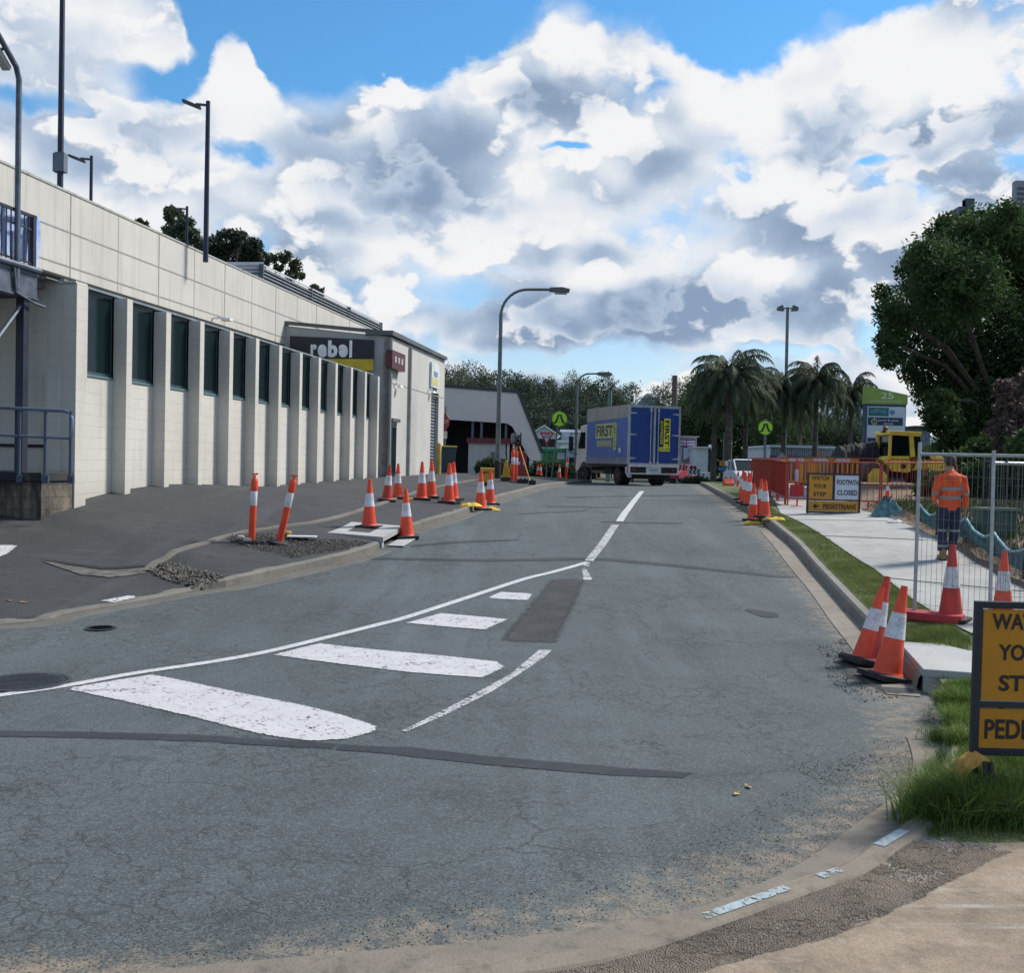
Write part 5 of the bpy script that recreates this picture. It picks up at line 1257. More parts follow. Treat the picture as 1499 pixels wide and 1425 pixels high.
P2 = at(1449, 905, 11.35); h2 = at(1446, 678, 11.35).z-P2.z
fB = fence_panel((P2.x, P2.y, P2.z-.1), (P2.x+2.3, P2.y+.55, P2.z-.08), h2+.1, 'mesh fence panel leaning at the right edge of the picture', tilt=-.8)
ft = thing('barrier_block', 'flat red plastic foot block under the near corner of the mesh fence', 'fence foot', (P.x+.12, P.y-.18, G1(P.x, P.y)), R(-35))
b = MB(); b.prism([(-.36, -.11), (-.3, -.15), (.3, -.15), (.36, -.11), (.36, .11), (.3, .15), (-.3, .15), (-.36, .11)], 0, .10, 'z'); b.build('block', mat('foot_red', (.42, .03, .04), .6, var=.25), ft, bevel=.015)
for x in (-.2, 0, .2): b = MB(); b.lathe([(.035, .10), (.035, .105)], 12, (x, 0, 0)); b.build('socket', m_rub, ft)

# ------------------------------------------------------------------ red crowd barriers
m_bar = mat('barrier_red', (.42, .055, .035), .5, var=.2, vscale=6)
m_mesh = mat('barrier_mesh_red', (.42, .06, .035), .8, var=.12, vscale=30, bump=.5, bscale=120)
def barrier(P, Q, label, mesh=False, h=1.1, flip=False):
    P = Vector(P); Q = Vector(Q); d = Q-P; L = Vector((d.x, d.y, 0)).length; sl = d.z/L
    t = thing('crowd_barrier', label, 'barrier', P, math.atan2(d.y, d.x), group='red crowd control barriers')
    b = MB(); r = .019; c = .10
    Z = lambda x: sl*x
    b.tube([(0, 0, .02), (0, 0, h-c), (c*.3, 0, h-c*.3), (c, 0, h+Z(c)), (L-c, 0, h+Z(L-c)), (L-c*.3, 0, h-c*.3+Z(L)), (L, 0, h-c+Z(L)), (L, 0, .02+Z(L))], r, 8); b.tube([(0, 0, .2), (L, 0, .2+Z(L))], r, 8); b.build('frame', m_bar, t, smooth=True)
    n = int(L/.14)
    b = MB()
    for i in range(1, n): x = L*i/n; b.tube([(x, 0, .2+Z(x)), (x, 0, h+Z(x))], .007, 5)
    b.build('bars', m_bar, t, fixn=False)
    for x in (.25, L-.25): b = MB(); b.bar((x, -.3, .02+Z(x)), (x, .3, .02+Z(x)), .05, .012); b.bar((x, 0, .02+Z(x)), (x, 0, .2+Z(x)), .03); b.build('foot', m_bar, t)
    if mesh:
        b = MB(); k = 16; vs = []
        for i in range(k+1):
            for j in range(5): x = L*i/k; vs.append((x, -.025-.012*math.sin(i*1.1+j), .16+(h-.14)*j/4+Z(x)+(.02*math.sin(i*2.1) if j in (0, 4) else 0)))
        b.add(vs, [(i*5+j, (i+1)*5+j, (i+1)*5+j+1, i*5+j+1) for i in range(k) for j in range(4)]); b.build('mesh_cover', m_mesh, t, fixn=False)
        b = MB(); b.tube([(0, -.03, h+.0), (L*.3, -.03, h-.02+Z(L*.3)), (L*.6, -.03, h+.01+Z(L*.6)), (L, -.03, h+Z(L))], .012, 5); b.build('cover_hem', mat('hem_pale', (.62, .45, .42), .6), t)
    return t
A0 = at(1151, 752, 25.5); A0.z = G1(A0.x, A0.y)
dirv = Vector((.13, 1, 0)).normalized()
prev = A0
bpts = [(1151, 752, 25.5), (1139, 0, 27.7), (1127.5, 0, 30.0), (1113, 0, 32.0), (1100, 0, 33.2)]
W = []
for px, _, Y in bpts: q = at(px, 700, Y); q.z = G1(q.x, q.y)+(.0); W.append(q)
for k in range(4): barrier(W[k], W[k+1], 'mesh covered red barrier beside the kerb cones, number %s from the near end' % ('one', 'two', 'three', 'four')[k], True)
W[0].z += 0
row = [(1153, 24.6), (1277, 23.9)]
def bp(px, Y): q = at(px, 700, Y); q.z = G1(q.x, q.y); return q
barrier(bp(1153, 25.4), bp(1206, 24.9)+Vector((.0, 0, 0)), 'red barred barrier just left of the distant footpath sign') if False else None
barrier(bp(1154, 25.3), bp(1288, 23.8), 'red barred barrier standing behind the distant footpath sign')
barrier(bp(1291, 23.6), bp(1400, 24.3), 'red barred barrier right of the teal tarpaulin')
barrier(bp(1140, 37), bp(1215, 36.5), 'red barrier in the second row behind the mesh covered ones')
barrier(bp(1218, 36), bp(1290, 35.5), 'red barrier in the second row in front of the yellow roller')
barrier(bp(1095, 39), bp(1140, 38), 'farthest red barrier at the left end of the second row')
for k, (a, b_, Y) in enumerate(((1300, 1352, 33), (1355, 1410, 32.5))): barrier(bp(a, Y), bp(b_, Y), ('red barrier below the roller cab', 'red barrier behind the worker shoulder')[k])

# water filled barriers and yellow plant pieces seen through the bars
def water_barrier(px, py, Y, L, label, c, h=.9, rz_=0):
    p = at(px, py, Y); t = thing('water_barrier', label, 'barrier', p, rz_)
    b = MB(); b.prism([(-.28, 0), (.28, 0), (.22, .3), (.1, .45), (.07, h), (-.07, h), (-.1, .45), (-.22, .3)], -L/2, L/2, 'x'); b.build('body', c, t, bevel=.02)
    for f in (-.25, .25): b = MB(); b.lathe([(.05, h-.01), (.05, h+.04)], 10, (f*L, 0, 0)); b.build('cap', m_rub, t)
    return t
water_barrier(1066, 719, 41, .4, 'orange and white water barrier at the far end of the right kerb', mat('barrier_orange', (.70, .10, .04), .5), .5)
water_barrier(1062, 707, 41.2, .42, 'white water barrier standing behind the orange one by the car', mat('barrier_white', (.62, .58, .52), .5), .6) if False else None
m_yb = mat('plant_yellow', (.62, .30, .03), .5, var=.15)
for k, (px, w) in enumerate(((1165, 1.2), (1200, 1.0), (1233, 1.3), (1183, .8))):
    p = bp(px, 40+k*.6); t = thing('plastic_barrier', ('yellow plastic barrier, leftmost behind the red barriers', 'yellow plastic barrier above the footpath sign left part', 'yellow plastic barrier left of the roller drum', 'short yellow plastic barrier between two longer ones')[k], 'barrier', p, 0, 'yellow plastic barriers')
    b = MB(); n = 7
    b.box(-w/2, w/2, -.03, .03, .95, 1.12); b.box(-w/2, w/2, -.03, .03, .1, .2)
    for i in range(n): x = -w/2+.05+(w-.1)*i/(n-1); b.box(x-.03, x+.03, -.02, .02, .2, .95)
    b.build('panel', m_yb, t)
    for x in (-w/2+.15, w/2-.15): b = MB(); b.box(x-.06, x+.06, -.25, .25, 0, .09); b.build('foot', m_rub, t)
    b = MB(); b.box(-.28, .28, -.045, -.03, .96, 1.10); b.build('reflector', m_signw, t)

# ------------------------------------------------------------------ silt fence, tarpaulin
m_silt = mat('silt_teal', (.05, .15, .17), .75, var=.25, vscale=4, col2=(.02, .06, .07), bump=.4)
m_hem = mat('silt_hem', (.20, .42, .48), .5)
def silt(name, pts, label, h, sag=.1):
    P = [gnd(*p) for p in pts]; t = thing(name, label, 'silt fence', P[0]); o = P[0]; n = 7; vs = []; tops = []
    L = []
    for i in range(len(P)-1):
        for k in range(n): f = k/n; q = P[i].lerp(P[i+1], f); q.z = G1(q.x, q.y)+.12; L.append((q, math.sin(math.pi*f)))
    L.append((P[-1], 0))
    for i, (q, s) in enumerate(L):
        for j in range(6):
            z = h*(1-.0)*j/5*(1-sag*2*s)+.0; w = .05*math.sin(i*.9+j*1.3)+.04*math.sin(i*.37); vs.append((q-o)+Vector((w*.7, w, z+.03*mnoise.noise((i*.6, j, 2)))))
        tops.append(vs[-1])
    b = MB(); b.add(vs, [(i*6+j, (i+1)*6+j, (i+1)*6+j+1, i*6+j+1) for i in range(len(L)-1) for j in range(5)]); b.build('fabric', m_silt, t, smooth=True, fixn=False)
    b = MB(); b.tube([v+Vector((0, -.012, 0)) for v in tops], .024, 6); b.build('hem', m_hem, t)
    for q in P: b = MB(); v = q-o; b.box(v.x-.02, v.x+.02, v.y-.0, v.y+.04, -.1+v.z, v.z+h+.22); b.build('stake', mat('stake_dark', (.05, .045, .04), .8), t)
silt('silt_fence', [(1344, 773), (1372, 785), (1413, 798), (1452, 824), (1500, 850), (1560, 880)], 'sagging teal silt fence along the dirt bank beside the footpath', .34, .2)
tp = gnd(1298, 757); t = thing('tarpaulin', 'crumpled teal tarpaulin draped over a stack beside the red barrier end', 'tarpaulin', tp); t.scale = (.85, .85, .8)
b = MB(); n = 20; vs = []
for i in range(n+1):
    for j in range(n+1):
        u = i/n*2-1; v = j/n*2-1; rr = max(abs(u), abs(v)); z = .56*(1-sstep(rr, .15, 1.0))+.05*mnoise.noise((u*3.5, v*3.5, 0))+.06*mnoise.noise((u*9, v*2, 3)); vs.append((u*.36*(1+.3*mnoise.noise((u, v*2, 1)))+(.25*max(0, u)**2), v*.3, max(.01, float(z*(.62+.34*abs(math.sin(math.atan2(v, u)*3.5+u*2)))))))
b.add(vs, [(i*(n+1)+j, (i+1)*(n+1)+j, (i+1)*(n+1)+j+1, i*(n+1)+j+1) for i in range(n) for j in range(n)]); b.build('sheet', mat('tarp_teal', (.15, .30, .33), .7, col2=(.02, .06, .07), vscale=6, bump=.5), t, smooth=True, fixn=False)
b = MB(); b.box(-.14, .14, -.1, .1, 0, .36); b.build('stack', mat('stack_grey', (.1, .1, .1), .9), t)
make_cone((tp.x, tp.y, tp.z+.42), (0, 0, .3), 'small cone standing on top of the teal tarpaulin', scale=.38)
sb = sheet_bag('rag', 1311, 767, 'crumpled white rag on the footpath edge', .2, .09, .07, 0, mat('rag_white', (.6, .6, .6), .8)); 
# red warning post seen behind the barrier
wp_ = bp(1166, 30); t = thing('warning_post', 'red and white warning post with a red square plate behind the barrier', 'post', wp_)
b = MB(); b.tube([(0, 0, 0), (0, 0, 1.1)], .05, 10); b.build('post', m_orange, t)
b = MB(); b.tube([(0, 0, .45), (0, 0, .8)], .055, 10); b.build('reflective_band', m_collar, t)
b = MB(); b.box(-.2, .2, -.08, -.06, .02, .36); b.build('plate', mat('plate_red', (.7, .04, .04), .5), t)

# ------------------------------------------------------------------ yellow box and surveyor's tripod by the street lamp
yp = gnd(713, 712); t = thing('equipment_case', 'yellow plastic equipment case on the footpath behind the gutter cones', 'case', yp, .1)
b = MB(); b.box(-.22, .22, -.15, .15, .12, .60); b.build('body', mat('case_yellow', (.60, .36, .03), .5, var=.15), t, bevel=.03)
b = MB(); b.box(-.225, .225, -.155, .155, .46, .475); b.bar((-.18, -.16, .42), (.2, -.16, .52), .02); b.build('strap', mat('strap_dark'), t)
b = MB(); b.box(-.2, .2, -.14, .14, 0, .12); b.build('base', m_rub, t)
tpz = gnd(757, 706); t = thing('survey_tripod', 'yellow legged survey tripod with an instrument beside the street lamp', 'tripod', tpz)
s = (706-632)/1500*tpz.y; hh = s*.72; apex = Vector((0, .2, hh))
for v in ((-.42, .1, 0), (.5, .0, 0), (-.12, .6, 0)):
    g = MB(); a = apex+Vector((v[0]*.1, v[1]*.1, 0)); g.bar(a, Vector(v), .045, .03); g.build('leg', mat('tripod_yellow', (.55, .32, .05), .5), t)
b = MB(); b.lathe([(.11, 0), (.13, .04), (.07, .08)], 14, (0, .2, hh)); b.build('head', m_rub, t)
b = MB(); b.box(-.13, -.07, .1, .3, hh+.08, hh+.5); b.box(.07, .13, .1, .3, hh+.08, hh+.5); b.box(-.13, .13, .1, .3, hh+.08, hh+.15); b.lathe([(.09, -.16), (.09, .16)], 14, M=Matrix.Translation((0, .2, hh+.33)) @ Matrix.Rotation(R(90), 4, 'X')); b.build('instrument', mat('instrument_dark', (.06, .065, .07), .5), t)
b = MB(); b.lathe([(.1, 0), (.12, .1), (.12, .28), (.06, .36)], 12, (.0, .2, hh+.1) if False else (-.16, .2, hh+.12)); b.build('prism_target', mat('instrument_grey', (.16, .17, .18), .5), t)
bgp = gnd(741, 705); t = thing('tool_bag', 'yellow and black tool bag on the footpath left of the paired bollards', 'bag', bgp)
b = MB(); b.prism([(-.17, .02), (.15, .02), (.12, .35), (.02, .8), (-.05, .8), (-.14, .4)], -.1, .1, 'y'); b.build('body', mat('case_yellow'), t, bevel=.02)
b = MB(); b.box(-.22, .2, -.13, .13, 0, .16); b.tube([(-.05, 0, .75), (.0, 0, 1.1), (.06, 0, .8)], .015, 6); b.build('strap', mat('strap_dark'), t)
for px, py, L in ((762, 708, 'small black kit box on the kerbside, nearest the tripod'), (768, 708, 'low black kit case beside the smaller kit box'), (779, 710, 'black kit bag at the foot of the right tripod leg')):
    q = gnd(px, py); b = MB(); b.box(-.13, .13, -.1, .1, 0, .16); b.box(-.04, .04, -.02, .02, .16, .20); o = b.build('kit_case', m_rub, bevel=.015); o.location = q; tag(o, L, 'case')
# low white barrier rail on the footpath behind the cones
q = gnd(668, 684, 30); 

# ------------------------------------------------------------------ dark picket fence and green cabinet behind the silt fence
fp = [gnd(1438, 764, 10, 58), gnd(1500, 778, 10, 58), gnd(1590, 800, 10, 58)]
t = thing('picket_fence', 'dark steel picket fence right of the worker behind the silt fence', 'fence', fp[0]); o0 = fp[0]
for i in range(2):
    a_, b_ = fp[i]-o0, fp[i+1]-o0; b = MB(); n = int((b_-a_).length/.11)
    for k in range(n): q = a_.lerp(b_, k/n); b.bar(q, q+Vector((0, 0, 1.35)), .013)
    b.build('pickets', m_dsteel, t, fixn=False); b = MB(); b.bar(a_+Vector((0, 0, .15)), b_+Vector((0, 0, .15)), .035); b.build('rail', m_dsteel, t); b = MB(); b.bar(a_+Vector((0, 0, 1.25)), b_+Vector((0, 0, 1.25)), .035); b.build('rail', m_dsteel, t); b = MB(); b.bar(a_, a_+Vector((0, 0, 1.4)), .04); b.build('post', m_dsteel, t)
q = gnd(1462, 800); t = thing('utility_cabinet', 'dark green utility cabinet behind the silt fence seen through the mesh', 'cabinet', q); b = MB(); b.box(-.3, .3, 0, .4, 0, .62); b.build('body', mat('cabinet_green', (.03, .075, .055), .5), t, bevel=.02); b = MB(); b.box(-.33, .33, -.03, .43, .62, .67); b.build('lid', mat('cabinet_lid', (.10, .14, .12), .5), t)
# ================================================================== street lamps, signs, truck, far buildings, roller, worker
m_gpole = mat('pole_grey_green', (.13, .16, .165), .5, .4, var=.15); m_lamphead = mat('street_lamp_head', (.10, .11, .12), .5)
def street_lamp(px, pyb, Y, pyt, px_arm, py_arm, r, label, z0=None):
    p = at(px, pyb, Y); p.z = (G1(p.x, p.y) if z0 is None else z0)-.05; top = at(px+(pyb-pyt)*.023, pyt, Y); tip = at(px_arm, py_arm, Y)
    t = thing('street_lamp', label, 'street lamp', p, group='street lamps with curved arms'); H = top.z-p.z; rad = (tip.x-p.x)*.5; W = tip.x-p.x
    pts = [(0, 0, 0), (0, 0, H*.5), (0, 0, H-rad)]+[(rad*(1-math.cos(a)), 0, H-rad+rad*math.sin(a)) for a in np.linspace(.15, math.pi/2, 9)]+[(W-.1, 0, H+.02)]
    b = MB(); b.tube(pts, [r, r*.8, r*.7]+[r*.5]*10, 10); b.build('pole', m_gpole, t, smooth=True)
    b = MB(); b.prism([(W-.25, H-.05), (W-.2, H+.09), (W+.3, H+.12), (W+.62, H+.05), (W+.6, H-.08), (W+.3, H-.12)], -.14, .14, 'y'); b.build('lamp_head', m_lamphead, t, bevel=.03)
    b = MB(); b.box(W-.0, W+.5, -.1, .1, H-.16, H-.10); b.build('lens', mat('lens_grey', (.3, .32, .33), .2), t)
    b = MB(); b.lathe([(r*1.25, 0), (r*1.25, .75), (r*1.0, .8)], 10); b.build('base', m_rub, t); return t
street_lamp(728, 697, 42, 423, 812, 425, .115, 'tallest curved street lamp standing on the left footpath')
street_lamp(842, 700, 57, 547, 880, 547, .10, 'second curved street lamp, rising just left of the truck cab', 1.0)
street_lamp(926, 690, 80, 583, 953, 583, .09, 'small distant street lamp whose arm shows above the truck roof', .6)
def pole(px, pyt, pyb, Y, r, label, m, z0, name='power_pole', arms=0, sq=False):
    a = at(px, pyt, Y); b0 = at(px-(pyb-pyt)*.02, pyb, Y); t = thing(name, label, 'pole', (b0.x, Y, z0)); H = a.z-z0
    b = MB(); b.tube([(0, 0, 0), (a.x-b0.x, 0, H)], [r*1.15, r*.85], 10); b.build('pole', m, t)
    if arms: b = MB(); b.box(-.0+a.x-b0.x-arms, a.x-b0.x+arms, -.05, .05, H-.5, H-.38); b.build('crossarm', m, t)
    return t
m_wood = mat('pole_wood', (.13, .115, .10), .9, var=.25, vscale=6, streak=.4)
pole(988, 550, 640, 85, .26, 'thick wooden power pole rising above the right end of the truck roof', m_wood, .5)
pole(893, 572, 640, 75, .18, 'pale green pole stump showing above the left part of the truck roof', mat('pole_green', (.13, .20, .18), .7), .5)
pole(1408, 540, 720, 40, .21, 'green grey power pole standing under the big dark tree', mat('pole_green2', (.12, .19, .165), .7, streak=.3), .9)
lt_ = pole(1153, 450, 690, 95, .16, 'tall flood light mast with two lamps above the palms', m_gpole, .5, 'flood_light_mast')
H = at(1153, 450, 95).z-.5; x0 = at(1153, 450, 95).x-lt_.location.x
for s in (-1, 1):
    b = MB(); b.bar((x0, 0, H-.1), (x0+s*.55, 0, H-.1), .1); b.prism([(x0+s*.35, H-.35), (x0+s*.5, H+.2), (x0+s*.95, H+.0), (x0+s*.95, H-.3)], -.25, .25, 'y'); b.build('flood_lamp', m_lamphead, lt_)
# pedestrian crossing signs
m_lime = mat('sign_lime', (.42, .75, .02), .5, var=.05); m_lime.node_tree.nodes['Principled BSDF'].inputs['Emission Strength'].default_value = 0
def ped_sign(px, py, rpx, pyb, pxb, Y, label):
    c = at(px, py, Y); r = rpx/1500*Y; p = at(pxb, pyb, Y); p.z = G1(p.x, p.y)
    t = thing('pedestrian_sign', label, 'road sign', p); v = c-p
    b = MB(); b.tube([(0, 0, -.1), (v.x, .0, v.z+r*1.2)], .04, 8); b.build('post', m_gpole, t)
    M = Matrix.Translation((v.x, -.05, v.z)) @ Matrix.Rotation(R(90), 4, 'X')
    b = MB(); b.lathe([(r, -.01), (r, .01)], 32, M=M); d = b.build('disc', m_lime, t)
    b = MB(); b.lathe([(r*.99, .011), (r*.99, .014), (r*.92, .014), (r*.92, .011)], 32, M=M, cap=False); b.build('rim', mat('rim_green', (.10, .2, .03), .5), d)
    b = MB(); k = r
    for s in (-1, 1):
        P = [(0.06, .55), (.26, .55), (.36, .1), (.62, -.42), (.78, -.42), (.74, -.56), (.40, -.58), (.12, .05)]
        b.prism([(v.x+s*x*k, v.z+z*k) for x, z in P], -.075, -.066, 'y')
    b.prism([(v.x-.2*k, v.z+.42*k), (v.x+.2*k, v.z+.42*k), (v.x+.2*k, v.z+.56*k), (v.x-.2*k, v.z+.56*k)], -.078, -.067, 'y')
    b.build('walking_legs', m_ink, d)
ped_sign(819, 613.5, 11.3, 702, 807, 46, 'lime pedestrian sign on a leaning post left of the truck')
ped_sign(1120, 626.5, 10.8, 745, 1118, 33, 'lime pedestrian sign behind the red mesh barriers')
# give way sign
p = at(799, 698, 60); t = thing('give_way_sign', 'small red edged give way triangle in front of the white roofs', 'road sign', (p.x, p.y, 1.0)); c = at(800, 642, 60).z-1.0
b = MB(); b.tube([(0, 0, 0), (0, 0, c)], .04, 8); b.build('post', m_gpole, t)
b = MB(); b.prism([(-.42, c+.35), (.42, c+.35), (0, c-.42)], -.06, -.04, 'y'); pl_ = b.build('plate', mat('sign_red', (.5, .02, .04), .5), t)
b = MB(); b.prism([(-.27, c+.26), (.27, c+.26), (0, c-.24)], -.066, -.061, 'y'); b.build('centre', m_signw, pl_)
b = MB(); text('GIVE', .17, m_ink, pl_, face_M((0, -.07, c+.18), (1, 0, 0), (0, 0, 1))); text('WAY', .15, m_ink, pl_, face_M((0, -.07, c+.04), (1, 0, 0), (0, 0, 1)))
# stop sign facing right beside the bin
p = at(650.5, 690, 46); t = thing('stop_sign', 'faded red octagonal sign seen edge on at the shop corner', 'road sign', (p.x, p.y, G1(p.x, p.y)), R(-50)); c = at(651, 618, 46).z-t.location.z
b = MB(); b.tube([(0, 0, 0), (0, 0, c+.7)], .035, 8); b.build('post', m_gpole, t)
b = MB(); b.prism([(.38*math.cos(R(22.5+45*i)), c+.38*math.sin(R(22.5+45*i))) for i in range(8)], -.06, -.04, 'y'); o8 = b.build('plate', mat('faded_red', (.28, .03, .045), .5), t)
text('STOP', .26, mat('letter_pale', (.5, .45, .47), .5), o8, face_M((0, -.066, c), (1, 0, 0), (0, 0, 1)))
b = MB(); b.box(-.2, .2, -.05, -.04, c-.75, c-.42); b.build('sub_plate', m_signw, t)

# ------------------------------------------------------------------ delivery truck
def wheel(b_r, w, parent, loc, dual=False, steer=0):
    M = Matrix.Translation(loc) @ Matrix.Rotation(R(steer), 4, 'Z') @ Matrix.Rotation(R(90), 4, 'Y')
    ty = MB(); ty.lathe([(b_r*.6, -w/2), (b_r*.93, -w/2), (b_r, -w/2+.03), (b_r, w/2-.03), (b_r*.93, w/2), (b_r*.6, w/2)], 26, M=M)
    o = ty.build('wheel', m_rub, parent, smooth=True)
    h = MB(); h.lathe([(b_r*.6, -w/2+.02), (b_r*.5, -w/2+.05), (b_r*.42, -w/2+.05), (b_r*.18, -w/2+.01), (b_r*.1, -w/2-.02), (b_r*.1, w/2), (b_r*.6, w/2-.02)], 20, M=M); h.build('rim', mat('rim_grey', (.25, .26, .27), .5, .5), o)
    return o
TH = R(18)
pr_ = at(957, 712, 44.0); zr_ = float(rz(44.0))
tk = thing('delivery_truck', 'blue box truck with yellow and black lettering turning left at the crest', 'truck', (pr_.x-.02, 44.2, zr_), TH)
Wd, Ln, zb_, zt_ = 1.2, 4.7, .93, 3.46
m_tb = mat('truck_blue', (.006, .045, .23), .35, var=.08, spec=.5); m_tside = mat('truck_sheen_blue', (.045, .13, .43), .4, var=.12, vscale=1.2, streak=.2)  # side blue is paler than the rear: its sheen is put into the colour
m_al = mat('truck_alu', (.42, .45, .50), .4, .5, var=.15); m_beige = mat('truck_curtain_beige', (.34, .33, .30), .6, var=.1)
b = MB(); b.box(-Wd, Wd, 0, Ln, zb_, zt_-.0); bx_ = b.build('cargo_box', m_tside, tk)
b = MB(); b.prism([(0, zt_-.52), (Ln, zt_-.62), (Ln, zt_-.15), (Ln-.1, zt_+.01), (0, zt_+.01)], -Wd-.012, -Wd-.001, 'x'); b.build('top_curtain', m_beige, tk)
b = MB(); b.box(-Wd-.02, -Wd, 0, Ln, zb_-.02, zb_+.26); b.box(-Wd-.03, -Wd-.0, 0.0, Ln, zb_+.24, zb_+.27); b.build('side_rail', mat('rail_mauve', (.20, .22, .30), .5), tk)
for x0_, x1_, nm in ((-Wd+.06, -.1, 0), (.1, Wd-.06, 1)):
    b = MB(); b.box(x0_, x1_, -.05, -.005, zb_+.06, zt_-.12); d = b.build('rear_door', m_tb, tk)
    for z in (zb_+.25, (zb_+zt_)/2+.0, zt_-.35):
        hx = x0_ if nm == 0 else x1_; s = 1 if nm == 0 else -1; b = MB(); b.prism([(hx-s*.04, z-.05), (hx+s*.30, z-.015), (hx+s*.30, z+.015), (hx-s*.04, z+.05)], -.075, -.05, 'y'); b.build('hinge', m_al, d)
    xb = x1_-.09 if nm == 0 else x0_+.07
    b = MB(); b.tube([(xb, -.075, zb_-.0), (xb, -.075, zt_-.1)], .022, 8); b.box(xb-.05, xb+.05, -.09, -.05, zb_+.02, zb_+.12); b.box(xb-.05, xb+.05, -.09, -.05, zt_-.25, zt_-.15); b.build('lock_bar', m_al, d)
b = MB(); b.box(-Wd-.03, -Wd+.06, -.07, .02, zb_, zt_); b.box(Wd-.06, Wd+.03, -.07, .02, zb_, zt_); b.box(-Wd+.06, Wd-.06, -.07, .02, zt_-.11, zt_); b.box(-Wd+.06, Wd-.06, -.07, .02, zb_, zb_+.05); b.box(-.05, .05, -.06, -.01, zb_+.05, zt_-.11)
b.build('rear_frame', m_al, tk)
b = MB(); b.box(-Wd, Wd, -.10, .0, zb_-.12, zb_-.005); b.build('rear_sill', mat('truck_white', (.62, .60, .60), .5), tk)
b = MB(); b.box(-Wd+.0, Wd-.0, -.06, -.0, zb_-.44, zb_-.38); b.box(-Wd, -Wd+.1, -.06, 0, zb_-.38, zb_-.12); b.box(Wd-.08, Wd, -.06, 0, zb_-.38, zb_-.12); b.box(-.35, .35, -.06, 0, zb_-.38, zb_-.12); b.build('bumper', mat('truck_white'), tk)
for x in (-.8, .8):
    b = MB(); b.box(x-.42, x+.42, -.03, .0, zb_-.37, zb_-.13); b.build('lamp_recess', m_rub, tk)
    for k in (-1, 1): b = MB(); xc = x+k*.0+(.25 if x > 0 else -.25)+k*.12; b.box(xc-.05, xc+.05, -.05, -.031, zb_-.27, zb_-.19); b.build('tail_light', mat('tail_red', (.5, .02, .02), .3), tk)
b = MB(); b.box(-.24, .24, -.075, -.061, zb_-.31, zb_-.19); pt = b.build('number_plate', m_signw, tk); text('936 DA7', .10, m_ink, pt, face_M((0, -.08, zb_-.25), (1, 0, 0), (0, 0, 1)))
# rear emblem: turned ninety degrees on the right hand door
b = MB(); b.box(.44, .74, -.058, -.051, 1.52, 2.92); b.box(.22, .74, -.0585, -.0512, 1.50, 1.68); eb = b.build('emblem', mat('emblem_yellow', (.72, .68, .05), .5), tk)
b = MB(); b.box(.24, .43, -.057, -.051, 1.72, 2.90); b.build('emblem_field', m_ink, eb)
def fit_text(s, par, M, w, h, m, **k):
    o = text(s, 1, m, par, Matrix.Identity(4), **k); v = [q.co for q in o.data.vertices]; x0, x1 = min(a.x for a in v), max(a.x for a in v); y0, y1 = min(a.y for a in v), max(a.y for a in v)
    for q in o.data.vertices: q.co = M @ Vector((((q.co.x-x0)/(x1-x0)-.5)*w, ((q.co.y-y0)/(y1-y0)-.5)*h, q.co.z*.5))
    return o
fit_text('FIRST', eb, face_M((.59, -.062, 2.28), (0, 0, -1), (1, 0, 0)), 1.12, .21, m_ink, bold=.03)
fit_text('EXPRESS', eb, face_M((.335, -.0605, 2.30), (0, 0, -1), (1, 0, 0)), 1.05, .12, mat('emblem_yellow'), shear=.3)
fit_text('139 139', eb, face_M((.48, -.062, 1.59), (1, 0, 0), (0, 0, 1)), .42, .07, m_ink)
# side emblem
XS = -Wd-.015
b = MB(); b.box(XS-.004, XS+.01, .55+.6, 2.55+1.0, 2.02, 2.72) if False else b.box(XS-.004, XS+.012, 1.5, 3.6, 2.06, 2.72); b.box(XS-.004, XS+.012, 1.25, 1.57, 1.52, 2.72); es = b.build('side_emblem', mat('side_yellow', (.52, .52, .20), .5, var=.1), tk)
fit_text('FIRST', es, face_M((XS-.008, 2.55, 2.39), (0, -1, 0), (0, 0, 1)), 1.85, .50, mat('side_ink', (.03, .05, .07), .5), bold=.03)
b = MB(); b.box(XS-.003, XS+.012, 1.70, 3.45, 1.66, 1.98); b.build('side_emblem_field', mat('side_field', (.20, .24, .24), .5), es)
fit_text('EXPRESS', es, face_M((XS-.008, 2.57, 1.82), (0, -1, 0), (0, 0, 1)), 1.6, .22, mat('side_yellow'), shear=.2)
fit_text('139 139', es, face_M((XS-.008, 1.41, 2.15), (0, 0, -1), (0, -1, 0)), 1.0, .12, mat('side_ink'))
b = MB(); b.box(XS, XS+.01, .75, 1.0, 1.42, 1.62); b.build('sticker', m_signw, tk)
# chassis, wheels, guards
b = MB(); b.box(-.42, -.3, .1, Ln+1.4, .62, .82); b.box(.3, .42, .1, Ln+1.4, .62, .82); b.box(-1.0, 1.0, 1.1, 1.5, .5, .62); b.box(-.95, -.45, 2.2, 3.2, .45, .85); b.box(.2, .95, 2.3, 3.4, .42, .85); b.box(-1.0, 1.0, .35, .38, .28, .85); b.build('chassis', m_rub, tk)
b = MB(); b.box(-Wd+.02, Wd-.02, .05, Ln-.05, .80, .93); b.build('underframe', mat('under_dark', (.03, .03, .035), .8), tk)
b = MB(); b.prism([(.03, .35), (.08, .9), (.30, .9), (.30, .55)], -Wd+.02, -Wd+.2, 'x'); b.build('mudguard', mat('truck_white'), tk)
for s in (-1, 1):
    wheel(.40, .25, tk, (s*.98, 1.35, .40)); wheel(.40, .24, tk, (s*.70, 1.35, .40)); wheel(.40, .25, tk, (s*.98, Ln+.75, .40), steer=18)
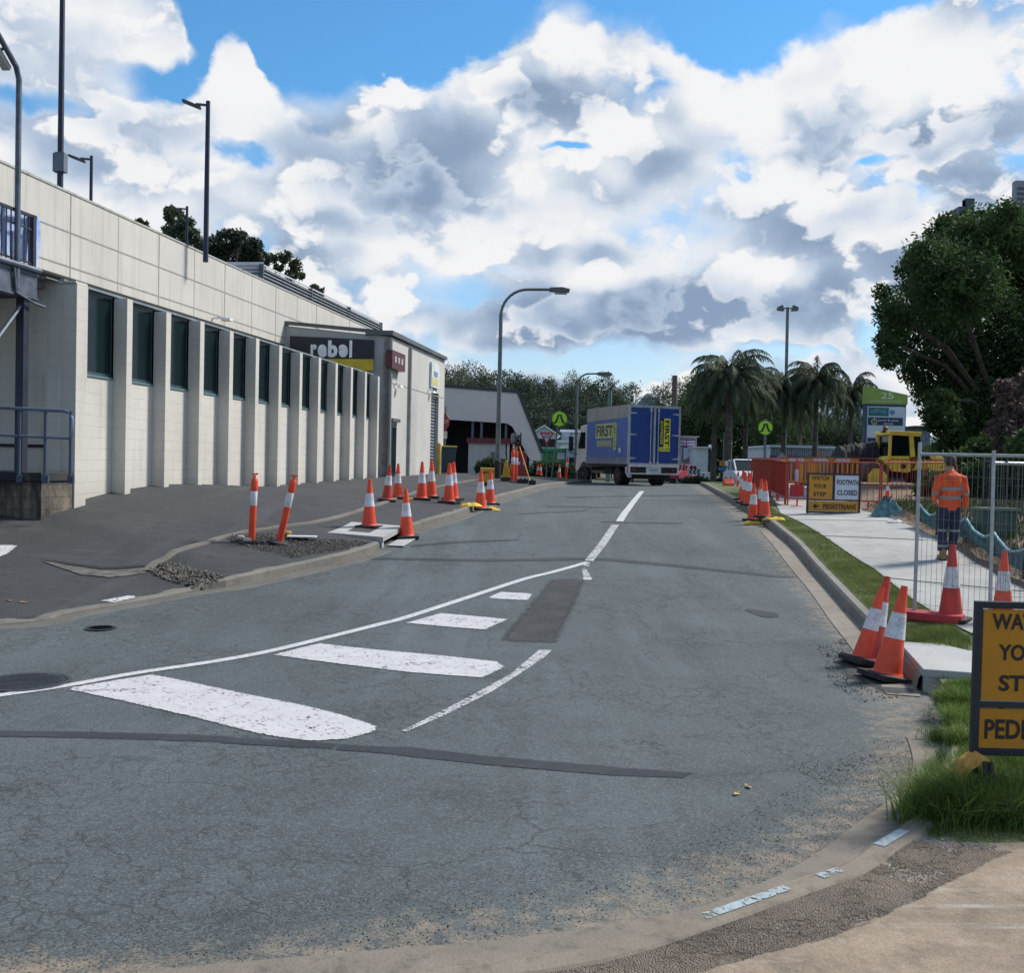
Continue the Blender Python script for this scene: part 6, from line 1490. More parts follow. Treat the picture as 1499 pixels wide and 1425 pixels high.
# cab
b = MB(); m_cab = mat('cab_white', (.60, .62, .58), .4, var=.06)
b.prism([(Ln+.12, .75), (Ln+.12, 2.55), (Ln+.35, 2.78), (Ln+1.25, 2.72), (Ln+1.62, 2.2), (Ln+1.75, 1.55), (Ln+1.78, .55), (Ln+1.25, .55), (Ln+1.18, .82), (Ln+.95, .97), (Ln+.6, .97), (Ln+.35, .82), (Ln+.3, .75)], -1.02, 1.02, 'x'); cab = b.build('cab', m_cab, tk, bevel=.04)
for s in (-1, 1):
    b = MB(); b.prism([(Ln+.62, 1.62), (Ln+.62, 2.4), (Ln+1.2, 2.4), (Ln+1.5, 1.75), (Ln+1.5, 1.62)], s*1.021, s*1.03, 'x'); b.build('side_window', m_glass, cab)
    b = MB(); b.bar((s*1.0, Ln+1.55, 2.35), (s*1.32, Ln+1.75, 2.35), .035); b.bar((s*1.0, Ln+1.6, 1.35), (s*1.32, Ln+1.75, 1.40), .035); b.bar((s*1.32, Ln+1.75, 1.38), (s*1.32, Ln+1.75, 2.4), .035); b.box(s*1.32-.11, s*1.32+.11, Ln+1.68, Ln+1.76, 1.5, 2.2); b.build('mirror', m_rub, cab)
b = MB(); b.prism([(Ln+1.7, 1.55), (Ln+1.6, 2.18), (Ln+1.35, 2.55), (Ln+1.37, 2.57), (Ln+1.64, 2.18), (Ln+1.76, 1.55)], -.92, .92, 'x'); b.build('windscreen', m_glass, cab)
b = MB(); b.box(-1.0, 1.0, Ln+1.76, Ln+1.84, .45, .85); b.build('front_bumper', mat('truck_white'), cab)
b = MB(); b.box(-.8, -.5, Ln+1.78, Ln+1.8, .95, 1.15); b.build('headlight', m_al, cab); b = MB(); b.box(.5, .8, Ln+1.78, Ln+1.8, .95, 1.15); b.build('headlight', m_al, cab)

# ------------------------------------------------------------------ cars
def car(loc, rz_, label, colour, name='parked_car'):
    t = thing(name, label, 'car', loc, rz_); w = .88
    b = MB(); b.prism([(-2.2, .35), (-2.25, .6), (-2.15, .9), (-1.3, .98), (1.0, .98), (2.05, .78), (2.2, .55), (2.15, .3)], -w, w, 'x', M=None); body = b.build('body', colour, t, bevel=.07)
    b = MB(); b.prism([(-1.75, .93), (-1.2, 1.42), (.2, 1.46), (1.1, .96)], -w*.86, w*.86, 'x'); gh = b.build('glasshouse', m_glass, t, bevel=.04)
    b = MB(); b.prism([(-1.15, 1.40), (-1.0, 1.45), (.1, 1.49), (.3, 1.44)], -w*.82, w*.82, 'x'); b.build('roof', colour, t, bevel=.02)
    for s in (-1, 1):
        b = MB(); b.bar((s*w*.86, -1.22, 1.43), (s*w*.88, -1.8, .95), .06); b.bar((s*w*.86, .22, 1.45), (s*w*.88, 1.1, .97), .05); b.bar((s*w*.87, -.45, 1.45), (s*w*.9, -.45, .95), .06); b.build('roof_pillar', colour, t)
        for y in (-1.35, 1.35): wheel(.33, .2, t, (s*(w-.08), y, .33))
        b = MB(); b.box(s*.6-.16, s*.6+.16, 2.12, 2.2, .6, .74); b.build('headlight', m_al, t); b = MB(); b.box(s*.62-.16, s*.62+.16, -2.27, -2.2, .68, .82); b.build('tail_light', mat('tail_red'), t)
    b = MB(); b.box(-.25, .25, -2.28, -2.24, .5, .62); b.build('number_plate', m_signw, t)
    return t
q = at(986, 700, 84); car((q.x, q.y, float(rz(84))), R(160), 'pink red car parked behind the right rear of the truck', mat('car_red', (.36, .03, .06), .3))
q = at(999, 700, 90); car((q.x, q.y, float(rz(90))), R(150), 'pale pink car just beyond the red one behind the truck', mat('car_pink', (.50, .22, .26), .3))
q = at(1084, 716, 46); car((q.x+.4, q.y, q.z-.15), R(176), 'white car facing the camera behind the orange bollard on the right', mat('car_white', (.60, .64, .70), .3))

# ------------------------------------------------------------------ buildings beyond the crest
def gable(px0, px1, py_e, py_r, pyb, Y, label, mw_, mr_, depth=8, z0=-.2):
    a = at(px0, py_e, Y); b_ = at(px1, py_e, Y); r = at((px0+px1)/2, py_r, Y); t = thing('house', label, 'house', (a.x, Y, z0)); W = b_.x-a.x; H = a.z-z0; HR = r.z-z0
    b = MB(); b.prism([(0, 0), (W, 0), (W, H), (W/2, HR), (0, H)], 0, depth, 'y'); wl_ = b.build('wall', mw_, t)
    b = MB(); b.prism([(-.3, H-.15), (W/2, HR+.02), (W+.3, H-.15), (W+.3, H+.02), (W/2, HR+.2), (-.3, H+.02)], -.4, depth+.3, 'y'); b.build('roof', mr_, t)
    b = MB(); b.box(W*.08, W*.92, -.05, -.01, H-1.2, H-.35); b.build('window', m_glass, t); return t
m_wroof = mat('white_roof', (.60, .66, .72), .6, var=.05); m_pal = mat('pale_wall', (.50, .56, .62), .7, var=.05)
gable(777, 816, 637, 625, 660, 104, 'white gabled house with a dark window band behind the give way sign', m_pal, m_wroof)
def block(px0, px1, py0, py1, Y, label, m, depth=8, z0=-.2, roof=None, name='shed', cat='building', rh=.25, slope=0, win=0):
    a = at(px0, py0, Y); b_ = at(px1, py0, Y); t = thing(name, label, cat, (a.x, Y, z0)); W = b_.x-a.x; H = (a.z+b_.z)/2-z0
    b = MB(); b.prism([(0, 0), (W, 0), (W, H-slope), (0, H)], 0, depth, 'y'); b.build('wall', m, t)
    b = MB(); b.prism([(-.2, H), (W+.2, H-slope), (W+.2, H-slope+rh), (-.2, H+rh)], -.4, depth+.2, 'y'); b.build('roof', roof or m_wroof, t)
    for k in range(win): x = W*(k+.5)/win; b = MB(); b.box(x-.35*W/win, x+.35*W/win, -.05, -.01, H*.45, H*.78); b.build('window', m_glass, t)
    return t
block(787, 850, 648, 664, 105, 'long low white roofed building behind the green fascia', m_wroof, roof=m_wroof)
block(823, 850, 633, 646, 112, 'grey box building peeping over the long white roof', mat('grey_box', (.33, .38, .42), .7))
gb = block(794, 831, 661, 673, 90, 'low shop with a green fascia behind the small cones', mat('fascia_green', (.02, .24, .09), .5), win=0, roof=mat('fascia_green'))
H_ = at(820, 667, 90).z+.2; W_ = at(825, 667, 90).x-gb.location.x; b = MB(); b.box(W_-.55, W_+.1, -.08, -.01, H_-.35, H_+.3); b.build('sign_panel', m_signw, gb)
block(830, 850, 657, 672, 88, 'pale blue fronted kiosk between the green fascia and the truck cab', mat('kiosk_blue', (.30, .40, .52), .6), win=1)
# sign wall right of the truck
sb_ = block(985, 1020, 640, 690, 100, 'grey shop wall with a purple sign panel at the right edge of the truck', mat('sign_wall_grey', (.34, .33, .36), .7, var=.05), depth=5, roof=mat('sign_wall_grey'), rh=.1)
W = at(1018, 645, 100).x-sb_.location.x; z_a = at(1005, 643.5, 100).z+.2; z_b = at(1005, 654, 100).z+.2
b = MB(); b.box(.2, W, -.12, -.01, z_b, z_a); pp = b.build('purple_panel', mat('sign_purple', (.17, .03, .15), .5), sb_)
xm = at(1006, 648, 100).x-sb_.location.x
fit_text('rch.com', pp, face_M((xm, -.13, (z_a*.74+z_b*.26)), (1, 0, 0), (0, 0, 1)), 1.5, .28, m_signw, bold=.03); fit_text('919 5092', pp, face_M((xm, -.13, (z_a*.27+z_b*.73)), (1, 0, 0), (0, 0, 1)), 1.5, .24, m_signw, bold=.03)
xa, xb2 = at(999, 670, 100).x-sb_.location.x, at(1010.5, 670, 100).x-sb_.location.x; za_, zb2 = at(1004, 654.8, 100).z+.2, at(1004, 676, 100).z+.2
b = MB(); b.box(xa, xb2, -.09, -.01, zb2, za_); po = b.build('poster_frame', m_ink, sb_); b = MB(); b.box(xa+.07, xb2-.07, -.1, -.09, zb2+.07, za_-.07); p3_ = b.build('poster', m_pal, po)
b = MB(); b.prism([(xa+.1, zb2+.1), (xb2-.1, zb2+.1), (xb2-.1, zb2+.5)], -.105, -.1, 'y'); b.build('poster_wedge', mat('wedge_red', (.35, .08, .10), .5), p3_)
sh_ = block(1020, 1037, 656, 690, 96, 'white shed with a curved white pipe end right of the purple sign', mat('shed_white', (.46, .52, .55), .7, var=.05), depth=6, rh=.1)
b = MB(); q0 = sh_.location
pts = [at(1037.5, 652, 96), at(1041.5, 658, 96), at(1044, 668, 96), at(1044, 692, 96)]; b.tube([Vector((p.x-q0.x, -.2, p.z-q0.z)) for p in pts], .12, 8); b.build('curved_pipe', m_wroof, sh_)
b = MB(); w0 = at(1038.5, 660, 96).x-q0.x; w1 = at(1042, 660, 96).x-q0.x; b.box(w0, w1, -.05, .0, .8, at(1040, 662, 96).z-q0.z); b.build('door', m_ink, sh_)
# chevron board
p = at(1007, 687, 74); t = thing('chevron_sign', 'white chevron board with dark arrows pointing left', 'road sign', (p.x, p.y, -.1)); zc_ = at(1016, 691, 74).z+.1; W = at(1026, 690, 74).x-p.x; h = at(1010, 687, 74).z-at(1010, 695, 74).z
b = MB(); b.box(0, W, -.03, 0, zc_-h/2, zc_+h/2); cb = b.build('board', m_signw, t)
b = MB()
for k in range(3):
    x = W*(.08+.3*k); s = W*.15; b.prism([(x, zc_), (x+s, zc_+h*.48), (x+s*1.9, zc_+h*.48), (x+s*.9, zc_), (x+s*1.9, zc_-h*.48), (x+s, zc_-h*.48)], -.04, -.031, 'y')
b.build('chevrons', m_ink, cb)
for x in (.1, W-.1): b = MB(); b.box(x-.03, x+.03, 0, .05, 0, zc_); b.build('post', m_gpole, t)
p = at(1028, 690, 76); t = thing('shelter', 'small white roofed shelter with a striped end board behind the chevron sign', 'shelter', (p.x, p.y, -.1)); W = at(1043, 690, 76).x-p.x; zt2 = at(1035, 692, 76).z+.1
b = MB(); b.box(-.1, W, -.4, 1, zt2-.08, zt2); b.build('roof', m_wroof, t); b = MB(); b.box(W-.55, W, -.42, -.38, zt2-.85, zt2-.1); eb2 = b.build('end_board', m_wroof, t); b = MB(); b.prism([(W-.5, zt2-.8), (W-.3, zt2-.8), (W-.05, zt2-.45), (W-.05, zt2-.3)], -.43, -.421, 'y'); b.build('stripe', m_ink, eb2)
b = MB(); b.box(0, .1, -.3, -.2, 0, zt2-.08); b.build('post', m_gpole, t)
b = MB(); b.box(W-.12, W-.02, -.3, -.2, 0, zt2-.08); b.build('post', m_gpole, t)
# small orange and blue signs
p = at(1053, 690, 62); t = thing('roadwork_sign', 'small amber and white sign above a blue board by the palm trunks', 'road sign', (p.x, p.y, .6)); g = lambda a, b_: (at(a, b_, 62).x-p.x, at(a, b_, 62).z-.6)
def rect(a, b_, c, d, m, nm, y=0, par=None): x0, z1 = g(a, b_); x1, z0 = g(c, d); bb = MB(); bb.box(x0, x1, y-.03, y, z0, z1); return bb.build(nm, m, par or t)
am_ = rect(1053.5, 675, 1061, 682, mat('amber_bright', (.70, .30, .03), .5), 'amber_panel'); rect(1054.5, 676.5, 1060, 677.5, m_ink, 'line', -.031, am_); rect(1054.5, 679, 1060, 680, m_ink, 'line', -.031, am_)
rect(1061.5, 675, 1067, 682, m_signw, 'white_panel'); rect(1051, 684, 1067, 689, mat('board_blue', (.03, .12, .32), .5), 'blue_board'); b = MB(); b.box(.2, .26, 0, .06, -.5, 3.5); b.build('post', m_gpole, t)
# white and blue shop behind the barriers
wb = block(1128, 1221, 656, 700, 78, 'low white clad shop with a navy lower wall behind the palms', mat('clad_white', (.52, .60, .68), .6, var=.1, vscale=2), depth=9, slope=-.0, rh=.15)
W = at(1221, 660, 78).x-wb.location.x; Hw = at(1175, 668, 78).z+.2
b = MB(); b.box(-.05, W*.99, -.06, -.01, 0, Hw); nv = b.build('lower_wall', mat('navy_wall', (.025, .055, .13), .6), wb)
for x in (.32, .42, .72, .82): b = MB(); b.box(W*x, W*x+.45, -.09, -.061, Hw-1.35, Hw-.3); b.build('window', mat('pale_glass', (.10, .16, .22), .2), nv)
b = MB(); n = 34
for k in range(n): x = W*k/n; b.box(x, x+.05, -.05, -.01, Hw+.02, Hw+.9)
b.build('cladding_ribs', mat('rib_dark', (.12, .17, .24), .6), wb)
bb_ = block(1221, 1262, 668, 700, 76, 'white board fence panel left of the dark heap', m_pal, depth=.3, rh=.03, name='billboard', cat='billboard')
# yellow-grey double sign and diamond sign on posts behind barriers
for (x0_, x1_, y0_, y1_, Y, m_, L, dia) in ((1195, 1207, 661, 680, 42, mat('sign_back_grey', (.22, .21, .19), .6), 'two grey sign backs on thin posts behind the barriers', False), (1135, 1153, 662, 681, 40, mat('sign_back_blue', (.20, .24, .30), .6), 'grey diamond sign back behind the red mesh barriers', True)):
    p = at((x0_+x1_)/2, 690, Y); t = thing('sign_back', L, 'road sign', (p.x, Y, G1(p.x, Y))); zc_ = at((x0_+x1_)/2, (y0_+y1_)/2, Y).z-t.location.z; w = (x1_-x0_)/1500*Y/2; h = (y1_-y0_)/1500*Y/2
    b = MB()
    if dia: b.prism([(-w, zc_), (0, zc_-h), (w, zc_), (0, zc_+h)], -.02, 0, 'y'); b.build('plate', m_, t)
    else:
        b.box(-w, -.02, -.02, 0, zc_-h, zc_+h); b.build('plate', m_, t); b = MB(); b.box(.02, w, -.02, 0, zc_-h, zc_+h-.05); b.build('plate', m_, t)
    b = MB(); b.tube([(0, .03, -.1), (0, .03, zc_+h)], .03, 8); b.build('post', m_gpole, t)
# shed under the big tree
block(1340, 1362, 627, 700, 62, 'ribbed blue grey shed glimpsed left of the big dark tree', mat('shed_blue', (.14, .18, .25), .6, var=.3, vscale=5), depth=6, roof=m_trim, rh=.12)
# tall sign board with the number 25
YS = 56
p = at(1264, 700, YS); t = thing('pylon_sign', 'tall tenant sign with a green slanted top numbered 25', 'sign', (p.x, YS, .6)); gg = lambda a, b_: (at(a, b_, YS).x-p.x, at(a, b_, YS).z-.6)
P_ = [gg(1265.5, 700), gg(1327, 700), gg(1327.5, 577), gg(1268.5, 565)]
X0 = gg(1267, 600)[0]; X1 = gg(1326.5, 600)[0]
b = MB(); b.box(X0, X1, 0, .5, 0, gg(1297, 592)[1]); b.build('frame', mat('pylon_navy', (.03, .06, .13), .5), t)
b = MB(); zt1, zt2_, zt3 = gg(1268, 565)[1], gg(1327, 578.5)[1], gg(1297, 592)[1]; b.prism([(X0-.02, zt3), (X1+.05, zt3), (X1+.05, zt2_), (X0-.02, zt1)], -.05, .5, 'y'); gt = b.build('green_top', mat('pylon_green', (.24, .33, .06), .5, var=.04), t)
fit_text('25', gt, face_M(((X0+X1)/2+.03, -.06, gg(1297, 579.5)[1]), (1, 0, 0), (0, 0, 1)), .72, .36, mat('letter_pale2', (.62, .68, .55), .5))
fit_text('LAVELLE STREET', gt, face_M(((X0+X1)/2, -.06, gg(1297, 588)[1]), (1, 0, 0), (0, 0, 1)), 1.7, .10, mat('letter_pale2'), bold=0)
def pan_(x0_, y0_, x1_, y1_, m, nm, par=None, y=-.03): a = gg(x0_, y0_); c = gg(x1_, y1_); bb = MB(); bb.box(a[0], c[0], y, 0, c[1], a[1]); return bb.build(nm, m, par or t)
m_pw = mat('pylon_white', (.50, .58, .68), .5, var=.03); m_pn = mat('pylon_panel_navy', (.012, .025, .08), .5)
wp1 = pan_(1270, 595, 1323.5, 665, m_pw, 'white_field', y=-.012)
tl_ = pan_(1271.5, 596.5, 1300.5, 609.5, mat('pylon_teal', (.02, .13, .18), .5), 'tenant_panel'); fit_text('atWork', tl_, face_M((gg(1286, 602)[0], -.04, gg(1286, 602)[1]), (1, 0, 0), (0, 0, 1)), .85, .27, mat('letter_teal', (.16, .42, .45), .5), bold=.0)
wr = pan_(1302, 597, 1321.5, 609.5, m_pw, 'tenant_panel'); b = MB(); c_ = gg(1306, 604); b.lathe([(.14, 0), (.14, .01), (.08, .01)], 18, M=Matrix.Translation((c_[0], -.032, c_[1])) @ Matrix.Rotation(R(90), 4, 'X')); b.build('round_mark', mat('mark_blue', (.08, .2, .45), .5), wr)
nvp = pan_(1270.5, 611, 1321, 623.5, m_pn, 'tenant_panel'); fit_text('sports & spinal', nvp, face_M((gg(1300, 616)[0], -.04, gg(1300, 616)[1]), (1, 0, 0), (0, 0, 1)), 1.1, .15, m_signw, bold=.01); fit_text('PHYSIO', nvp, face_M((gg(1300, 621)[0], -.04, gg(1300, 621)[1]), (1, 0, 0), (0, 0, 1)), .5, .11, m_signw, bold=.01)
b = MB(); c_ = gg(1279.5, 617.5); b.lathe([(.17, 0), (.17, .01), (.12, .01), (.12, 0)], 20, M=Matrix.Translation((c_[0], -.032, c_[1])) @ Matrix.Rotation(R(90), 4, 'X'), cap=False); b.bar((c_[0], -.04, c_[1]-.1), (c_[0], -.04, c_[1]+.22), .035, .01); b.build('round_mark', mat('mark_gold', (.45, .42, .22), .5), nvp)
pan_(1269.5, 641, 1286, 654, m_pn, 'tenant_panel')
# dark heap standing in for an unidentified black object left of the roller
p = at(1250, 715, 44); t = thing('dark_heap', 'dark flat topped heap standing in for an unidentified black object left of the yellow roller', 'heap', (p.x, 44, G1(p.x, 44)))
b = MB(); n = 26; m_ = 8; vs = []
for i in range(n+1):
    for j in range(m_+1):
        u = i/n*2-1; v = j/m_*2-1; z = 1.75*min(1, (1-abs(u))*2.6)*(1-abs(v)**3)*(1-.12*u*-1)+.10*mnoise.noise((u*9, v*4, 0))+.13*mnoise.noise((u*22, v*9, 0)); vs.append((u*1.25, v*1.3, max(-.1, z)))
b.add(vs, [(i*(m_+1)+j, (i+1)*(m_+1)+j, (i+1)*(m_+1)+j+1, i*(m_+1)+j+1) for i in range(n) for j in range(m_)]); b.build('heap', mat('heap_dark', (.022, .024, .03), .9, var=.3, vscale=8, bump=.6), t, fixn=False)

# ------------------------------------------------------------------ yellow roller, side on, nose to the right
YR = 43
def rg_(px, py): v = at(px, py, YR); return v
p = rg_(1320, 725); z0 = G1(p.x, YR); t = thing('road_roller', 'yellow road roller with a glazed cab behind the barriers', 'roller', (p.x, YR, z0))
def rp2(l): return [(rg_(x, y).x-p.x, rg_(x, y).z-z0) for x, y in l]
m_ry = mat('roller_yellow', (.95, .70, .12), .4, var=.08)
b = MB(); b.prism(rp2([(1281, 673), (1291, 668), (1321, 668), (1324, 690), (1318, 692), (1296, 690)]), -.75, .75, 'y'); b.build('cab_base', m_ry, t, bevel=.03)
b = MB(); b.prism(rp2([(1290, 631.5), (1338, 633.5), (1337, 639), (1333, 640), (1290, 637.5)]), -.85, .85, 'y'); b.build('cab_roof', m_ry, t, bevel=.03)
for (q4) in ([(1292.5, 637), (1296, 637), (1294.5, 669), (1290.5, 669)], [(1320.5, 638), (1326.5, 638), (1329, 669), (1322.5, 670)]):
    for y in (-.78, .70): b = MB(); b.prism(rp2(q4), y, y+.08, 'y'); b.build('cab_pillar', m_ry, t)
b = MB(); b.prism(rp2([(1296.5, 638.5), (1320, 639), (1321, 664), (1316, 668), (1295, 668)]), -.74, .74, 'y'); b.build('cab_glass', m_glass, t)
b = MB(); b.prism(rp2([(1326.5, 638.5), (1337, 639), (1338, 662), (1329, 669)]), -.70, .70, 'y'); b.build('rear_glass', m_glass, t)
b = MB(); b.prism(rp2([(1324, 690), (1337, 662), (1353, 664.5), (1372, 670), (1381, 678), (1384, 686), (1372, 690), (1340, 688)]), -.62, .62, 'y'); hd = b.build('hood', m_ry, t, bevel=.06)
b = MB(); b.prism(rp2([(1336, 673), (1338, 667), (1352, 668), (1355, 674)]), -.635, -.62, 'y'); b.build('hood_window', m_rub, hd)
b = MB(); b.prism(rp2([(1324, 690), (1336, 664), (1338, 664), (1327, 690)]), -.64, -.62, 'y'); b.build('gap', m_rub, hd)
cxy = rp2([(1270, 703)])[0]; b = MB(); b.lathe([(.5, -.95), (.5, .95)], 30, M=Matrix.Translation((cxy[0], 0, .5)) @ Matrix.Rotation(R(90), 4, 'X')); b.build('drum', mat('drum_steel', (.12, .11, .10), .5, .5), t, smooth=True)
b = MB(); b.prism(rp2([(1258, 707), (1258, 696), (1266, 686), (1278, 686), (1286, 697), (1287, 712), (1280, 712)]), -1.05, -.97, 'y'); b.build('drum_frame', m_ry, t, bevel=.02)
for xx in (1345,): 
    cxy = rp2([(xx, 703)])[0]
    for s in (-1, 1): wheel(.72, .5, t, (0, 0, 0)) if False else None
    for s in (-1, 1):
        M = Matrix.Translation((cxy[0], s*.38, .48)) @ Matrix.Rotation(R(90), 4, 'X'); b = MB(); b.lathe([(.28, -.2), (.45, -.2), (.48, -.16), (.48, .16), (.45, .2), (.28, .2)], 26, M=M); o = b.build('wheel', m_rub, t, smooth=True); b = MB(); b.lathe([(.28, -.18), (.1, -.15), (.1, .15), (.28, .18)], 20, M=M); b.build('rim', m_ry, o)
b = MB(); b.prism(rp2([(1286, 700), (1296, 690), (1340, 689), (1340, 700)]), -.45, .45, 'y'); b.build('chassis', m_rub, t)
q2 = rp2([(1291, 629)])[0]; b = MB(); b.lathe([(.1, -.05), (.1, .12), (.05, .18)], 12, (q2[0], -.4, q2[1]-.05)); b.box(q2[0]-.16, q2[0]+.1, -.5, -.3, q2[1]-.15, q2[1]-.08); b.build('beacon', mat('beacon_dark', (.10, .05, .01), .4), t)
q2 = rp2([(1312, 683)])[0]; b = MB(); b.lathe([(.11, 0), (.11, .02)], 16, M=Matrix.Translation((q2[0], -.75, q2[1])) @ Matrix.Rotation(R(90), 4, 'X')); b.build('cap', m_rub, t)
b = MB(); q3 = rp2([(1300, 662)])[0]; b.box(q3[0]-.15, q3[0]+.35, -.2, .2, q3[1]-.4, q3[1]+.2); b.box(q3[0]+.3, q3[0]+.42, -.2, .2, q3[1]-.3, q3[1]+.6); b.build('seat', m_rub, t)

# ------------------------------------------------------------------ distant towers
def tower(px0, px1, pyt, Y, label, m, step=None):
    a = at(px0, pyt, Y); b_ = at(px1, pyt, Y); t = thing('office_tower', label, 'tower', (a.x, Y, -1)); W = b_.x-a.x; H = a.z+1
    b = MB(); b.box(0, W, 0, 5, 0, H); b.build('wall', m, t)
    if step: s = at(step[0], step[1], Y); b = MB(); b.box(0, s.x-a.x, -.5, W*.8, 0, s.z+1-(0)); b.build('lower_wing', m, t)
    b = MB(); k = int(H/3.5)
    for i in range(k//2, k): b.box(W*.05, W*.95, -.4 if not step else -.9, -.05 if not step else -.55, i*3.5, i*3.5+1.6)
    b.build('window_bands', mat('tower_glass', (.05, .075, .12), .2), t)
tower(1414, 1427, 290, 600, 'dark blue stepped office tower above the big tree', mat('tower_dark', (.06, .075, .12), .5), (1414, 292))
tower(1487, 1540, 264, 700, 'grey tower cut by the right edge above the trees', mat('tower_grey', (.22, .25, .29), .6))
tw = thing('office_tower', 'lower shoulder of the distant dark tower above the big tree', 'tower', (at(1404, 300, 595).x, 595, -1)); Wt = at(1415, 300, 595).x-tw.location.x; b = MB(); b.box(0, Wt, 0, 9, 0, at(1404, 302, 595).z+1); b.build('wall', mat('tower_dark'), tw); b = MB(); b.box(Wt*.1, Wt*.9, -.3, 0, at(1404, 312, 595).z, at(1404, 306, 595).z); b.build('window_band', mat('tower_glass'), tw)
# hills on the horizon
def hill(px0, px1, pyt, Y, seed):
    a = at(px0, 680, Y); b_ = at(px1, 680, Y); h = at((px0+px1)/2, pyt, Y).z; n = 40; b = MB(); vs = []
    for i in range(n+1):
        u = i/n; z = h*(math.sin(math.pi*u)**.7)*(1+.25*mnoise.noise((u*5, seed, 0)))
        for j in range(7): v = j/6; vs.append((a.x+(b_.x-a.x)*u, Y+(v-.5)*900, max(-5, z*(1-(2*v-1)**2)-2)))
    b.add(vs, [(i*7+j, (i+1)*7+j, (i+1)*7+j+1, i*7+j+1) for i in range(n) for j in range(6)]); tag(b.build('hills', mat('hill_haze_blue', (.05, .085, .10), .95, var=.25, vscale=.02), fixn=False, smooth=True), kind='structure')  # forest colour shifted to blue in place of distance haze
hill(880, 1010, 585, 3000, 1); hill(1180, 1400, 618, 3600, 2); hill(640, 900, 640, 4200, 3)

# ------------------------------------------------------------------ worker
def loft(b, rings, n=14, cap=True):
    """rings: (centre, rx, ry) ellipses in planes across the path"""
    vs = []
    for i, (c, rx, ry) in enumerate(rings):
        c = Vector(c); d = (Vector(rings[min(i+1, len(rings)-1)][0])-Vector(rings[max(i-1, 0)][0])).normalized(); xa = Vector((1, 0, 0)); xa = (xa-d*xa.dot(d)); xa = xa.normalized() if xa.length > .2 else Vector((0, 1, 0)); ya = d.cross(xa)
        for j in range(n): a = 2*math.pi*j/n; vs.append(c+xa*math.cos(a)*rx+ya*math.sin(a)*ry)
    fs = [(i*n+j, i*n+(j+1) % n, (i+1)*n+(j+1) % n, (i+1)*n+j) for i in range(len(rings)-1) for j in range(n)]
    if cap: fs += [tuple(range(n-1, -1, -1)), tuple(range((len(rings)-1)*n, len(rings)*n))]
    b.add(vs, fs)
def fuse(b, name, m, parent, vox=.012, smooth_it=3):
    o = b.build(name, m, None); md = o.modifiers.new('r', 'REMESH'); md.mode = 'VOXEL'; md.voxel_size = vox; md.use_smooth_shade = True
    ms = o.modifiers.new('s', 'SMOOTH'); ms.iterations = smooth_it; ms.factor = .5
    me = bpy.data.meshes.new_from_object(o.evaluated_get(bpy.context.evaluated_depsgraph_get())); bpy.data.objects.remove(o)
    me.materials.clear(); me.materials.append(m); me.polygons.foreach_set('use_smooth', [True]*len(me.polygons)); return link_mesh(name, me, parent)
wpos = gnd(1388, 821); hpx = 821-668; sc_ = hpx/1500*wpos.y/1.76
wk_ = thing('person', 'worker in an orange reflective shirt and navy trousers walking away on the footpath', 'person', wpos, R(-3)); wk_.scale = (sc_,)*3
m_skin = mat('skin', (.36, .20, .14), .55, var=.08); m_hair = mat('hair_dark', (.05, .036, .028), .7, var=.3, vscale=30, bump=.6)
b = MB()
loft(b, [((0, .02, .90), .15, .11), ((0, .02, 1.0), .145, .105), ((0, .01, 1.15), .145, .10), ((0, 0, 1.3), .175, .11), ((0, .0, 1.42), .17, .10), ((0, .01, 1.47), .10, .075), ((0, .03, 1.52), .058, .06), ((0, .05, 1.58), .055, .06)])
b.sphere((0, .075, 1.66), .105, 16, 12, sc=(.78, .98, 1.12)); b.sphere((0, .12, 1.60), .06, 12, 8, sc=(.9, 1, .9)); b.sphere((-.083, .07, 1.645), .025, 8, 6, sc=(.5, .8, 1.3)); b.sphere((.083, .07, 1.645), .025, 8, 6, sc=(.5, .8, 1.3)); b.sphere((0, .185, 1.635), .016, 8, 6, sc=(.8, 1, 1.3))
RA = [(.19, 0, 1.40), (.245, -.02, 1.15), (.27, .04, .93), (.275, .06, .86)]
LA = [(-.19, 0, 1.40), (-.265, -.05, 1.16), (-.22, .12, 1.02), (-.17, .19, .99)]
for A in (RA, LA): loft(b, [(A[0], .05, .05), (A[1], .04, .045), (A[2], .030, .033), (A[3], .024, .03)], 10)
def hand(b, w, d, s):
    w = Vector(w); d = Vector(d).normalized(); side = Vector((0, 1, 0)) if abs(d.z) > .7 else Vector((0, 0, 1)); side = (side-d*side.dot(d)).normalized(); nrm = d.cross(side)
    loft(b, [(w, .024, .028), (w+d*.04, .018, .04), (w+d*.085, .016, .042)], 10)
    for i, (o_, l) in enumerate(((.032, .062), (.011, .072), (-.011, .068), (-.031, .052))):
        p = w+d*.08+side*o_; q = p+d*l*.45+nrm*.006*s; r = q+d*l*.4+nrm*.02*s; b.tube([p, q, r, r+d*.012+nrm*.012*s], [.0095, .009, .008, .006], 8)
    p = w+d*.03+side*.035; b.tube([p, p+d*.03+side*.022, p+d*.058+side*.028], [.012, .011, .008], 8)
hand(b, RA[3], (.0, .12, -1), 1); hand(b, LA[3], (.5, .8, -.2), 1)
for s, A in ((-1, ((-.085, .0, .93), (-.095, .06, .50), (-.10, -.01, .10))), (1, ((.085, .0, .93), (.09, .02, .50), (.085, .11, .12)))):
    loft(b, [(A[0], .085, .09), (A[1], .055, .06), (A[2], .045, .05)], 10)
body = fuse(b, 'body', m_skin, wk_, .009, 2)
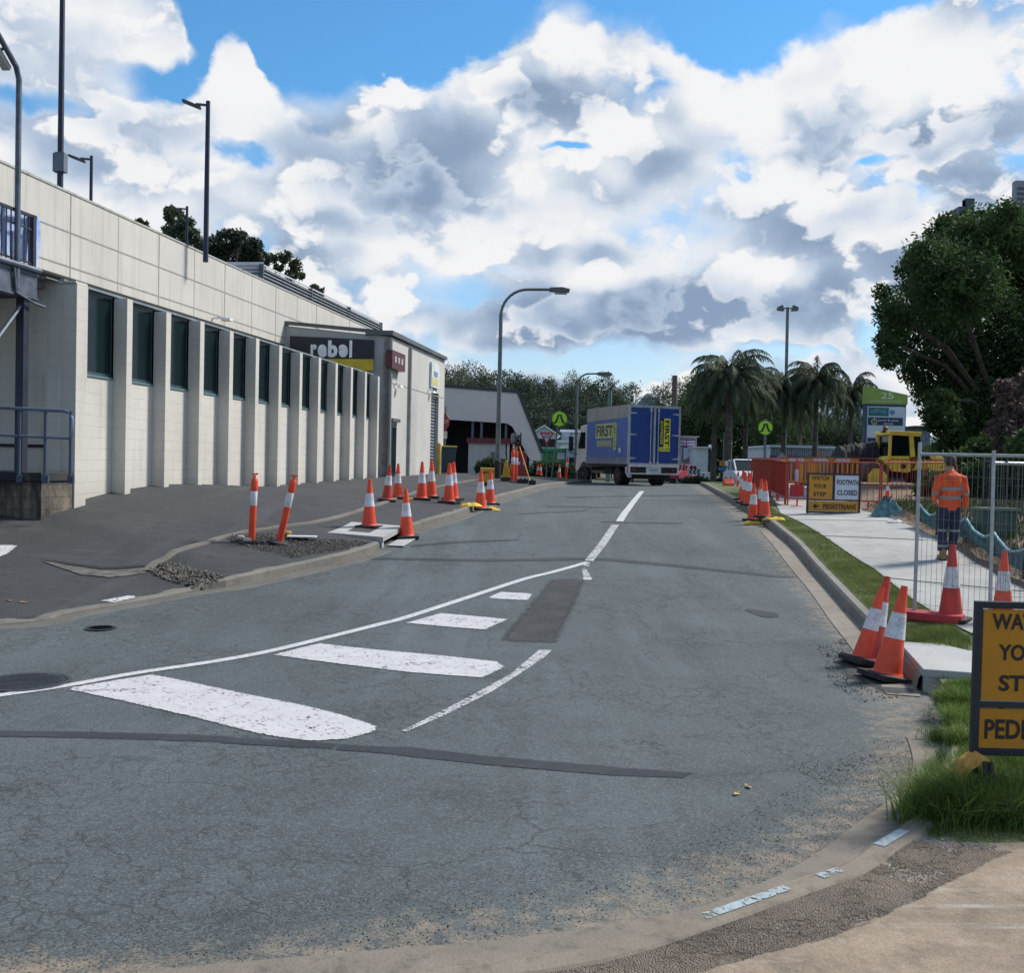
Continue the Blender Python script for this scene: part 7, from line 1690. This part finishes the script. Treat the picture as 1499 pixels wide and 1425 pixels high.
b = MB(); b.sphere((0, .062, 1.685), .117, 18, 14, sc=(.80, 1.0, 1.03)); loft(b, [((0, .0, 1.60), .066, .045), ((0, .01, 1.66), .082, .06), ((0, .03, 1.72), .08, .08)], 12)
h_ = fuse(b, 'hair', m_hair, wk_, .012, 2)
def hiviz():
    t = NT('hiviz_shirt', .8); g = t.xyz(); ax = t.math('ABSOLUTE', g[0])
    def band(z0, z1): return t.math('MULTIPLY', t.math('GREATER_THAN', g[2], z0), t.math('LESS_THAN', g[2], z1))
    torso = t.math('LESS_THAN', ax, .195); arm = t.math('SUBTRACT', 1, torso)
    f = t.math('MAXIMUM', t.math('MULTIPLY', t.math('MAXIMUM', band(1.185, 1.235), band(1.035, 1.085)), torso), t.math('MULTIPLY', band(1.10, 1.155), arm))
    c = t.mix(t.mr(t.noise(9, 5, .6), .3, .7), (.60, .06, .012), (.88, .13, .02)); c = t.mix(t.math('MULTIPLY', band(1.372, 1.378), torso), c, (.30, .03, .01)); c = t.mix(f, c, (.30, .26, .27)); 
    t.bump(t.noise(11, 5, .6, stretch=(1, 1, .6)), 1.0, .05); return t.col(c)
b = MB()
loft(b, [((.0, .015, .845), .185, .135), ((0, .015, .93), .18, .135), ((0, .01, 1.06), .172, .125), ((0, .0, 1.2), .188, .13), ((0, -.01, 1.33), .205, .13), ((0, .0, 1.42), .195, .115), ((0, .01, 1.475), .11, .08), ((0, .02, 1.51), .072, .066)], 24)
for s, A in ((1, RA), (-1, LA)): loft(b, [((A[0][0]-s*.03, A[0][1], A[0][2]+.0), .08, .085), (A[0], .078, .08), ((Vector(A[0])+Vector(A[1]))/2, .066, .07), (A[1], .058, .062), ((Vector(A[1])+Vector(A[2]))/2, .052, .055), (A[2], .044, .046), ((Vector(A[2])+Vector(A[3]))/2, .036, .038)], 16)
fuse(b, 'shirt', hiviz(), wk_, .011, 2)
def trous():
    t = NT('navy_trousers', .85); g = t.xyz()
    def band(z0, z1): return t.math('MULTIPLY', t.math('GREATER_THAN', g[2], z0), t.math('LESS_THAN', g[2], z1))
    c = t.mix(t.mr(t.noise(12, 5, .6), .3, .7), (.012, .017, .042), (.028, .038, .085)); c = t.mix(t.math('MAXIMUM', band(.485, .525), band(.225, .265)), c, (.24, .24, .28)); t.bump(t.noise(13, 5, .6), .9, .04); return t.col(c)
b = MB(); loft(b, [((0, .01, .80), .165, .125), ((0, .01, .90), .165, .125), ((0, .01, .96), .155, .115)], 22)
for A in (((-.085, .0, .90), (-.098, .06, .50), (-.10, -.005, .16)), ((.085, .0, .90), (.093, .02, .50), (.088, .10, .17))):
    loft(b, [(A[0], .098, .115), ((Vector(A[0])+Vector(A[1]))/2, .092, .10), (A[1], .078, .085), ((Vector(A[1])+Vector(A[2]))/2, .075, .08), (A[2], .078, .082)], 16)
fuse(b, 'trousers', trous(), wk_, .011, 2)
for x, y, zz in ((-.10, -.0, 0), (.088, .10, .03)):
    b = MB(); loft(b, [((x, y-.02, .20), .062, .066), ((x, y-.02, .10), .058, .066), ((x, y, .055), .054, .10), ((x, y+.02, .03), .052, .13)], 14); b.sphere((x, y+.12, .045), .052, 12, 8, sc=(.95, 1.3, .85)); bt = fuse(b, 'boot', mat('boot_tan', (.30, .19, .08), .7, var=.2), wk_, .010, 2)
    s_ = MB(); s_.prism([(x-.055, y-.09), (x+.055, y-.09), (x+.06, y+.1), (x+.03, y+.19), (x-.03, y+.19), (x-.06, y+.1)], -.004, .022, 'z'); s_.build('sole', m_rub, bt)
# ================================================================== vegetation
def foliage(name, dark, light, transl=.22, sc=1.2):
    t = NT(name, .65)
    n = t.noise(sc, 4, .6); n2 = t.noise(sc*9, 3, .7)
    c = t.mix(t.mr(n, .35, .65), dark, light); c = t.mix(t.mr(n2, .3, .7, 0, .6), c, tuple(x*.45 for x in dark)); c = t.mix(t.mr(t.noise(sc*23, 2, .7), .6, .75, 0, .6), c, tuple(min(1, x*1.9) for x in light))
    t.col(c); t.b.inputs['Specular IOR Level'].default_value = .25
    tr = t.N.new('ShaderNodeBsdfTranslucent'); t.L.new(c, tr.inputs[0]); ms = t.N.new('ShaderNodeMixShader'); ms.inputs[0].default_value = transl
    t.L.new(t.b.outputs[0], ms.inputs[1]); t.L.new(tr.outputs[0], ms.inputs[2]); t.L.new(ms.outputs[0], t.N['Material Output'].inputs[0]); return t.m
m_leaf = foliage('leaves_dark', (.034, .066, .026), (.085, .155, .048), .38); m_gum = foliage('leaves_gum', (.05, .075, .045), (.12, .15, .085), .35, sc=.5)
m_farl = foliage('leaves_far', (.034, .055, .040), (.078, .11, .07), .3, sc=.4); m_palm = foliage('leaves_palm', (.040, .060, .036), (.11, .14, .075), .35, sc=.8)
m_dry = foliage('leaves_dry', (.075, .055, .055), (.15, .12, .11), sc=2); m_grass = foliage('grass_blades', (.12, .17, .04), (.27, .33, .11), .3, 3); m_grass2 = foliage('long_grass_blades', (.08, .145, .026), (.22, .34, .075), .3, 4)
m_bark = mat('bark', (.075, .062, .052), .9, var=.3, vscale=5, bump=.6)
def fast_mesh(name, V, nper, m, parent):
    """V: (n*nper, 3) vertices, faces of nper corners each"""
    n = len(V)//nper; me = bpy.data.meshes.new(name); me.vertices.add(len(V)); me.vertices.foreach_set('co', V.astype('f').ravel()); me.loops.add(len(V)); me.loops.foreach_set('vertex_index', np.arange(len(V), dtype='i'))
    me.polygons.add(n); me.polygons.foreach_set('loop_start', np.arange(0, len(V), nper, dtype='i')); me.polygons.foreach_set('loop_total', np.full(n, nper, dtype='i')); me.materials.append(m); me.update(calc_edges=True); me.validate(); return link_mesh(name, me, parent)
def leaves(clumps, n, size, seed, flat=1.0, shell=.55, droop=0.):
    rs = np.random.default_rng(seed); C = np.array([c[:3] for c in clumps], float); Rr = np.array([(c[3], c[3], c[3]*flat) if len(c) == 4 else c[3:6] for c in clumps], float)
    w = Rr[:, 0]*Rr[:, 2]; k = rs.choice(len(C), n, p=w/w.sum()); d = rs.normal(size=(n, 3)); d /= np.linalg.norm(d, axis=1)[:, None]
    rad = shell+(1.0-shell)*rs.random(n)**.6; bumpy = 1+.30*np.sin(d[:, 0]*5+k*1.7)*np.sin(d[:, 1]*6+k)*np.cos(d[:, 2]*5+k*2.3)
    # twigs: leaves gather round small centres inside each clump so that gaps open between them
    tw = rs.integers(0, 26, n); td = np.random.default_rng(seed+1).normal(size=(len(C)*26, 3)); td /= np.linalg.norm(td, axis=1)[:, None]; T = td[k*26+tw]
    d = d*.42+T*.85; d /= np.maximum(.6, np.linalg.norm(d, axis=1))[:, None]
    P = C[k]+d*Rr[k]*(rad*bumpy)[:, None]
    a = rs.normal(size=(n, 3)); a[:, 2] -= droop; a /= np.linalg.norm(a, axis=1)[:, None]; q = rs.normal(size=(n, 3)); b = np.cross(a, q); b /= np.linalg.norm(b, axis=1)[:, None]
    s = size*rs.uniform(.5, 1.4, n)[:, None]; V = np.stack([P-a*s, P+b*s*.42-a*s*.1, P+a*s, P-b*s*.42-a*s*.1], 1).reshape(-1, 3); return V
def tree(name, label, base, clumps, n, size, m, trunk=.25, seed=1, group=None, cat='tree', flat=1.0, droop=0, shell=.55, limbs=True):
    """clumps in coordinates relative to the base"""
    t = thing(name, label, cat, base, group=group); V = leaves(clumps, n, size, seed, flat, shell, droop); fast_mesh('crown', V, 4, m, t)
    b = MB(); cz = np.mean([c[2] for c in clumps]); cx_ = np.mean([c[0] for c in clumps]); cy_ = np.mean([c[1] for c in clumps]); fork = Vector((cx_*.35, cy_*.3, cz*.45))
    b.tube([(0, 0, -.3), (fork.x*.5+.05, fork.y*.5, fork.z*.5), fork], [trunk*1.2, trunk*.9, trunk*.7], 9)
    if limbs:
        for c in clumps[:14]:
            v = Vector(c[:3]); mid = fork.lerp(v, .5)+Vector((0, 0, .12*(v-fork).length)); b.tube([fork, mid, v+Vector((0, 0, c[3]*.4))], [trunk*.42, trunk*.22, trunk*.06], 6)
    b.build('trunk', m_bark, t, smooth=True, fixn=False); return t
# protos for the far trees
def gum_clumps(seed, H, W, k=11):
    rs = np.random.default_rng(seed); out = []
    for i in range(k):
        z = H*rs.uniform(.42, .95); r = W*(.20+.12*rs.random()); a = rs.uniform(0, 6.28); d = W*.5*rs.random()**.5*(1-.45*abs(z/H-.65)); out.append((d*math.cos(a), d*math.sin(a), z, r))
    out.append((0, 0, H*.88, W*.2)); return out
PROTO = {}
def far_tree(kind, px, pyt, Y, label, wscale=1.0, z0=0.3, group='far treeline', rot=0):
    top = at(px, pyt, Y); H = top.z-z0; base = (top.x, Y, z0)
    H0, W0 = 10., 6.5
    if kind not in PROTO:
        mm, n, sz, dr = {'a': (m_farl, 13000, .125, .3), 'b': (m_gum, 9000, .12, .6), 'c': (m_farl, 17000, .13, .2), 'd': (m_leaf, 17000, .13, 0)}[kind]
        cl = gum_clumps(ord(kind), H0*.97, W0, 13 if kind != 'b' else 9)
        if kind in 'cd': cl += [(x, y, 2.4, 1.9) for x, y in ((-1.6, 0), (1.4, .4), (0, -1))]+[(0, 0, 4.5, 2.3)]
        t = tree({'a': 'gum_tree', 'b': 'gum_tree', 'c': 'bushy_tree', 'd': 'bushy_tree'}[kind], label, base, cl, n, sz, mm, .2, ord(kind), group, droop=dr); PROTO[kind] = t
    else: t = copy_thing(PROTO[kind], base, (0, 0, rot), label, group)
    s = H/H0; t.scale = (s*wscale, s*wscale, s); return t
ordn = ['first', 'second', 'third', 'fourth', 'fifth', 'sixth', 'seventh', 'eighth', 'ninth', 'tenth', 'eleventh', 'twelfth', 'thirteenth', 'fourteenth', 'fifteenth']
L1 = [(655, 556, 'b', 1.2), (676, 546, 'b', 1.3), (700, 540, 'b', 1.25), (722, 548, 'a', 1.1), (744, 537, 'a', 1.1), (768, 553, 'c', 1.2), (783, 548, 'a', .9), (806, 546, 'a', 1.15), (831, 562, 'c', 1.3), (833, 556, 'b', .7), (858, 570, 'c', 1.2), (880, 556, 'c', 1.0), (898, 551, 'a', .9), (911, 580, 'c', .6)]
for i, (px, py, k, w) in enumerate(L1): far_tree(k, px, py+(i*37 % 11)-4, 126+(i*7) % 23, 'tree of the far line behind the ramp cover and truck, %s from the shop corner' % ordn[i], w*.78, rot=i*1.9)
L1b = [(790, 590), (815, 585), (845, 592), (872, 590), (895, 600), (770, 600)]
for i, (px, py) in enumerate(L1b): far_tree('c', px, py, 119+(i*5) % 7, 'low dark tree in front of the far line, %s from the ramp cover' % ordn[i], 1.5, rot=i*2.3)
L2 = [(972, 564, 'b', .7), (997, 583, 'a', 1.1), (1018, 575, 'c', 1.2), (1040, 588, 'd', 1.2), (1062, 560, 'd', 1.3), (1092, 568, 'd', 1.2), (1112, 585, 'd', 1.1)]
for i, (px, py, k, w) in enumerate(L2): far_tree(k, px, py, 109+(i*5) % 13, 'dark tree between the truck and the palms, %s from the truck roof' % ordn[i], w, rot=i*1.3)
L3 = [(1135, 600, 'd', 1.2), (1160, 612, 'c', 1.3), (1182, 606, 'c', 1.2), (1208, 616, 'd', 1.3), (1232, 602, 'c', 1.2), (1256, 612, 'c', 1.2), (1285, 632, 'c', 1.4), (1345, 640, 'c', 1.2)]
for i, (px, py, k, w) in enumerate(L3): far_tree(k, px, py, 96+(i*5) % 11, 'tree behind the low white shop and palms, %s from the left' % ordn[i], w, rot=i*1.7)
# trees showing over the roof
def px_tree(name, label, base_px, Y, z0, circ, n, size, m, trunk, seed, dr=0, yspread=1.0, cat='tree', flat=.9, ry=1.0, shell=.5):
    bx = at(base_px, 600, Y).x; cl = []; rs = np.random.default_rng(seed)
    for (cx_, cy_, r) in circ: y = Y+rs.uniform(-1, 1)*yspread; p = at(cx_, cy_, y); rr = r/1500*Y; cl.append((p.x-bx, y-Y, p.z-z0, rr, rr*ry, rr*flat))
    return tree(name, label, (bx, Y, z0), cl, n, size, m, trunk, seed, cat=cat, droop=dr, shell=shell)
px_tree('gum_tree', 'open crowned gum tree highest above the cream wall beside the short pole', 262, 62, 1, [(255, 318, 15), (270, 330, 16), (248, 338, 12), (282, 345, 12), (262, 350, 20), (250, 308, 9)], 4200, .13, m_gum, .25, 21, .4, 2)
px_tree('bushy_tree', 'dense dark tree over the wall right of the tall pole', 335, 66, 1, [(312, 362, 18), (335, 352, 18), (350, 348, 12), (368, 362, 16), (330, 375, 22), (360, 378, 22), (295, 358, 12), (382, 380, 14)], 9000, .14, m_farl, .3, 22, .2, 2)
px_tree('gum_tree', 'sparse gum tree over the roof screen', 415, 70, 1, [(400, 378, 9), (418, 376, 11), (434, 388, 10), (428, 402, 10), (408, 392, 8), (440, 404, 7)], 2000, .13, m_gum, .15, 23, .5, 1.5)
px_tree('bushy_tree', 'small treetop just breaking the wall line left of the roof poles', 205, 50, 1, [(204, 326, 6), (212, 330, 6)], 260, .14, m_gum, .12, 24, .3, 1)
px_tree('bushy_tree', 'tip of a treetop poking above the right end of the roof screen', 462, 75, 1, [(460, 423, 7), (470, 428, 6)], 260, .16, m_gum, .12, 25, .3, 1)
# the big dark tree at right
big = [(1352, 578, 20), (1374, 596, 26), (1385, 650, 20), (1430, 600, 54), (1388, 330, 20), (1352, 368, 18), (1300, 460, 22), (1296, 505, 18), (1325, 445, 34), (1312, 470, 26), (1345, 400, 34), (1318, 510, 30), (1385, 355, 40), (1365, 385, 40), (1432, 334, 34), (1470, 330, 34), (1410, 350, 32), (1515, 350, 50), (1400, 420, 62), (1460, 390, 66), (1370, 470, 58), (1430, 480, 72), (1345, 540, 30), (1390, 560, 50), (1440, 560, 60), (1510, 420, 85), (1520, 520, 90), (1380, 612, 26), (1405, 640, 34), (1450, 630, 54), (1570, 390, 80), (1600, 450, 110), (1590, 600, 100), (1302, 528, 14), (1292, 428, 15), (1300, 488, 16), (1415, 320, 14), (1500, 640, 60)]
px_tree('big_tree', 'huge dark leafy tree filling the right side behind the green power pole', 1500, 36, .8, big, 150000, .088, m_leaf, .3, 31, .1, 3.4, flat=1.0, shell=.30)
px_tree('dry_shrub', 'pinkish grey dry leaved shrub at the right edge below the big tree', 1480, 27, .9, [(1468, 570, 16), (1480, 600, 24), (1462, 625, 20), (1495, 560, 24), (1510, 620, 34), (1475, 650, 22), (1520, 560, 30)], 5200, .075, m_dry, .12, 32, 0, 1.0, cat='shrub')
for i, (a_, Y_, circ, L_) in enumerate(((1375, 52, [(1352, 690, 24), (1375, 672, 28), (1395, 690, 30), (1365, 712, 26), (1388, 722, 24)], 'dark shrub rising behind the roller hood'),
    (1440, 29, [(1425, 680, 34), (1450, 662, 34), (1440, 710, 40), (1418, 720, 30), (1468, 700, 36)], 'dark shrub behind the worker, right of his shoulder'),
    (1520, 26, [(1490, 690, 36), (1515, 665, 44), (1530, 710, 50), (1492, 735, 34), (1560, 690, 50)], 'dark shrub seen through the mesh at the right edge'))):
    px_tree('dark_shrub', L_, a_, Y_, .9, circ, 6500, .09, m_leaf, .08, 40+i, 0, 1.0, cat='shrub')
# bushes by the crest
px_tree('grassy_bush', 'spiky green bush at the foot of the tall street lamp', 718, 47, 1.35, [(705, 686, 9), (718, 681, 11), (732, 683, 11), (744, 688, 9), (725, 690, 12)], 1800, .16, m_gum, .03, 51, -1.5, .6, cat='bush')
def hedge(px0, px1, pyt, Y, label, n, m, seed, z0=.4, size=.11):
    a = at(px0, pyt, Y); b_ = at(px1, pyt, Y); H = a.z-z0; k = max(3, int((b_.x-a.x)/(H*.55))); cl = [((b_.x-a.x)*(i+.5)/k, .2*math.sin(i*2.2), H*(.52+.07*math.sin(i*1.7)), H*.5, .6, H*.5) for i in range(k)]
    t = thing('hedge', label, 'hedge', (a.x, Y, z0)); fast_mesh('foliage', leaves(cl, n, size, seed, shell=.2), 4, m, t); b = MB()
    for c in cl: b.tube([(c[0], 0, -.2), (c[0], 0, H*.6)], .05, 5)
    b.build('stems', m_bark, t, fixn=False); return t
hedge(776, 852, 675, 63, 'dark clipped hedge across the crest behind the small cones', 5200, m_leaf, 61, .3)
hedge(1000, 1062, 697, 72, 'low scrubby hedge beyond the crest right of the truck', 3600, m_farl, 62, .2)
hedge(1262, 1345, 672, 60, 'dark hedge below the tall tenant sign', 5000, m_leaf, 63, .4)
hedge(1350, 1620, 690, 27, 'overgrown dark hedge behind the picket fence', 16000, m_leaf, 64, .9, .07)
# palms
def palm_proto(label, base, H):
    t = thing('palm_tree', label, 'palm tree', base, group='queen palms beyond the works'); rs = np.random.default_rng(5); V = []; rb = MB()
    for k in range(46):
        az_ = k*2.399; e0 = R(88-122*(k/45)**.9); L = 3.3*rs.uniform(.85, 1.1); n = 15; p = Vector((0, 0, 0)); pts = [p.copy()]; e = e0
        for i in range(n): p = p+Vector((math.cos(az_)*math.cos(e), math.sin(az_)*math.cos(e), math.sin(e)))*(L/n); pts.append(p.copy()); e -= R(5.0+9.0*(i/n))*(1.15 if e0 > 0 else .6); e = max(e, R(-88))
        rb.tube(pts[::2], [.035-.028*i/len(pts[::2]) for i in range(len(pts[::2]))], 4)
        for i in range(2, n+1):
            d = (pts[i]-pts[i-1]).normalized(); sd = Vector((-math.sin(az_), math.cos(az_), 0))
            for s in (-1, 1):
                for h in (0, .34, .67):
                    q = pts[i-1].lerp(pts[i], h); l = (.62*math.sin(math.pi*min(1, (i+h)/n*.92+.06))+.12)*rs.uniform(.7, 1.15); u = (sd*s*.55+Vector((0, 0, -1))*rs.uniform(.5, 1.2)+d*.45).normalized(); w = d*.032
                    V += [q-w, q+w, q+u*l*.6+w*1.3+Vector((0, 0, -.02)), q+u*l]
    V = np.array([tuple(v) for v in V])
    V[:, 2] += H; fr = fast_mesh('fronds', V, 4, m_palm, t); rb.v = [(a, b_, c+H) for a, b_, c in rb.v]; rb.build('frond_ribs', m_palm, t, fixn=False)
    b = MB(); b.tube([(0, 0, -.3), (.05, 0, H*.5), (0, 0, H-.9), (0, 0, H+.1)], [.24, .18, .15, .1], 10); b.build('trunk', mat('palm_trunk', (.10, .085, .07), .9, var=.3, vscale=4, bump=.5), t, smooth=True)
    b = MB(); b.tube([(0, 0, H-1.1), (0, 0, H-.2), (0, 0, H+.3)], [.16, .26, .1], 8); b.build('crown_shaft', mat('shaft_brown', (.07, .06, .035), .8), t); return t
Hp = 7.0; PB = None
for i, (px, pc, Y, s, L) in enumerate(((1068, 552, 66, 1.22, 'tallest and widest palm, standing right of the truck'), (1047, 578, 70, .98, 'shorter palm on the left flank of the tallest palm'), (1094, 570, 70, 1.0, 'palm pressed against the right flank of the tallest palm'), (1150, 574, 74, .92, 'palm in front of the tall flood light mast'), (1196, 562, 72, .98, 'palm directly above the distant footpath sign'), (1246, 580, 76, .86, 'palm just left of the tall tenant sign'), (1172, 596, 80, .8, 'small palm squeezed between two taller ones above the white shop'))):
    c = at(px, pc, Y); z0 = .3; H = c.z-z0
    if PB is None: PB = palm_proto(L, (c.x, Y, z0), Hp); t = PB
    else: t = copy_thing(PB, (c.x, Y, z0), (0, 0, i*1.1), L)
    t.scale = (s, s, H/Hp)
# ------------------------------------------------------------------ grass
def blades(name, poly_fn, n, h, w, m, label, seed, segs=2, zf=G, clump=0, lean=.35, kind='stuff'):
    rs = np.random.default_rng(seed); X, Y, S = poly_fn(rs, n); n = len(X); Z = zf(X, Y); a = rs.uniform(0, 2*np.pi, n); hh = h*S*rs.uniform(.45, 1.25, n); ln = lean*rs.uniform(.2, 1.6, n)*hh; la = rs.uniform(0, 2*np.pi, n); wx = np.cos(a)*w/2; wy = np.sin(a)*w/2
    rows = []
    for k in range(segs+1):
        f = k/segs; ox = np.cos(la)*ln*f*f; oy = np.sin(la)*ln*f*f; z = Z-.01+hh*(f-.28*f*f*(ln/np.maximum(hh, 1e-6))); g = 1-f**1.5*.9; rows.append((np.stack([X+ox-wx*g, Y+oy-wy*g, z], 1), np.stack([X+ox+wx*g, Y+oy+wy*g, z], 1)))
    V = np.concatenate([np.stack([rows[k][0], rows[k][1], rows[k+1][1], rows[k+1][0]], 1).reshape(-1, 3) for k in range(segs)]); o = fast_mesh(name, V, 4, m, None); return tag(o, label, 'grass', kind=kind)
def in_region(poly, dens=None):
    xs = [p[0] for p in poly]; ys = [p[1] for p in poly]
    def f(rs, n):
        X = np.zeros(0); Y = np.zeros(0)
        while len(X) < n:
            x = rs.uniform(min(xs), max(xs), n*3); y = rs.uniform(min(ys), max(ys), n*3); ok = in_poly(x, y, poly)
            if dens is not None: ok &= rs.random(n*3) < dens(x, y)
            X = np.r_[X, x[ok]+rs.normal(0, .03, ok.sum())]; Y = np.r_[Y, y[ok]+rs.normal(0, .03, ok.sum())]
        X = X[:n]; Y = Y[:n]; s = .75+.5*np.array([mnoise.noise((x*1.6, y*1.6, 3)) for x, y in zip(X, Y)])
        return X, Y, s
    return f
ve = [tuple(p) for p in off_line(KR[::-1], .19) if 9.0 < p[1] < 25.5]; pe = [p for p in path_l if 9.0 < p[1] < 33]
poly_v = ve+[(6.35, 25.5), (5.9, 22)]+[p for p in sorted(pe, key=lambda q: -q[1]) if p[1] < 22]
blades('grass', in_region(poly_v, lambda x, y: np.clip(11/np.maximum(y, 1), .25, 1)**1.3), 42000, .055, .007, m_grass, 'short mown grass strip between the right kerb and the footpath', 71, 1)
polyb = gp([(1330, 925), (1400, 925), (1420, 940), (1410, 952), (1325, 948)])
blades('grass', in_region(polyb), 3500, .10, .007, m_grass, 'tuft of grass behind the white inlet under the fence foot', 72, 2)
polyc = gp([(1362, 1012), (1385, 1000), (1499, 990), (1540, 990), (1540, 1228), (1460, 1232), (1330, 1222), (1345, 1200), (1378, 1150), (1392, 1110), (1383, 1060)])
blades('grass', in_region(polyc, lambda x, y: np.clip(pl_dist(x, y, np.array(polyc+polyc[:1]))[0]/.16+.35*np.sin(x*9)*np.sin(y*7), .05, 1)), 24000, .085, .006, m_grass2, 'rough grass on the verge around the nearest framed sign', 73, 2)
def tufts(rs, n):
    cs = gp([(1350, 1195), (1375, 1200), (1405, 1205), (1430, 1200), (1465, 1205), (1490, 1200), (1385, 1180), (1440, 1185), (1480, 1180), (1352, 1175), (1410, 1185), (1372, 1150), (1385, 1060), (1395, 1030), (1400, 1090)]); k = rs.integers(0, len(cs), n); C = np.array(cs)[k]
    return C[:, 0]+rs.normal(0, .07, n), C[:, 1]+rs.normal(0, .05, n), np.where(k < 11, 1.0, .6)
blades('long_grass', tufts, 5200, .27, .0065, m_grass2, 'long arching grass tufts growing at the foot of the nearest sign', 74, 4, lean=.75)
polyd = [(p[0]+.1, p[1]) for p in pr]+[(9.5, 12), (12, 20), (9.5, 24)]
blades('dry_grass', in_region([(p[0]+.05, p[1]) for p in path_r if 9.5 < p[1] < 26]+[(8.0, 9.9), (9.5, 26)]), 9000, .12, .008, foliage('dry_straw', (.12, .09, .055), (.24, .18, .11), .2, 3), 'dry straw and mulch along the silt fence', 75, 2, zf=lambda X, Y: G(X, Y)+.10, lean=1.2)
polye = gp([(1440, 740), (1560, 740), (1560, 850), (1500, 842), (1450, 812)], ymax=40)
blades('grass', in_region([(7.6, 13), (14, 13), (14, 24), (8.6, 24)]), 16000, .26, .02, foliage('shade_grass', (.035, .06, .02), (.08, .12, .04), .2, 3), 'darker tall grass behind the silt fence', 76, 2, zf=lambda X, Y: G(X, Y)+.14)

straw = foliage('straw_blades', (.16, .13, .06), (.33, .27, .13), .3, 5)
blades('dry_grass', in_region(poly_v, lambda x, y: np.clip(11/np.maximum(y, 1), .25, 1)**1.3), 6000, .06, .007, straw, 'dead straw coloured blades mixed through the mown verge', 81, 1)
blades('dry_grass', tufts, 700, .25, .006, straw, 'dead blades among the long tufts at the foot of the nearest sign', 82, 4, lean=.9)
blades('dry_grass', in_region(polyc), 4200, .07, .006, straw, 'dead blades in the rough grass by the nearest sign', 83, 2, lean=.8)
